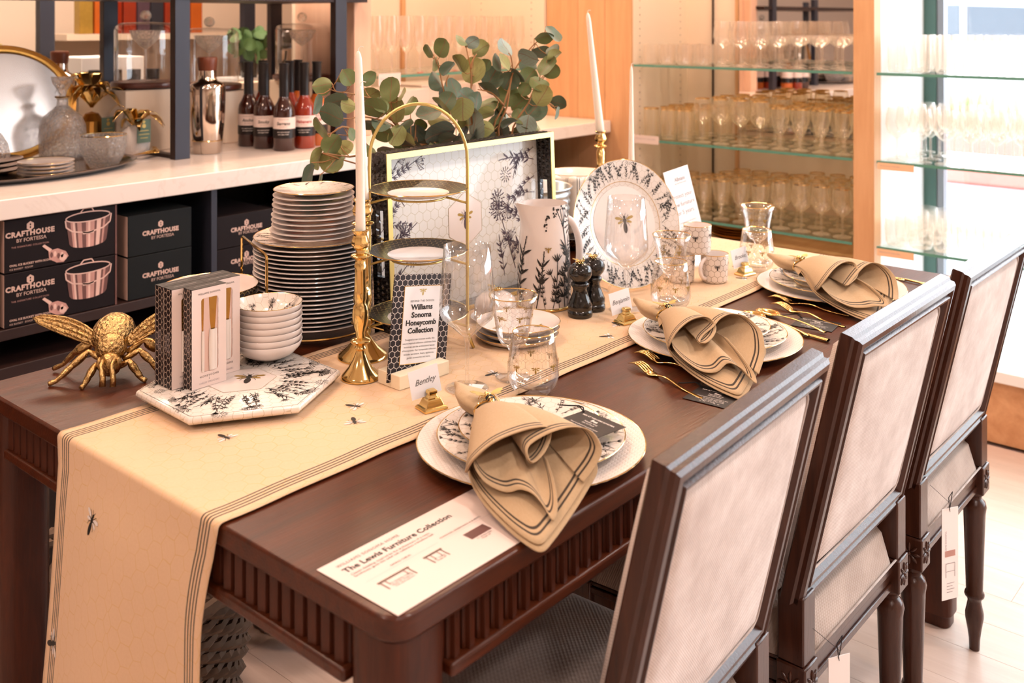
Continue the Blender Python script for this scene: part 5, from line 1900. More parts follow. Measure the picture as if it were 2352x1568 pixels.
# ---------------- salad bowls, white inside and black honeycomb outside
for k in range(4):
    t = thing('salad_bowl', ('black honeycomb bowl with white inside, topmost of its stack behind the boxes', 'black honeycomb bowl, second from the top behind the boxes', 'black honeycomb bowl, third from the top behind the boxes', 'black honeycomb bowl at the bottom behind the boxes')[3 - k], 'bowl', (.385, .952, TZ + k * .0165), group='black honeycomb bowls')
    po = [(.0, .001), (.045, .001), (.050, .004), (.075, .030), (.088, .052), (.0925, .070)]
    pi_ = [(.0925, .070), (.0915, .0705), (.0905, .070), (.086, .053), (.073, .032), (.048, .010), (0, .006)]
    obj('outer_glaze', MB().lathe(po, 56), 'blackhex_gold_uv', t, smooth=180)
    obj('inner_glaze', MB().lathe(pi_, 56), 'china', t, smooth=180)
    obj('gold_rim', ring(.0925, .0705, .0008), 'gold', t)

# ---------------- tall stack of plates in a gold wire caddy
PX, PY = .583, .880
cd = thing('wire_caddy', 'gold wire plate caddy around the tall stack of plates', 'rack', (PX, PY, TZ))
def camdir(l, f):
    return (l * .6531 + f * .7573, -l * .7573 + f * .6531)
obj('base_ring', ring(.118, .014, .0022, 56), 'gold', cd)
for l0, f0, l1, f1 in ((-.157, .03, -.062, -.146), (.157, -.03, .062, .146)):
    a = camdir(l0, f0); b = camdir(l1, f1)
    obj('wire_handle', MB().tube([(a[0], a[1], .004), (a[0], a[1], .178), (a[0] * .99 + b[0] * .01, a[1] * .99 + b[1] * .01, .184), (a[0] * .95 + b[0] * .05, a[1] * .95 + b[1] * .05, .187),
                               (b[0] * .95 + a[0] * .05, b[1] * .95 + a[1] * .05, .187), (b[0] * .99 + a[0] * .01, b[1] * .99 + a[1] * .01, .184), (b[0], b[1], .178), (b[0], b[1], .004)], .0028, 7), 'gold', cd)
    s = MB()
    for q in (a, b):
        s.tube([(q[0], q[1], .006), (q[0] * .74, q[1] * .74, .014)], .0022, 6)
    s.tube([(a[0], a[1], .005), (b[0], b[1], .005)], .0022, 6)
    obj('foot_wire', s, 'gold', cd)
dp = None
np_ = 20
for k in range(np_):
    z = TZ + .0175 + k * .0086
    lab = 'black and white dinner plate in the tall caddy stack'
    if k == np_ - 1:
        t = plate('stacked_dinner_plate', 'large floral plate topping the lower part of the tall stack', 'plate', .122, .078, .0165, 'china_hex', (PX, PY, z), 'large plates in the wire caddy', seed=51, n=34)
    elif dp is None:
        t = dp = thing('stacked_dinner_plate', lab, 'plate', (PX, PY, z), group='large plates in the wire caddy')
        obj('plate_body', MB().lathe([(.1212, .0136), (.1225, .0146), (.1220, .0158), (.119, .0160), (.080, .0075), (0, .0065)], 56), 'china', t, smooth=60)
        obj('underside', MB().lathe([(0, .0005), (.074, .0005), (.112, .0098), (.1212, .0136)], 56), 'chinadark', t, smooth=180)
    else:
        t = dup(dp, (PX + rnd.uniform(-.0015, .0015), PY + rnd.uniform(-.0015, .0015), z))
sz = TZ + .0175 + np_ * .0086 + .001
sp = None
for k in range(10):
    R_ = .088 if k < 5 else .083
    z = sz + k * .0100
    if k == 9:
        plate('stacked_salad_plate', 'smaller floral plate at the very top of the tall stack', 'plate', .082, .050, .0125, 'china_hex', (PX, PY, z), 'small plates on the tall stack', seed=61, n=14)
    else:
        t = thing('stacked_salad_plate', 'plain white salad plate in the upper part of the tall stack', 'plate', (PX + rnd.uniform(-.002, .002), PY + rnd.uniform(-.002, .002), z), group='small plates on the tall stack')
        obj('plate_body', MB().lathe([(0, .001), (.045, .001), (R_ * .86, .0085), (R_, .0100), (R_, .0118), (R_ * .9, .0122), (.048, .0062), (0, .0055)], 48), 'china', t, smooth=60)

# ---------------- gold bee sculpture
bs = thing('bee_sculpture', 'large antique gold bee sculpture with spread wings on the table corner', 'sculpture', (.172, .925, TZ), radians(-49.2))
# local: x right, y away from the camera, z up
def ridged(q):
    return 1 + .025 * sin(q.y * 16) + .03 * noise.noise(q * 5)
b = MB()
b.ell((-.016, .040, .068), (.037, .046, .033), 28, 22, bumpf=ridged, M=Matrix.Rotation(radians(14), 4, 'X'))
obj('abdomen', b, 'oldgold2', bs, smooth=180)
b = MB()
b.ell((-.004, .0, .055), (.027, .027, .026), 24, 16, bumpf=lambda q: 1 + .06 * noise.noise(q * 7))
obj('thorax', b, 'oldgold2', bs, smooth=180)
b = MB()
b.ell((.004, -.026, .034), (.020, .016, .021), 20, 14, bumpf=lambda q: 1 + .04 * noise.noise(q * 6))
hd = obj('head', b, 'oldgold', bs, smooth=180)
for k in (-1, 1):
    e = MB(); e.ell((.004 + k * .0165, -.030, .036), (.0055, .008, .012), 12, 9)
    obj('eye', e, 'oldgold', hd, smooth=180)
for k, (x0, x1) in enumerate(((-.003, .005), (.016, .023))):
    obj('antenna', MB().tube([(x0, -.038, .046), (x0 + .001, -.052, .040), (x1, -.060, .022), (x1 + .001, -.064, .008)], [.0042, .0038, .0050, .0055], 8), 'oldgold', hd, smooth=180)
wgpts = [((-.024, .006, .060), (-.160, .034, .098)), ((.022, .006, .062), (.140, .040, .122))]
for (a, c) in wgpts:
    a, c = Vector(a), Vector(c)
    d = c - a
    wside = d.cross(Vector((0, -1, .4))).normalized()
    if wside.z < 0:
        wside = -wside
    nrm = d.cross(wside).normalized()
    wm = MB()
    def wf_(u, v):
        wd = .004 + .0115 * sin(pi * min(1, u * .92 + .06)) ** .8
        if u > .93: wd *= (1 - u) / .07 * .8 + .2
        return a + d * u + wside * (wd * (v * 2 - 1) + .006 * sin(pi * u)) + nrm * (.0018 * sin(v * 24) * sin(pi * u) + .006 * sin(pi * u))
    wm.grid(wf_, 26, 16)
    obj('wing', wm, 'oldgold2', bs, smooth=180, solid=.003)
legs_ = [((-.018, .006, .040), (-.045, .022, .056), (-.082, .028, .036), (-.104, .030, .014), (-.122, .032, .006), 1.5),
         ((-.016, -.004, .034), (-.042, -.006, .050), (-.066, -.022, .028), (-.086, -.036, .008), (-.098, -.040, .004), 1),
         ((-.012, -.016, .026), (-.020, -.030, .034), (-.026, -.044, .018), (-.031, -.052, .006), (-.034, -.058, .003), 1),
         ((.020, .010, .042), (.044, .026, .060), (.072, .034, .040), (.090, .040, .014), (.106, .042, .006), 1.5),
         ((.018, -.002, .034), (.044, .006, .048), (.066, .006, .028), (.082, .004, .008), (.092, .004, .004), 1),
         ((.014, -.016, .026), (.034, -.016, .036), (.048, -.018, .018), (.058, -.020, .006), (.066, -.022, .004), 1)]
for *pts, k in legs_:
    V = [Vector(p) for p in pts]
    sm = []
    for i in range(len(V) - 1):
        for q in range(4):
            sm.append(V[i].lerp(V[i + 1], q / 4))
    sm.append(V[-1])
    R0 = [.0052, .0056, .006, .0052, .0046, .0062 * k, .0072 * k, .0068 * k, .0056, .0062, .0056, .0048, .004, .0042, .0046, .0046, .004]
    obj('leg', MB().tube(sm, R0[:len(sm)], 9), 'oldgold', bs, smooth=180)

# ---------------- candlesticks and taper candles
def candlestick(label, loc, H, R, s=1.0, rings_n=2):
    t = thing('candlestick', label, 'candlestick', loc)
    q = H
    base = [(0, .001), (R, .001), (R * 1.0, .004), (R * .93, .008), (R * .62, .020), (R * .38, .034), (R * .24, .046), (R * .21, .052)]
    obj('base', MB().lathe(base, 48), 'gold', t, smooth=60)
    r = .0085 * s
    shaft = [(r * .95, .050), (r * 1.2, .054), (r * .9, .058), (r * 2.0, .064), (r * 2.2, .067), (r * 1.9, .070), (r * 1.0, .073), (r * 1.0, .082), (r * 1.45, .092), (r * 1.75, .108), (r * 1.72, .118), (r * 1.5, .128), (r * 1.1, .133), (r * 1.15, .137),
             (r * 1.3, .141), (r * 1.25, .155), (r * 1.12, .19), (r * 1.28, H - .062), (r * 1.1, H - .060), (r * 1.1, H - .052), (r * 1.9, H - .048), (r * 2.1, H - .0455), (r * 1.9, H - .043), (r * .95, H - .041), (r * .95, H - .034)]
    fl = lambda a, z: 1 + (.06 * abs(sin(a * 6)) - .03 if .145 < z < H - .065 else 0)
    obj('shaft', MB().lathe(shaft, 48, flute=fl), 'gold', t, smooth=50)
    cup = [(r * 1.0, H - .035), (r * 1.7, H - .030), (r * 1.85, H - .022), (r * 1.45, H - .012), (r * 1.3, H - .007), (r * 1.75, H), (r * 1.65, H + .0005), (r * 1.2, H - .006), (r * .9, H - .012), (0, H - .012)]
    obj('candle_cup', MB().lathe(cup, 40, flute=lambda a, z: 1 + .05 * sin(a * 8) * (1 if z > H - .03 else 0)), 'gold', t, smooth=50)
    return t
def candle(label, loc, L, r, tilt=(0, 0), top=.55):
    t = thing('taper_candle', label, 'candle', loc, rot=(tilt[0], tilt[1], 0))
    pr = [(0, 0), (r * .8, 0), (r, .004)]
    for i in range(1, 9):
        f = i / 8
        pr.append((r * (1 - (1 - top) * f), .004 + (L - .03) * f))
    pr += [(r * top * .93, L - .016), (r * top * .7, L - .007), (r * top * .3, L - .001), (0, L)]
    obj('wax', MB().lathe(pr, 24), 'wax', t, smooth=180)
    obj('wick', MB().tube([(0, 0, L - .002), (0, 0, L + .004), (.003, -.003, L + .008), (.007, -.007, L + .0065)], .0009, 5), 'wick', t)
    return t
candlestick('polished brass candlestick nearest the camera', (.452, .582, TT), .263, .0345)
candle('ivory taper candle in the nearest brass candlestick', (.452, .582, TT + .250), .268, .0092, (0, 0))
candlestick('polished brass candlestick just behind the nearest one', (.528, .664, TT), .298, .047, 1.2)
candle('tall ivory taper candle in the second brass candlestick', (.528, .664, TT + .285), .292, .0125, (-.02, -.02))
candlestick('polished brass candlestick in front of the wide wooden pillar', (1.78, 1.015, TZ), .300, .047, 1.15)
candle('leaning ivory taper candle in front of the wide wooden pillar', (1.78, 1.015, TZ + .288), .375, .0132, (-.075, -.075))
candlestick('brass candlestick hidden behind the standing floral plate', (1.776, .900, TZ), .20, .04)
candle('thin ivory candle rising behind the standing floral plate', (1.776, .900, TZ + .188), .315, .0093, (0, 0), .5)

# ---------------- three tier stand with plates
tc = (.630, .619)
ts = thing('tier_stand', 'gold arched three tier wire stand carrying black rimmed plates', 'stand', (tc[0], tc[1], TT), radians(-48))
hw = .0945
arch = [(-hw - .012, -.0, .0015), (-hw - .006, 0, .015), (-hw, 0, .035), (-hw, 0, .25), (-hw, 0, .35)]
arch += [(-hw * cos(a), 0, .385 + .088 * sin(a) - .02 * (1 - sin(a))) for a in [pi * j / 20 for j in range(1, 20)]]
arch += [(hw, 0, .35), (hw, 0, .25), (hw, 0, .035), (hw + .006, 0, .015), (hw + .012, 0, .0015)]
obj('arch_frame', MB().tube(arch, .0032, 8), 'goldpaint', ts, smooth=180)
for z in (.055, .175, .293):
    g = MB()
    g.tube([(.052 * cos(a), .052 * sin(a), z) for a in [2 * pi * j / 32 for j in range(32)]], .0022, 6, closed=True)
    for k in (-1, 1):
        g.tube([(k * hw, 0, z - .012), (k * .052, 0, z)], .0024, 6)
    obj('plate_hoop', g, 'goldpaint', ts, smooth=180)
for z, w_ in ((.0575, 'lowest'), (.1775, 'middle'), (.2955, 'top')):
    t = thing('tier_plate', 'white plate with a black honeycomb rim on the %s tier' % w_, 'plate', (tc[0], tc[1], TT + z), group='plates on the tier stand')
    obj('plate_body', MB().lathe([(0, .001), (.05, .001), (.060, .003), (.094, .0125), (.097, .0145), (.0965, .015), (.058, .0062), (.050, .0035), (0, .0035)], 56), 'china', t, smooth=60)
    obj('rim_print', MB().lathe([(.0595, .0068), (.0955, .0150)], 56), 'blackhex_gold', t, smooth=180)
    obj('gold_rim', ring(.0966, .0150, .001), 'gold', t)
# small white sauce bowl standing on the lowest plate
o = obj('dip_bowl', MB().lathe([(0, .0), (.022, 0), (.034, .012), (.040, .028), (.0392, .028), (.032, .012), (0, .004)], 40), 'china', None, loc=(tc[0], tc[1], TT + .0615), smooth=180)
tag(o, 'small white bowl standing on the lowest tier plate', 'bowl')

# ---------------- black honeycomb sign in a white block
sg = thing('table_sign', 'black honeycomb framed card about the collection in a cream block', 'sign', (.455, .484, TT), radians(-2.5))
blk = MB()
blk.box(0, .116, 0, .024, 0, .024); blk.box(0, .116, .030, .058, 0, .024); blk.box(0, .116, .024, .030, 0, .008)
obj('wood_block', blk, 'woodblock', sg, smooth=0, bevel=.0012)
lean = Matrix.Translation((-.006, .027, .0085)) @ Matrix.Rotation(radians(-4), 4, 'X') @ Matrix.Rotation(radians(9), 4, 'Y') @ Matrix.Diagonal((1.06, 1, .91, 1))
def lb(mb):
    mb.v = [tuple(lean @ Vector(v)) for v in mb.v]
    return mb
obj('sign_card', lb(Bx(0, .128, -.0012, .0012, 0, .200)), 'blackhex_white', sg, smooth=0)
obj('inner_border', lb(Bx(.0225, .1055, -.0018, -.0012, .030, .178)), 'gold', sg, smooth=0)
obj('inner_panel', lb(Bx(.0237, .1043, -.0022, -.0012, .0312, .1768)), 'paper', sg, smooth=0)
LT = lambda x, z: lean @ frame_m((x, -.0025, z), (1, 0, 0), (0, 0, 1))
B, W = bee2(.014)
m = print_mb(B, lambda x, y: lean @ Vector((.064 + x, -.0024, .166 + y))); print_mb(W, lambda x, y: lean @ Vector((.064 + x, -.0024, .166 + y)), 0, m)
obj('bee_print', m, 'goldpaint', sg, smooth=0)
text('sign_text', 'BEHIND THE DESIGN', 'inkgrey', LT(.064, .147), sg, size=.0052, space=1.1)
for k, s in enumerate(('Williams', 'Sonoma', 'Honeycomb', 'Collection')):
    text('sign_title', s, 'ink', LT(.064, .1325 - k * .0148), sg, size=.0142, offset=.00045, space=.97)
for k, s in enumerate(('Designed at our in-house studio, this', 'nature-inspired collection celebrates bees,', 'botanicals and the architectural beauty', 'of honeycomb. Our honeycomb collection', 'includes serveware, linens, appliances,', 'garden accessories and more.')):
    text('sign_text', s, 'inkgrey', LT(.064, .0745 - k * .0068), sg, size=.0049, xs=.9)

# ---------------- serving tray standing on its long side
ty = thing('serving_tray', 'black lacquer tray with gold edge and honeycomb base standing upright', 'tray', (.657, .724, TZ + .001), rot=(radians(-2.5), 0, 0))
TWd, TH, TD, wt = .545, .366, .052, .012
def hbox(*a):
    return MB().box(*a)
obj('base_panel', hbox(wt, TWd - wt, TD - .006, TD - .001, wt, TH - wt), 'tray_hex', ty, smooth=0)
obj('wall_top', hbox(0, TWd, .002, TD, TH - wt, TH), 'blackrelief', ty, smooth=0)
obj('wall_bottom', hbox(0, TWd, .002, TD, 0, wt), 'blackrelief', ty, smooth=0)
for x0 in (0, TWd - wt):
    sw_ = MB()
    sw_.box(x0, x0 + wt, .002, TD, wt, .115)
    sw_.box(x0, x0 + wt, .002, TD, .250, TH - wt)
    sw_.box(x0, x0 + wt, .002, .016, .115, .250)
    sw_.box(x0, x0 + wt, .038, TD, .115, .250)
    obj('wall_side', sw_, 'blackrelief', ty, smooth=0)
ge = MB()
for a in ((0, TWd, 0, .002, TH - wt, TH), (0, TWd, 0, .002, 0, wt), (0, wt, 0, .002, wt, TH - wt), (TWd - wt, TWd, 0, .002, wt, TH - wt)):
    ge.box(*a)
obj('gold_edge', ge, 'goldpaint', ty, smooth=0)
# raised honeycomb studs on the outer left and the inner right wall and on top
st = MB()
def stud(c, nx, s):
    n = Vector(nx)
    u = n.orthogonal().normalized(); w2 = n.cross(u)
    base = [Vector(c) + (u * cos(radians(60 * i)) + w2 * sin(radians(60 * i))) * s for i in range(6)]
    topp = [Vector(c) + (u * cos(radians(60 * i)) + w2 * sin(radians(60 * i))) * s * .55 + n * s * .45 for i in range(6)]
    a = st.add(base); b_ = st.add(topp)
    for i in range(6):
        st.face((a + i, a + (i + 1) % 6, b_ + (i + 1) % 6, b_ + i))
    st.face([b_ + i for i in range(6)])
for r in range(3):
    for k in range(28):
        z = .02 + k * .0135 + (r % 2) * .0067
        y = .012 + r * .0135
        if .105 < z < .258 or z > TH - .01:
            continue
        stud((0, y, z), (-1, 0, 0), .0066)
        if z < TH - .02:
            stud((TWd - wt, y, z), (-1, 0, 0), .0066)
for r in range(3):
    for k in range(39):
        stud((.012 + k * .0136 + (r % 2) * .0067, .012 + r * .0135, TH), (0, 0, 1), .0062)
obj('honeycomb_relief', st, 'blackplastic', ty, smooth=0, kind='stuff')
P = []
rnd = random.Random(101)
for (x, z, a, h, kd) in ((.03, .30, .35, .10, 0), (.03, .285, 1.0, .07, 0), (.03, .30, -.6, .08, 1), (.02, .20, .8, .09, 4), (.03, .17, .2, .10, 1), (.02, .12, .9, .09, 0), (.02, .06, .3, .11, 1), (.02, .05, .9, .10, 2), (.03, .22, -.4, .07, 3),
                         (.52, .33, 3.6, .10, 2), (.52, .30, 2.9, .13, 1), (.52, .26, 3.5, .12, 0), (.52, .22, 3.0, .09, 4), (.50, .16, 2.6, .12, 0), (.50, .12, 2.2, .13, 2), (.52, .09, 2.9, .12, 1), (.50, .05, 2.5, .10, 0), (.48, .33, 4.0, .08, 1), (.44, .05, 1.9, .13, 2), (.40, .04, 1.7, .10, 1)):
    sprig2(P, rnd, x, z, a, h, kd)
obj('floral_print', print_mb([[(x, z) for x, z in q] for q in P if all(.013 < x < TWd - .013 and .013 < z < TH - .013 for x, z in q)], lambda x, z: (x, TD - .0066, z)), 'inkplum', ty, smooth=0)
hc = [(TWd / 2 + .062 * cos(radians(30 + 60 * i)), .19 + .062 * sin(radians(30 + 60 * i))) for i in range(6)]
cp = MB(); cp.poly([(x, TD - .0065, z) for x, z in hc])
obj('centre_panel', cp, 'china', ty, smooth=0)
P = []; line2(P, hc + hc[:1], .0007)
obj('centre_outline', print_mb(P, lambda x, z: (x, TD - .0068, z)), 'inkgold', ty, smooth=0)
B, W = bee2(.042)
m = print_mb(B, lambda x, y: (TWd / 2 + x, TD - .0069, .19 + y)); print_mb(W, lambda x, y: (TWd / 2 + x, TD - .0068, .19 + y), 1, m)
obj('bee_print', m, ['inkplum', 'inkgold'], ty, smooth=0)

# ---------------- white plates with bees, butter dish, pitcher, mills
wp_ = None
for k in range(3):
    t = thing('bee_plate', ('flat white gold edged plate at the bottom of the short stack', 'flat white gold edged plate, middle of the short stack', 'flat white plate with gold bees, top of the short stack behind the goblet')[k], 'plate', (.802 + .003 * k, .517, TT + k * .0105), group='short stack of white plates')
    obj('plate_body', MB().lathe([(0, .0005), (.055, .0005), (.072, .004), (.0835, .013), (.083, .0138), (.072, .0075), (.055, .0052), (0, .005)], 56), 'china', t, smooth=60)
    obj('gold_rim', ring(.0834, .0135, .0008), 'gold', t)
    if k == 2:
        mm = MB()
        for a in (.3, 1.5, 2.8, 4.0, 5.2):
            B, W = bee2(.020)
            for Q in (B, W):
                print_mb(Q, lambda x, y: (.045 * cos(a) + x, .045 * sin(a) + y, .0056), 0, mm)
        obj('bee_print', mm, 'inkgold', t, smooth=0, kind='stuff')
bd_ = thing('butter_dish', 'white domed butter dish with a gold bee knob behind the glasses', 'dish', (.868, .632, TT))
obj('dish_base', MB().lathe([(0, 0), (.040, 0), (.052, .006), (.056, .010), (.055, .011), (.04, .006), (0, .005)], 40, sx=1.0, sy=.9), 'china', bd_, smooth=60)
obj('dish_lid', MB().lathe([(.047, .008), (.047, .034), (.043, .047), (.032, .055), (.015, .059), (0, .060)], 40, sy=.9), 'china', bd_, smooth=180)
little_bee(bd_, Matrix.Translation((0, 0, .061)) @ Matrix.Rotation(.9, 4, 'Z'), .032)

pt = thing('pitcher', 'tall white pitcher with black drawn flowers', 'pitcher', (1.02, .622, TT), radians(0))
def pit(u, v):
    a = 2 * pi * v
    z = .002 + .226 * u
    r = .0605 - .010 * u + .0015 * sin(pi * u)
    sp_ = math.exp(-((((a - radians(160)) + pi) % (2 * pi) - pi) / .33) ** 2) * max(0, (u - .72) / .28) ** 1.6
    z += .006 * sp_
    r += .024 * sp_
    if u > .97:
        r += .0008
    return (r * cos(a), r * sin(a), z)
pmb = MB()
pmb.grid(pit, 30, 64, lambda u, v: (v * .35, u * .22))
pmb.grid(lambda u, v: (lambda q: (q[0] * .93, q[1] * .93, max(.008, q[2] - (0 if u > .5 else 0))))(pit(1 - u, v)), 20, 64)
pmb.lathe([(0, .003), (.0605, .003)], 64)
obj('pitcher_body', pmb, 'china', pt, smooth=180)
obj('gold_band', MB().lathe([(.0606, .0015), (.0609, .004), (.0607, .008), (.0600, .0015)], 64), 'gold', pt, smooth=180)
hpts = []
for j in range(17):
    q = pi * j / 16
    hpts.append((.050 + .034 * sin(q), 0, .115 + .075 * cos(q)))
hh = MB().tube(hpts, .0065, 9, flat=1.3)
rz = Matrix.Rotation(radians(-32), 4, 'Z')
hh.v = [tuple(rz @ Vector(v)) for v in hh.v]
obj('handle', hh, 'china', pt, smooth=180)
P = []
rnd = random.Random(21)
for (u, h, kd, ln) in ((-.062, .155, 1, .03), (-.050, .06, 3, .35), (-.030, .06, 4, -.3), (-.018, .125, 1, -.18), (.000, .06, 4, .2), (.016, .10, 4, -.2), (.030, .075, 4, .1), (.044, .155, 2, .05), (.052, .11, 2, -.22), (.060, .175, 0, .0), (.075, .12, 1, .1), (-.09, .10, 0, 0), (.11, .12, 1, 0), (-.12, .1, 2, 0)):
    sprig2(P, rnd, u, .003, pi / 2 + ln, h, kd)
rm = .056
obj('floral_print', print_mb(P, lambda u, v: (lambda a, r: (r * cos(a), r * sin(a), .006 + v))(radians(221) + u / rm, .0609 - .010 * ((v + .004) / .226) + .0015 * sin(pi * min(1, (v + .004) / .226)) + .0006)), 'ink', pt, smooth=0)
B, W = bee2(.013)
mm = MB()
for Q in (B, W):
    print_mb(Q, lambda x, y: (lambda a, r: (r * cos(a), r * sin(a), .135 + y))(radians(228) + x / rm, .0572), 0, mm)
obj('bee_print', mm, 'inkgold', pt, smooth=0)

def mill(label, loc):
    t = thing('pepper_mill', label, 'mill', loc)
    obj('mill_base', MB().lathe([(0, 0), (.0255, 0), (.0268, .003), (.0268, .012), (.0245, .015), (.0265, .019), (.0265, .026), (.021, .038), (.0165, .050), (.0150, .058), (.0175, .064), (.0195, .066), (.0195, .071), (.017, .0735), (0, .0735)], 40), 'blackmarble', t, smooth=50)
    obj('mill_head', MB().lathe([(0, .074), (.0155, .074), (.0175, .077), (.0235, .084), (.0262, .092), (.0258, .100), (.021, .108), (.012, .113), (.008, .114), (0, .115)], 40), 'blackmarble', t, smooth=50)
    little_bee(t, Matrix.Translation((0, 0, .1145)) @ Matrix.Rotation(1.2, 4, 'Z'), .024)
    return t
mill('black speckled marble mill with a gold bee, the nearer of two', (1.006, .512, TT))
mill('black speckled marble mill with a gold bee, behind the other', (1.064, .520, TT))

# ---------------- standing floral plate on a clear easel
fa = radians(-20)     # direction of the plate's width
ctrp = Vector((1.262, .575, TT + .1505))
nrmv = Vector((cos(radians(250)), sin(radians(250)), 0)) * cos(radians(14)) + Vector((0, 0, 1)) * sin(radians(14))
xv = Vector((cos(fa), sin(fa), 0)); yv = nrmv.cross(xv).normalized()
Rp = Matrix((xv, yv, nrmv)).transposed()
plate('display_plate', 'large floral dinner plate displayed upright with a bee at its centre', 'plate', .1505, .098, .018, 'china_hex', tuple(ctrp), seed=8, n=60, inner_ring=True, rot=Rp.to_euler(), seg=72)
dpo = [o for o in bpy.data.objects if o.get('label', '').startswith('large floral dinner plate displayed')][0]
wc = MB().lathe([(0, .0053), (.088, .0053)], 64)
obj('plain_centre', wc, 'china', dpo, smooth=180)
B, W = bee2(.044)
mm = print_mb(B, lambda x, y: (x, y, .0058)); print_mb(W, lambda x, y: (x, y, .0056), 1, mm)
obj('bee_print', mm, ['ink', 'inkgold'], dpo, smooth=0)
es = thing('plate_easel', 'clear acrylic easel holding up the floral plate', 'easel', (1.262, .60, TT), radians(-20))
e = MB()
for k in (-1, 1):
    e.tube([(k * .05, .06, .002), (k * .05, -.045, .004), (k * .05, -.052, .018)], .003, 6)
    e.tube([(k * .05, .06, .002), (k * .04, .03, .13)], .003, 6)
e.tube([(-.05, .04, .003), (.05, .04, .003)], .003, 6)
obj('easel_frame', e, 'glass', es, smooth=180)

# ---------------- mugs
def mug(label, loc, rotz):
    t = thing('mug', label, 'mug', loc, rotz, 'honeycomb mugs')
    obj('mug_body', MB().lathe([(0, .001), (.028, .001), (.0305, .003), (.0318, .008), (.0335, .066), (.0338, .068)], 40), 'mug_hex', t, smooth=50)
    obj('inside', MB().lathe([(.0338, .068), (.0325, .0682), (.0318, .064), (.0298, .006), (0, .005)], 40), 'china', t, smooth=50)
    obj('gold_rim', ring(.0335, .0682, .0009, 40), 'gold', t)
    obj('handle', MB().tube([(.030 + .022 * sin(pi * j / 14), 0, .036 + .024 * cos(pi * j / 14)) for j in range(15)], .0042, 8, flat=1.2), 'china', t, smooth=180)
    mm = MB()
    for a, z in ((2.2, .045), (3.1, .022), (4.2, .048), (5.2, .02), (.9, .04), (3.7, .05), (4.8, .030)):
        B, W = bee2(.0125)
        for Q in (B, W):
            print_mb(Q, lambda x, y: ((.0336 + .0008) * cos(a + x / .033), (.0336 + .0008) * sin(a + x / .033), z + y), 0, mm)
    obj('bee_print', mm, 'ink', t, smooth=0, kind='stuff')
    return t
mug('gold rimmed honeycomb mug on the right of the lower pair', (1.448, .437, TT), radians(170))
mug('gold rimmed honeycomb mug on the left of the lower pair', (1.398, .500, TT), radians(60))
mug('gold rimmed honeycomb mug stacked on top of the other two', (1.421, .468, TT + .0695), radians(150))
# bowls behind the mugs
def deco_bowl(label, loc, R, H, mat='china'):
    t = thing('serving_bowl', label, 'bowl', loc)
    obj('bowl_body', MB().lathe([(0, 0), (R * .45, 0), (R * .5, .004), (R * .82, H * .45), (R, H), (R * .97, H), (R * .78, H * .47), (R * .45, .008), (0, .007)], 48), mat, t, smooth=180)
    obj('gold_rim', ring(R * .99, H, .001, 48), 'gold', t)
    return t
deco_bowl('white bowl of gold napkin rings behind the mugs', (1.60, .62, TT), .062, .058)
rnd = random.Random(3)
for k in range(5):
    a = k * 1.3
    o = obj('loose_napkin_ring', MB().tube([(.017 * cos(q), .017 * sin(q), 0) for q in [2 * pi * j / 24 for j in range(24)]], .0022, 6, closed=True), 'gold', None, loc=(1.60 + .026 * cos(a), .62 + .026 * sin(a), TT + .046 + .003 * k), rot=(.5 + .2 * k, .3 * k, a), smooth=180)
    tag(o, 'gold napkin ring lying in the white bowl behind the mugs', 'napkin ring', 'napkin rings in the bowl')
ib = deco_bowl('white bowl with flowers inside, between the floral plate and the mugs', (1.47, .63, TT), .065, .062, 'china_hex')
# protection plan card
pc = thing('protection_card', 'tall white card offering furniture protection behind the mugs', 'card', (1.488, .546, TT + .03), rot=(radians(-12), radians(-7), radians(-8)))
obj('card', Bx(0, .098, 0, .0012, 0, .222), 'paper', pc, smooth=0)
CF = lambda x, z: frame_m((x, -.0004, z), (1, 0, 0), (0, 0, 1))
text('card_text', 'Allstate', 'inkpale', CF(.055, .190), pc, size=.0135, offset=.0003)
text('card_text', 'PROTECTION PLANS', 'inkpale', CF(.055, .182), pc, size=.005)
for k, s in enumerate(('Protect your', 'new furniture', 'for 5 years.')):
    text('card_text', s, 'inkpale', CF(.049, .148 - k * .021), pc, size=.0155)
for k in range(6):
    text('card_text', 'Accidental stains, rips and tears', 'inkpale', CF(.049, .084 - k * .009), pc, size=.005)
obj('card_stand', Bx(.02, .08, -.008, .012, -.03, .002), 'glass', pc, smooth=0)

# ---------------- black bowls with a towel beside the tray
for k in range(6):
    t = thing('black_bowl', 'black honeycomb bowl in the stack with a striped towel, number %s from below' % ('one', 'two', 'three', 'four', 'five', 'six')[k], 'bowl', (1.545, .935, TZ + k * .0255), group='black bowls under the towel')
    obj('outer_glaze', MB().lathe([(0, .001), (.05, .001), (.085, .022), (.098, .040)], 48), 'blackhex_gold_uv', t, smooth=180)
    obj('inner_glaze', MB().lathe([(.098, .040), (.0955, .0405), (.082, .024), (.05, .006), (0, .006)], 48), 'china', t, smooth=180)
deco_bowl('plain white bowl on top of the black bowls', (1.56, .94, TZ + .147), .085, .062)
tw_ = MB()
def towel(u, v):
    # draped down over the near left side of the bowls
    a = radians(212) + (v - .5) * 1.3
    if u < .45:
        f = u / .45
        r = .02 + .078 * f; z = .158 + .052 * f ** 1.5 + .004 * sin(v * 15)
    else:
        f = (u - .45) / .55
        r = .1005 + .008 * sin(v * 14 + f) + .004; z = .21 - .155 * f * (1 - .35 * abs(v - .4))
    return (r * cos(a) * 1.02, r * sin(a) * 1.02, z)
tw_.grid(towel, 30, 40, lambda u, v: (u * .3, .14 * min(v, 1 - v)))
o = obj('striped_towel', tw_, 'whitelinen', None, loc=(1.552, .937, TZ), smooth=180, solid=.0018)
tag(o, 'cream towel with black stripes draped over the black bowls', 'towel')

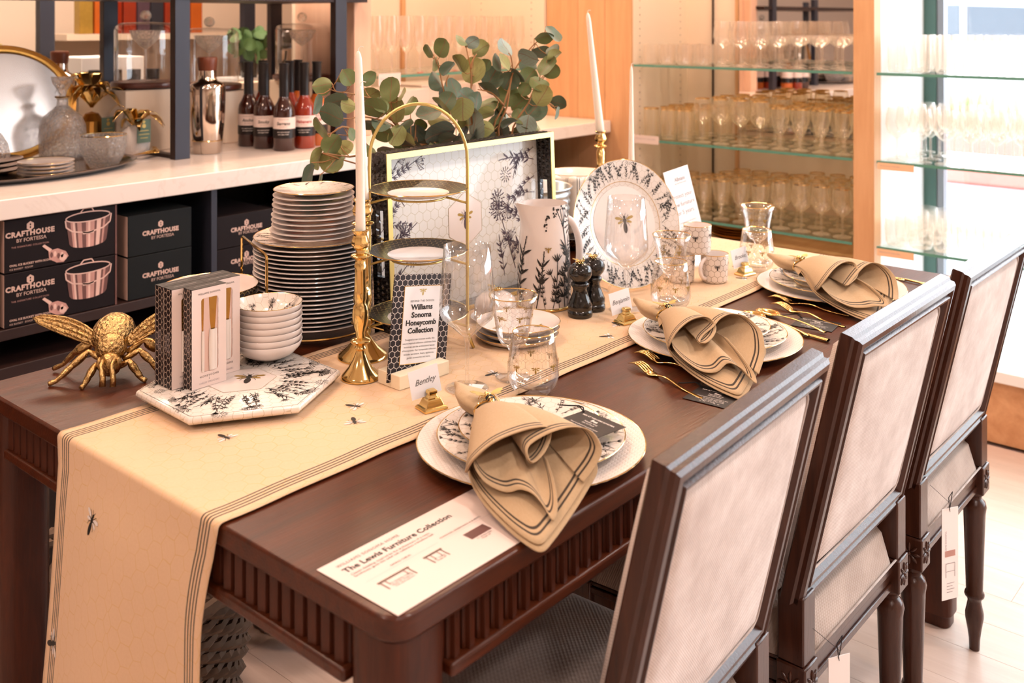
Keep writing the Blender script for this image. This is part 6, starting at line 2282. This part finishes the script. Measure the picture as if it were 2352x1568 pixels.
# ---------------- ribbed tub and eucalyptus
tub = thing('ribbed_tub', 'ribbed galvanised tub half hidden behind the tray and pitcher', 'tub', (1.31, .905, TZ))
pr = [(0, .002), (.092, .002)]
for k in range(40):
    z = .004 + k * .0049
    pr.append((.094 + .012 * z / .2 + .0022 * sin(k * pi / 2.0), z))
pr += [(.110, .200), (.113, .203), (.110, .206), (.104, .203), (.092, .010), (0, .010)]
obj('tub_wall', MB().lathe(pr, 56), 'galv', tub, smooth=180)
eu = thing('eucalyptus_arrangement', 'spreading arrangement of grey green eucalyptus branches behind the tray', 'plant', (1.29, .89, .80))
ex, ey, ez = 1.29, .89, .80
LEAVES = [(0.689,0.986,1.255,0.039,0.9,170,0),(0.7,0.914,1.275,0.035,0.89,60,0),(0.708,0.938,1.259,0.03,0.38,200,0),(0.659,0.969,1.216,0.041,0.25,100,1),(0.721,0.977,1.217,0.05,0.64,160,1),(0.739,0.956,1.21,0.033,0.79,200,3),(0.657,0.913,1.195,0.051,0.91,200,1),(0.637,0.923,1.171,0.045,0.56,230,0),(0.723,0.992,1.12,0.045,0.86,120,0),(0.763,0.997,1.11,0.034,0.88,30,3),(0.706,1.018,1.089,0.048,0.31,100,3),(0.739,1.016,1.08,0.051,0.88,70,3),(0.709,0.963,1.082,0.044,0.39,150,0),(0.673,1.012,1.055,0.05,0.29,100,1),(0.674,0.979,1.033,0.052,0.28,100,1),(0.817,0.976,1.263,0.037,0.65,310,0),(0.82,0.975,1.225,0.043,0.77,330,3),(0.83,0.916,1.241,0.051,0.88,270,0),(0.788,0.924,1.2,0.053,0.83,200,0),(0.803,0.918,1.207,0.034,0.79,250,0),(0.858,0.911,1.229,0.031,0.33,300,3),(0.859,0.929,1.192,0.055,0.83,270,3),(0.911,0.949,1.198,0.047,0.53,310,0),(0.951,0.97,1.2,0.027,0.7,300,0),(0.81,0.968,1.164,0.057,0.47,180,1),(0.83,0.944,1.145,0.051,0.82,200,0),(0.858,0.929,1.135,0.046,0.79,120,3),(0.878,0.927,1.156,0.046,0.39,140,0),(0.968,0.963,1.146,0.03,0.95,330,0),(0.955,0.966,1.118,0.054,0.88,90,4),(0.975,0.94,1.174,0.057,0.55,170,1),(0.989,0.917,1.127,0.069,0.69,160,4),(1.014,0.946,1.159,0.052,0.5,200,3),(0.994,0.914,1.332,0.045,0.84,290,0),(0.948,0.913,1.326,0.032,0.57,240,0),(1.002,0.947,1.293,0.033,0.48,110,0),(0.997,0.898,1.283,0.039,0.57,130,1),(1.009,0.947,1.251,0.048,0.46,240,1),(1.019,0.901,1.236,0.045,0.7,250,1),(0.986,0.89,1.205,0.044,0.91,300,1),(1.02,0.934,1.221,0.03,0.84,250,2),(0.966,0.89,1.195,0.053,0.35,230,3),(1.026,0.882,1.35,0.033,0.38,220,0),(1.057,0.877,1.346,0.033,0.86,330,2),(1.109,0.896,1.327,0.043,0.9,330,3),(1.041,0.904,1.293,0.045,0.63,240,3),(1.084,0.899,1.275,0.061,0.89,270,3),(1.051,0.887,1.21,0.048,0.86,220,1),(1.025,0.877,1.186,0.054,0.94,90,3),(1.074,0.877,1.2,0.045,0.7,280,1),(1.116,0.887,1.285,0.034,0.86,300,0),(1.145,0.892,1.255,0.053,0.99,300,1),(1.179,0.875,1.33,0.047,0.49,240,2),(1.117,0.847,1.295,0.043,0.38,250,1),(1.127,0.836,1.295,0.043,0.38,240,3),(1.128,0.885,1.227,0.056,0.41,30,1),(1.179,0.863,1.248,0.047,0.98,300,1),(1.197,0.883,1.208,0.054,0.99,290,0),(1.22,0.864,1.189,0.047,0.98,320,0),(1.143,0.899,1.189,0.047,0.56,340,0),(1.165,0.889,1.173,0.047,0.42,220,0),(1.188,0.845,1.265,0.047,0.42,40,1),(1.244,0.856,1.252,0.048,0.98,310,0),(1.204,0.834,1.225,0.031,1,300,0),(1.236,0.813,1.24,0.047,0.63,30,0),(1.237,0.798,1.357,0.044,0.6,350,0),(1.256,0.786,1.363,0.047,0.49,50,1),(1.295,0.853,1.314,0.051,0.59,20,1),(1.207,0.823,1.308,0.05,0.72,200,2),(1.258,0.867,1.287,0.045,0.75,210,1),(1.268,0.796,1.324,0.035,0.57,330,1),(1.258,0.783,1.307,0.038,0.61,330,3),(1.244,0.792,1.283,0.053,0.56,310,0),(1.262,0.795,1.27,0.041,0.97,320,0),(1.227,0.794,1.21,0.05,0.92,300,3),(1.317,0.818,1.185,0.042,0.81,20,1),(1.273,0.788,1.165,0.031,0.32,100,1),(1.241,0.833,1.174,0.06,0.94,310,1),(1.217,0.837,1.135,0.047,0.98,100,2),(1.209,0.854,1.156,0.038,0.88,250,0),(1.187,0.889,1.159,0.044,0.53,240,2),(1.103,0.871,1.169,0.037,0.79,160,3),(1.166,0.878,1.121,0.037,0.96,250,4),(1.153,0.839,1.143,0.04,0.49,150,1),(1.225,0.856,1.112,0.05,0.59,200,0),(1.074,0.884,1.146,0.079,0.49,270,2),(1.084,0.927,1.149,0.037,0.79,60,3),(1.09,0.891,1.121,0.055,0.47,120,4),(1.115,0.877,1.113,0.037,0.79,120,4),(1.072,0.931,1.116,0.049,0.39,120,4),(0.984,0.962,1.086,0.066,0.38,170,4),(0.89,0.931,1.118,0.046,0.59,200,3),(0.911,1.004,1.09,0.06,0.47,190,1),(0.787,0.942,1.107,0.039,0.45,220,0),(0.715,0.919,1.148,0.027,0.42,250,0),(1.032,0.901,1.104,0.027,0.7,300,4),(1.167,0.896,1.101,0.031,0.74,90,0),(1.28,0.865,1.135,0.045,0.45,60,0),(1.224,0.896,1.096,0.051,0.46,200,4),(1.006,0.907,1.112,0.042,0.68,150,4),(1.004,0.974,1.104,0.061,0.58,180,4),(0.816,0.932,1.166,0.043,0.42,200,1),(1.098,0.874,1.136,0.046,0.77,200,3),(1.149,0.888,1.143,0.04,0.73,300,0),(1.06,0.887,1.106,0.045,0.63,190,4),(0.988,0.916,1.095,0.048,0.53,200,0),(0.914,0.935,1.104,0.044,0.77,180,4),(0.926,0.986,1.101,0.042,0.68,210,0),(1.099,0.891,1.093,0.04,0.73,170,4),(1.151,0.897,1.087,0.041,0.65,160,4)]
BRANCH = [[(1.29,0.89,0.9),(1.024,0.931,1.088),(0.951,0.953,1.102),(0.878,0.938,1.144),(0.825,0.943,1.169),(0.773,0.946,1.181),(0.729,0.948,1.18),(0.702,0.949,1.186)],[(0.878,0.938,1.144),(0.839,0.942,1.186),(0.808,0.944,1.216),(0.777,0.946,1.226),(0.736,0.948,1.236),(0.699,0.949,1.242),(0.679,0.95,1.249)],[(1.024,0.931,1.079),(0.916,0.959,1.084),(0.824,0.967,1.093),(0.755,0.971,1.091),(0.718,0.973,1.092),(1.29,0.89,0.9),(1.29,0.89,0.9),(1.29,0.89,0.9)],[(0.824,0.967,1.093),(0.729,0.948,1.161),(0.685,0.95,1.151),(0.688,0.974,1.146)],[(0.878,0.938,1.144),(0.86,0.94,1.179),(0.849,0.941,1.219)],[(1.29,0.89,0.9),(1.086,0.912,1.089),(1.019,0.905,1.17),(0.996,0.912,1.23),(0.984,0.916,1.283),(0.968,0.92,1.318)],[(1.019,0.905,1.17),(1.003,0.91,1.241),(1.009,0.908,1.267)],[(1.29,0.89,0.9),(1.113,0.904,1.103),(1.068,0.891,1.179),(1.069,0.89,1.239),(1.068,0.891,1.28),(1.061,0.893,1.31),(1.053,0.895,1.343)],[(1.068,0.891,1.28),(1.074,0.889,1.301),(1.084,0.886,1.316)],[(1.29,0.89,0.9),(1.153,0.891,1.1),(1.157,0.862,1.187),(1.18,0.854,1.259),(1.177,0.855,1.305),(1.17,0.858,1.317)],[(1.29,0.89,0.9),(1.166,0.886,1.099),(1.167,0.859,1.186),(1.177,0.855,1.253),(1.197,0.849,1.289),(1.231,0.837,1.328),(1.255,0.829,1.347),(1.283,0.819,1.353)],[(1.29,0.89,0.9),(1.2,0.875,1.097),(1.225,0.839,1.19),(1.245,0.832,1.232),(1.272,0.823,1.262),(1.29,0.817,1.287)],[(1.29,0.89,0.9),(1.213,0.87,1.081),(1.235,0.836,1.143),(1.262,0.826,1.182),(1.29,0.817,1.184),(1.304,0.812,1.165)],[(1.157,0.862,1.187),(1.124,0.873,1.219),(1.087,0.885,1.229)]]

def leafmesh(tone, fold):
    mb = MB()
    def lf(u, v):
        yy = -.5 + u
        w_ = .5 * (max(0, 1 - (2 * (u - .52)) ** 2) ** .52) * (1 if u > .06 else u / .06 + .02)
        if u > .94:
            w_ *= .7 + .3 * (1 - u) / .06
        xx = (v * 2 - 1) * w_
        return (xx, yy, fold * abs(xx) - .12 * (yy * yy) + .03 * sin(yy * 7 + xx * 4))
    mb.grid(lf, 9, 6, lambda u, v: ((v * 2 - 1) * .5 * sqrt(max(.02, 1 - (2 * (u - .5)) ** 2)), u))
    me = mb.mesh('leaf', 180)
    me.materials.append(MAT['leaf%d' % tone])
    return me
LM = {(t_i, f_i): leafmesh(t_i, f) for t_i in range(5) for f_i, f in enumerate((.12, .35, -.2))}
nodes = [Vector(p) for b in BRANCH for p in b]
pet = {i: MB() for i in range(len(BRANCH))}
owner = [i for i, b in enumerate(BRANCH) for _ in b]
rnd = random.Random(9)
camR = Vector((.6531, -.7573, 0)); camU = Vector((0, 0, 1)); camB = Vector((-.7573, -.6531, 0))
dense = []
for i, b in enumerate(BRANCH):
    for p, q in zip(b[:-1], b[1:]):
        for k in range(5):
            dense.append((Vector(p).lerp(Vector(q), k / 5), i))
for (x, y, z, L, ratio, ang, tone) in LEAVES:
    L *= 1.13
    a = radians(ang)
    ax = camR * cos(a) - camU * sin(a)          # base to tip, in the plane facing the room
    sd = camR * sin(a) + camU * cos(a)
    tilt = math.acos(max(.15, min(1, ratio))) * rnd.choice((-1, 1))
    pitch = rnd.uniform(-.35, .35)
    ax = (ax * cos(pitch) + camB * sin(pitch)).normalized()
    sd2 = (sd * cos(tilt) + camB * sin(tilt)).normalized()
    nn = sd2.cross(ax).normalized(); sd2 = ax.cross(nn).normalized()
    M = Matrix((sd2, ax, nn)).transposed().to_4x4()
    o = bpy.data.objects.new('leaf', LM[(tone, rnd.randrange(3))])
    COL.objects.link(o); o.parent = eu
    o.matrix_local = Matrix.Translation((x - ex, y - ey, z - ez)) @ M @ Matrix.Scale(L, 4)
    base = Vector((x, y, z)) - ax * L * .5
    d, bi = min(((base - n_[0]).length, j) for j, n_ in enumerate(dense))
    if d < .13:
        p0 = dense[bi][0]
        pet[dense[bi][1]].tube([tuple(p0 - Vector((ex, ey, ez))), tuple((p0 + base) / 2 + Vector((0, 0, -.004)) - Vector((ex, ey, ez))), tuple(base - Vector((ex, ey, ez))), tuple(base + ax * L * .2 - Vector((ex, ey, ez)))], .0011, 5)
for i, b in enumerate(BRANCH):
    V = [Vector(p) - Vector((ex, ey, ez)) for p in b]
    sm = []
    for k in range(len(V) - 1):
        p0, p1, p2, p3 = V[max(0, k - 1)], V[k], V[k + 1], V[min(len(V) - 1, k + 2)]
        for q in range(4):
            u = q / 4
            sm.append(.5 * ((2 * p1) + (p2 - p0) * u + (2 * p0 - 5 * p1 + 4 * p2 - p3) * u * u + (3 * p1 - p0 - 3 * p2 + p3) * u ** 3))
    sm.append(V[-1])
    n = len(sm)
    bmb = pet[i]
    bmb.tube(sm, [.0032 * (1 - .7 * k / n) for k in range(n)], 6)
    obj('branch', bmb, 'twig', eu, smooth=180)
# ================================================================ counter display
def oval(mb, a, b, prof, seg=64):
    """prof: (scale, z)"""
    rs = [mb.add([(a * s * cos(q), b * s * sin(q), z) for q in [2 * pi * j / seg for j in range(seg)]]) for s, z in prof]
    for r0, r1 in zip(rs[:-1], rs[1:]):
        for j in range(seg):
            k = (j + 1) % seg
            mb.face((r0 + j, r0 + k, r1 + k, r1 + j))
    mb.face([rs[-1] + j for j in range(seg)])
    return mb
tprof = [(.80, .001), (.86, .004), (.98, .014), (1.0, .018), (.985, .0195), (.955, .015), (.94, .018), (.92, .013), (.84, .006), (.5, .005)]
ot = thing('oval_tray', 'oval silver tray lying on the counter with crystal and small plates', 'tray', (.62, 2.27, CZ), radians(8))
obj('tray_body', oval(MB(), .335, .21, tprof), 'silver', ot, smooth=60)
ut = thing('oval_tray_upright', 'large oval silver tray with bronze rim leaning upright at the back', 'tray', (.66, 2.56, CZ + .001 + .19), rot=(radians(78), 0, radians(4)))
obj('tray_face', oval(MB(), .245, .19, [(.5, .004), (.84, .004), (.86, .006), (.2, .0062)][0:3] + [(.2, .0061)]), 'silver', ut, smooth=60)
obj('tray_rim', oval(MB(), .245, .19, [(.84, .002), (.97, -.004), (1.0, 0), (.985, .006), (.95, .003), (.93, .009), (.90, .006), (.85, .0085), (.84, .003)]), 'bronzegold', ut, smooth=60)
# plates under the crystal at the left and small plates in front
for k in range(3):
    o = obj('silver_plate', MB().lathe([(0, 0), (.07, 0), (.105, .008), (.112, .014), (.105, .011), (.07, .004), (0, .004)], 40), 'silver', None, loc=(.50, 2.33, CZ + .0065 + k * .014), smooth=60)
    tag(o, 'silver edged plate stacked under the crystal dome at the left edge', 'plate', 'silver plates at the left edge')
for k in range(4):
    t = thing('coaster_plate', ('small cream plate at the bottom of the stack on the silver tray', 'small cream plate, second from below on the silver tray', 'small cream plate, third from below on the silver tray', 'small cream plate on top of the stack on the silver tray')[k], 'plate', (.615, 2.165, CZ + .0065 + k * .0105), group='small cream plates on the silver tray')
    obj('plate_body', MB().lathe([(0, 0), (.055, 0), (.076, .006), (.078, .009), (.076, .0098), (.05, .007), (0, .007)], 40), 'china', t, smooth=60)
    obj('gold_rim', ring(.0775, .0095, .0008, 40), 'gold', t)
cb_ = thing('crystal_dome', 'cut crystal dome at the left edge of the counter', 'dome', (.50, 2.33, CZ + .049))
obj('dome_body', MB().lathe([(.075, 0), (.078, .01), (.072, .04), (.055, .07), (.03, .088), (.01, .094), (.0, .095)], 24), 'crystal', cb_, smooth=0)
bl2 = thing('crystal_bowl', 'gold rimmed cut crystal bowl on the silver tray', 'bowl', (.80, 2.185, CZ + .0065))
obj('bowl_body', MB().lathe([(0, .001), (.040, .001), (.044, .008), (.060, .035), (.067, .065), (.068, .098), (.0655, .098), (.064, .066), (.056, .036), (.04, .012), (0, .010)], 30), 'crystal', bl2, smooth=0)
obj('gold_rim', ring(.067, .0985, .0014, 40), 'gold', bl2)
dc = thing('crystal_decanter', 'cut crystal decanter with faceted stopper on the counter', 'decanter', (.80, 2.455, CZ + .001))
obj('decanter_body', MB().lathe([(0, .002), (.062, .002), (.070, .010), (.072, .09), (.070, .115), (.058, .145), (.030, .168), (.018, .180), (.017, .198), (.022, .206), (.015, .206), (.015, .18), (.05, .14), (.064, .11), (.065, .015), (0, .012)], 26), 'crystal', dc, smooth=0)
obj('gold_collar', ring(.022, .207, .0024, 32), 'gold', dc)
obj('stopper', MB().lathe([(0, .200), (.012, .202), (.010, .214), (.018, .232), (.030, .252), (.036, .272), (.022, .268), (0, .258)], 9), 'crystal', dc, smooth=0)
def gold_leafcrown(parent, z, n, L, seed):
    rnd = random.Random(seed)
    for k in range(n):
        a = 2 * pi * k / n + rnd.uniform(-.3, .3)
        e = rnd.uniform(.15, 1.25)
        d = Vector((cos(a) * cos(e), sin(a) * cos(e), sin(e)))
        s = d.cross(Vector((0, 0, 1))).normalized()
        l = L * rnd.uniform(.7, 1.15)
        mb = MB()
        mb.grid(lambda u, v: Vector((0, 0, z)) + d * (l * u) + Vector((0, 0, .35 * l * sin(u * pi * .9) - .45 * l * u * u)) + s * ((v * 2 - 1) * .018 * sin(pi * min(1, u * .93 + .07)) ** .8), 8, 4)
        obj('gold_leaf', mb, 'gold', parent, smooth=180, solid=.0012)
def green_tag(parent, x, y, z, rz):
    M = Matrix.Translation((x, y, z)) @ Matrix.Rotation(rz, 4, 'Z')
    c = MB().box(-.026, .026, -.0006, .0006, -.078, 0, M=M)
    o = obj('green_tag', c, 'tealcard', parent, smooth=0)
    P = []
    dot2(P, 0, -.022, .0075, 8); leaf2(P, 0, -.013, 1.57, .012, .003); leaf2(P, 0, -.013, .9, .01, .003); leaf2(P, 0, -.013, 2.2, .01, .003)
    for k, w_ in enumerate((.018, .02, .014)):
        line2(P, [(-w_, -.038 - .012 * k), (w_, -.038 - .012 * k)], .002)
    obj('tag_print', print_mb(P, lambda a, b: M @ Vector((a, -.0012, b))), 'inkteal', o, smooth=0)
p1_ = thing('gold_pineapple', 'gold pineapple ornament with curling leaves behind the decanter', 'ornament', (.963, 2.585, CZ))
obj('fruit_body', MB().lathe([(0, .002), (.022, .002), (.040, .03), (.045, .07), (.038, .11), (.022, .135), (0, .142)], 20), 'bronzegold', p1_, smooth=0)
gold_leafcrown(p1_, .155, 24, .16, 4)
green_tag(p1_, .02, -.075, .125, .2)
p2_ = thing('glass_pineapple_jar', 'frosted pineapple jar with gold leaf crown and green tag', 'jar', (1.025, 2.405, CZ))
obj('jar_body', MB().lathe([(0, .002), (.034, .002), (.046, .02), (.049, .05), (.042, .085), (.022, .10), (0, .104)], 24), 'china_relief', p2_, smooth=60)
gold_leafcrown(p2_, .095, 11, .11, 7)
green_tag(p2_, .0, -.056, .125, .1)
lf_ = thing('gold_leaf_spray', 'spray of gold leaves lying at the end of the silver tray', 'ornament', (.985, 2.30, CZ + .012))
rnd = random.Random(6)
for k in range(9):
    a = -.6 + .25 * k
    mb = MB()
    d = Vector((cos(a), sin(a), .25)); s = d.cross(Vector((0, 0, 1))).normalized()
    mb.grid(lambda u, v: d * (.06 * u) + s * ((v * 2 - 1) * .011 * sin(pi * min(1, u * .93 + .07))) + Vector((-.03 + .012 * k, 0, .004)), 5, 3)
    obj('gold_leaf', mb, 'gold', lf_, smooth=180, solid=.001)

# cream pedestals and cake domes
for x0, x1, y0, y1, h, lab in ((1.02, 1.285, 2.46, 2.70, .214, 'cream pedestal box under the left glass cake dome'), (1.29, 1.55, 2.45, 2.71, .192, 'cream pedestal box under the middle glass cake dome'), (1.78, 2.10 - .17, 2.46, 2.70, .21, 'cream pedestal box behind the hot sauce bottles')):
    p = thing('pedestal_box', lab, 'pedestal', (x0, y0, CZ), group='pedestals on the counter')
    obj('box_body', Bx(0, x1 - x0, 0, y1 - y0, .0005, h), 'panel', p, bevel=.003)
def cake_dome(x, y, z, lab, glab):
    t = thing('cake_dome', lab, 'cake stand', (x, y, z))
    obj('wood_base', MB().lathe([(0, 0), (.105, 0), (.118, .006), (.120, .018), (.116, .024), (0, .024)], 48), 'woodstand', t, smooth=50)
    obj('dome', MB().lathe([(.106, .0245), (.108, .030), (.108, .205), (.103, .222), (.085, .232), (.02, .236), (0, .236)], 48), 'glass', t, smooth=180)
    kn = MB(); kn.ell((0, 0, .258), (.020, .020, .020), 20, 14)
    obj('knob', kn, 'crystal', t, smooth=180)
    g = thing('crystal_coupe', glab, 'glass', (x, y, z + .0245))
    obj('coupe_bowl', MB().lathe([(.004, .115), (.02, .125), (.045, .150), (.056, .180), (.054, .182), (.042, .152), (.018, .13), (0, .125)], 26), 'crystal', g, smooth=0)
    obj('coupe_stem', MB().lathe([(0, .0005), (.036, .0005), (.036, .002), (.008, .008), (.004, .02), (.004, .115)], 28), 'glass', g, smooth=180)
cake_dome(1.155, 2.57, CZ + .2145, 'glass cake dome with wooden base, left of the front steel post', 'cut crystal coupe inside the left glass dome')
cake_dome(1.415, 2.57, CZ + .1925, 'glass cake dome with wooden base, behind the cocktail shaker', 'cut crystal coupe inside the dome behind the shaker')
cake_dome(1.90 - .045, 2.58, CZ + .2105, 'glass cake dome with wooden base, right of the bottles', 'cut crystal coupe inside the dome right of the bottles')
# black napkin boxes / tins behind the left dome
for k in range(4):
    o = obj('black_tin', MB().lathe([(0, 0), (.026, 0), (.026, .075), (0, .075)], 20), 'blackcap', None, loc=(1.16 + k * .068, 2.95 - .02 * k, CZ + .19), smooth=50)
    tag(o, 'black tin standing on the rear ledge behind the glass dome', 'tin', 'black tins on the rear ledge')
lg_ = thing('rear_ledge', 'cream ledge behind the glass domes', 'shelf', (1.05, 2.86, CZ))
obj('ledge_body', Bx(0, .95, 0, .12, .0005, .189), 'panel', lg_)
# cocktail shakers
def shaker(x, y, lab, s=1.0, z=CZ):
    t = thing('cocktail_shaker', lab, 'shaker', (x, y, z))
    obj('shaker_body', MB().lathe([(0, .001), (.044 * s, .001), (.047 * s, .006), (.058 * s, .12 * s), (.0605 * s, .20 * s), (.0605 * s, .228 * s), (.055 * s, .240 * s), (.035 * s, .248 * s), (.030 * s, .26 * s), (.030 * s, .285 * s), (0, .288 * s)], 48), 'steel', t, smooth=50)
    obj('groove', ring(.0525 * s, .045 * s, .001, 48), 'gold', t)
    obj('wood_collar', MB().lathe([(0, .284 * s), (.030 * s, .284 * s), (.033 * s, .31 * s), (.034 * s, .326 * s), (.031 * s, .330 * s), (0, .330 * s)], 40), 'woodstop', t, smooth=50)
    return t
shaker(1.216, 2.27, 'mirror steel cocktail shaker with a wooden collar, beside the front post')
shaker(.98, 2.86, 'mirror steel cocktail shaker further back behind the pineapples', .95, CZ + .03)
# hot sauce bottles
def sauce(x, y, mat, lab, w1, red):
    t = thing('hot_sauce_bottle', lab, 'bottle', (x, y, CZ))
    obj('bottle_body', MB().lathe([(0, .001), (.036, .001), (.0385, .005), (.0385, .135), (.036, .150), (.024, .172), (.0165, .190), (.0155, .215), (0, .216)], 36), mat, t, smooth=50)
    obj('cap_sleeve', MB().lathe([(.0172, .175), (.0172, .24), (.0165, .296), (.018, .298), (.018, .306), (0, .307)], 28), 'blackcap', t, smooth=50)
    obj('label_band', MB().lathe([(.0390, .078), (.0390, .118)], 36), 'paper2', t, smooth=180)
    obj('lower_label', MB().lathe([(.0389, .045), (.0389, .0775)], 36), 'blackcap', t, smooth=180)
    def bend(me, z0, r=.0394):
        for v in me.vertices:
            a = radians(229) + v.co.x / r
            v.co = (r * cos(a), r * sin(a), z0 + v.co.y)
        return me
    for s, z0, sz, m_, off in ((w1, .092, .015, 'inkred' if red else 'ink', .0004), ('WILLIAMS SONOMA', .110, .0042, 'inkgrey', 0), ('HOT SAUCE', .084, .0045, 'inkgrey', 0), ('hand crafted small batch', .066, .0045, 'inkwhite', .0001), ('garlic pepper vinegar', .058, .0045, 'inkwhite', .0001)):
        me = text_mesh(s, size=sz, offset=off, shear=.2 if sz > .01 else 0)
        obj('label_lettering', bend(me, z0, .0395), m_, t, smooth=0)
for x, y, m_, lab, w1, red in ((1.425, 2.33, 'sauce_dark', 'dark hot sauce bottle at the left rear of the group', 'Ancho', 0), (1.425, 2.235, 'sauce_dark', 'dark hot sauce bottle at the left of the group', 'Smoky', 0), (1.434, 2.131, 'sauce_dark', 'dark hot sauce bottle standing foremost of the group', 'Serrano', 0),
                               (1.525, 2.135, 'sauce_red', 'red hot sauce bottle right of the foremost one', 'Habanero', 1), (1.535, 2.40, 'sauce_red', 'red hot sauce bottle in the rear row', 'Chipotle', 1), (1.585, 2.30, 'sauce_red', 'red hot sauce bottle in the middle of the group', 'Cayenne', 1),
                               (1.655, 2.345, 'sauce_orange', 'orange hot sauce bottle at the right of the group', 'Mango', 1), (1.605, 2.165, 'sauce_orange', 'orange hot sauce bottle partly behind the eucalyptus', 'Peach', 1)):
    sauce(x, y, m_, lab, w1, red)

# rear display beyond the etagere: pedestal, gold box, coloured packages, plants, bowls
for x0, x1, y0, h, lab in ((1.14, 1.40, 3.02, .31, 'white pedestal with a wooden trim behind the front post'), (.40, 1.00, 3.36, .33, 'long white plinth carrying a gold box at the back')):
    p = thing('rear_pedestal', lab, 'pedestal', (x0, y0 if y0 > 2.99 else 3.0, FZ + .001))
    obj('box_body', Bx(0, x1 - x0, 0, .22, 0, CZ + .33 - FZ - .02), 'paintwhite', p, bevel=.003)
gb = thing('gold_gift_box', 'flat gold box on the white plinth at the back', 'box', (.70, 3.40, CZ + .312))
obj('box_body', Bx(0, .30, 0, .16, 0, .05), 'goldpaint', gb, bevel=.002)
bs_ = thing('rear_shelf', 'cream shelf carrying coloured packages high behind the domes', 'shelf', (1.5, 3.9, 1.30))
obj('board', Bx(0, 2.2, 0, .30, 0, .03), 'panel', bs_)
obj('support', Bx(0, 2.2, .27, .30, FZ - 1.30 + .002, 0), 'panel', bs_)
for k in range(9):
    x = 1.62 + k * .075
    o = obj('tea_tin', Bx(-.033, .033, -.03, .03, 0, .24), ('inkgold', 'sauce_orange', 'sauce_red', 'sauce_red', 'inkplum', 'slate', 'sauce_red', 'peachcard', 'sauce_orange')[k], None, loc=(x, 3.98, 1.3305), bevel=.003)
    tag(o, ('gold', 'orange', 'red', 'second red', 'dark red', 'slate blue', 'third red', 'peach', 'far orange')[k] + ' upright package on the high rear shelf', 'package')
def small_plant(x, y, z, lab, seed, r=.09):
    t = thing('potted_plant', lab, 'plant', (x, y, z))
    obj('pot', MB().lathe([(0, .001), (.035, .001), (.048, .07), (.045, .07), (0, .06)], 24), 'blackplastic', t, smooth=50)
    rnd = random.Random(seed)
    me = LM[(1, 0)].copy(); me.materials.clear(); me.materials.append(MAT['green_leafplant'])
    for k in range(26):
        o = bpy.data.objects.new('leaf', me)
        COL.objects.link(o); o.parent = t
        o.location = (rnd.uniform(-r, r), rnd.uniform(-r, r), .09 + rnd.uniform(0, .12))
        o.rotation_euler = (rnd.uniform(0, 6), rnd.uniform(0, 6), rnd.uniform(0, 6)); o.scale = (.06,) * 3
    return t
small_plant(.66, 3.1, CZ + .27, 'leafy green plant at the upper left edge', 4)
small_plant(1.93, 3.06, CZ + .20, 'small green plant behind the right glass dome', 6)
p = thing('rear_pedestal', 'white pedestal under the plant at the left edge', 'pedestal', (.55, 3.0, FZ + .001)); obj('box_body', Bx(0, .22, 0, .22, 0, CZ + .268 - FZ), 'paintwhite', p)
p = thing('rear_pedestal', 'white pedestal under the plant behind the bottles', 'pedestal', (1.83, 3.0, FZ + .001)); obj('box_body', Bx(0, .60, 0, .20, 0, CZ + .198 - FZ), 'paintwhite', p)
ms = thing('stand_mixer', 'black stand mixer at the back beyond the bottles', 'mixer', (2.16, 3.10, CZ + .20), radians(-30))
b = MB(); b.ell((0, 0, .17), (.12, .055, .05), 20, 12)
obj('motor_head', b, 'blackplastic', ms, smooth=180)
obj('column', Bx(.05, .10, -.035, .035, 0, .16), 'blackplastic', ms, bevel=.01)
obj('foot', Bx(-.11, .11, -.06, .06, 0, .02), 'blackplastic', ms, bevel=.008)
obj('mixing_bowl', MB().lathe([(0, .022), (.03, .022), (.055, .07), (.06, .115), (.058, .115), (0, .03)], 28), 'steel', ms, loc=(-.05, 0, 0), smooth=60)
# tall window in the back wall, its daylight put in as opaque white
w2 = struct('window_2', Bx(.75, 1.35, 4.385, 4.40, 1.0, 2.4), 'grey')
o = obj('window_pane', Bx(.78, 1.32, 4.38, 4.386, 1.03, 2.37), 'paintwhite', w2, smooth=0)
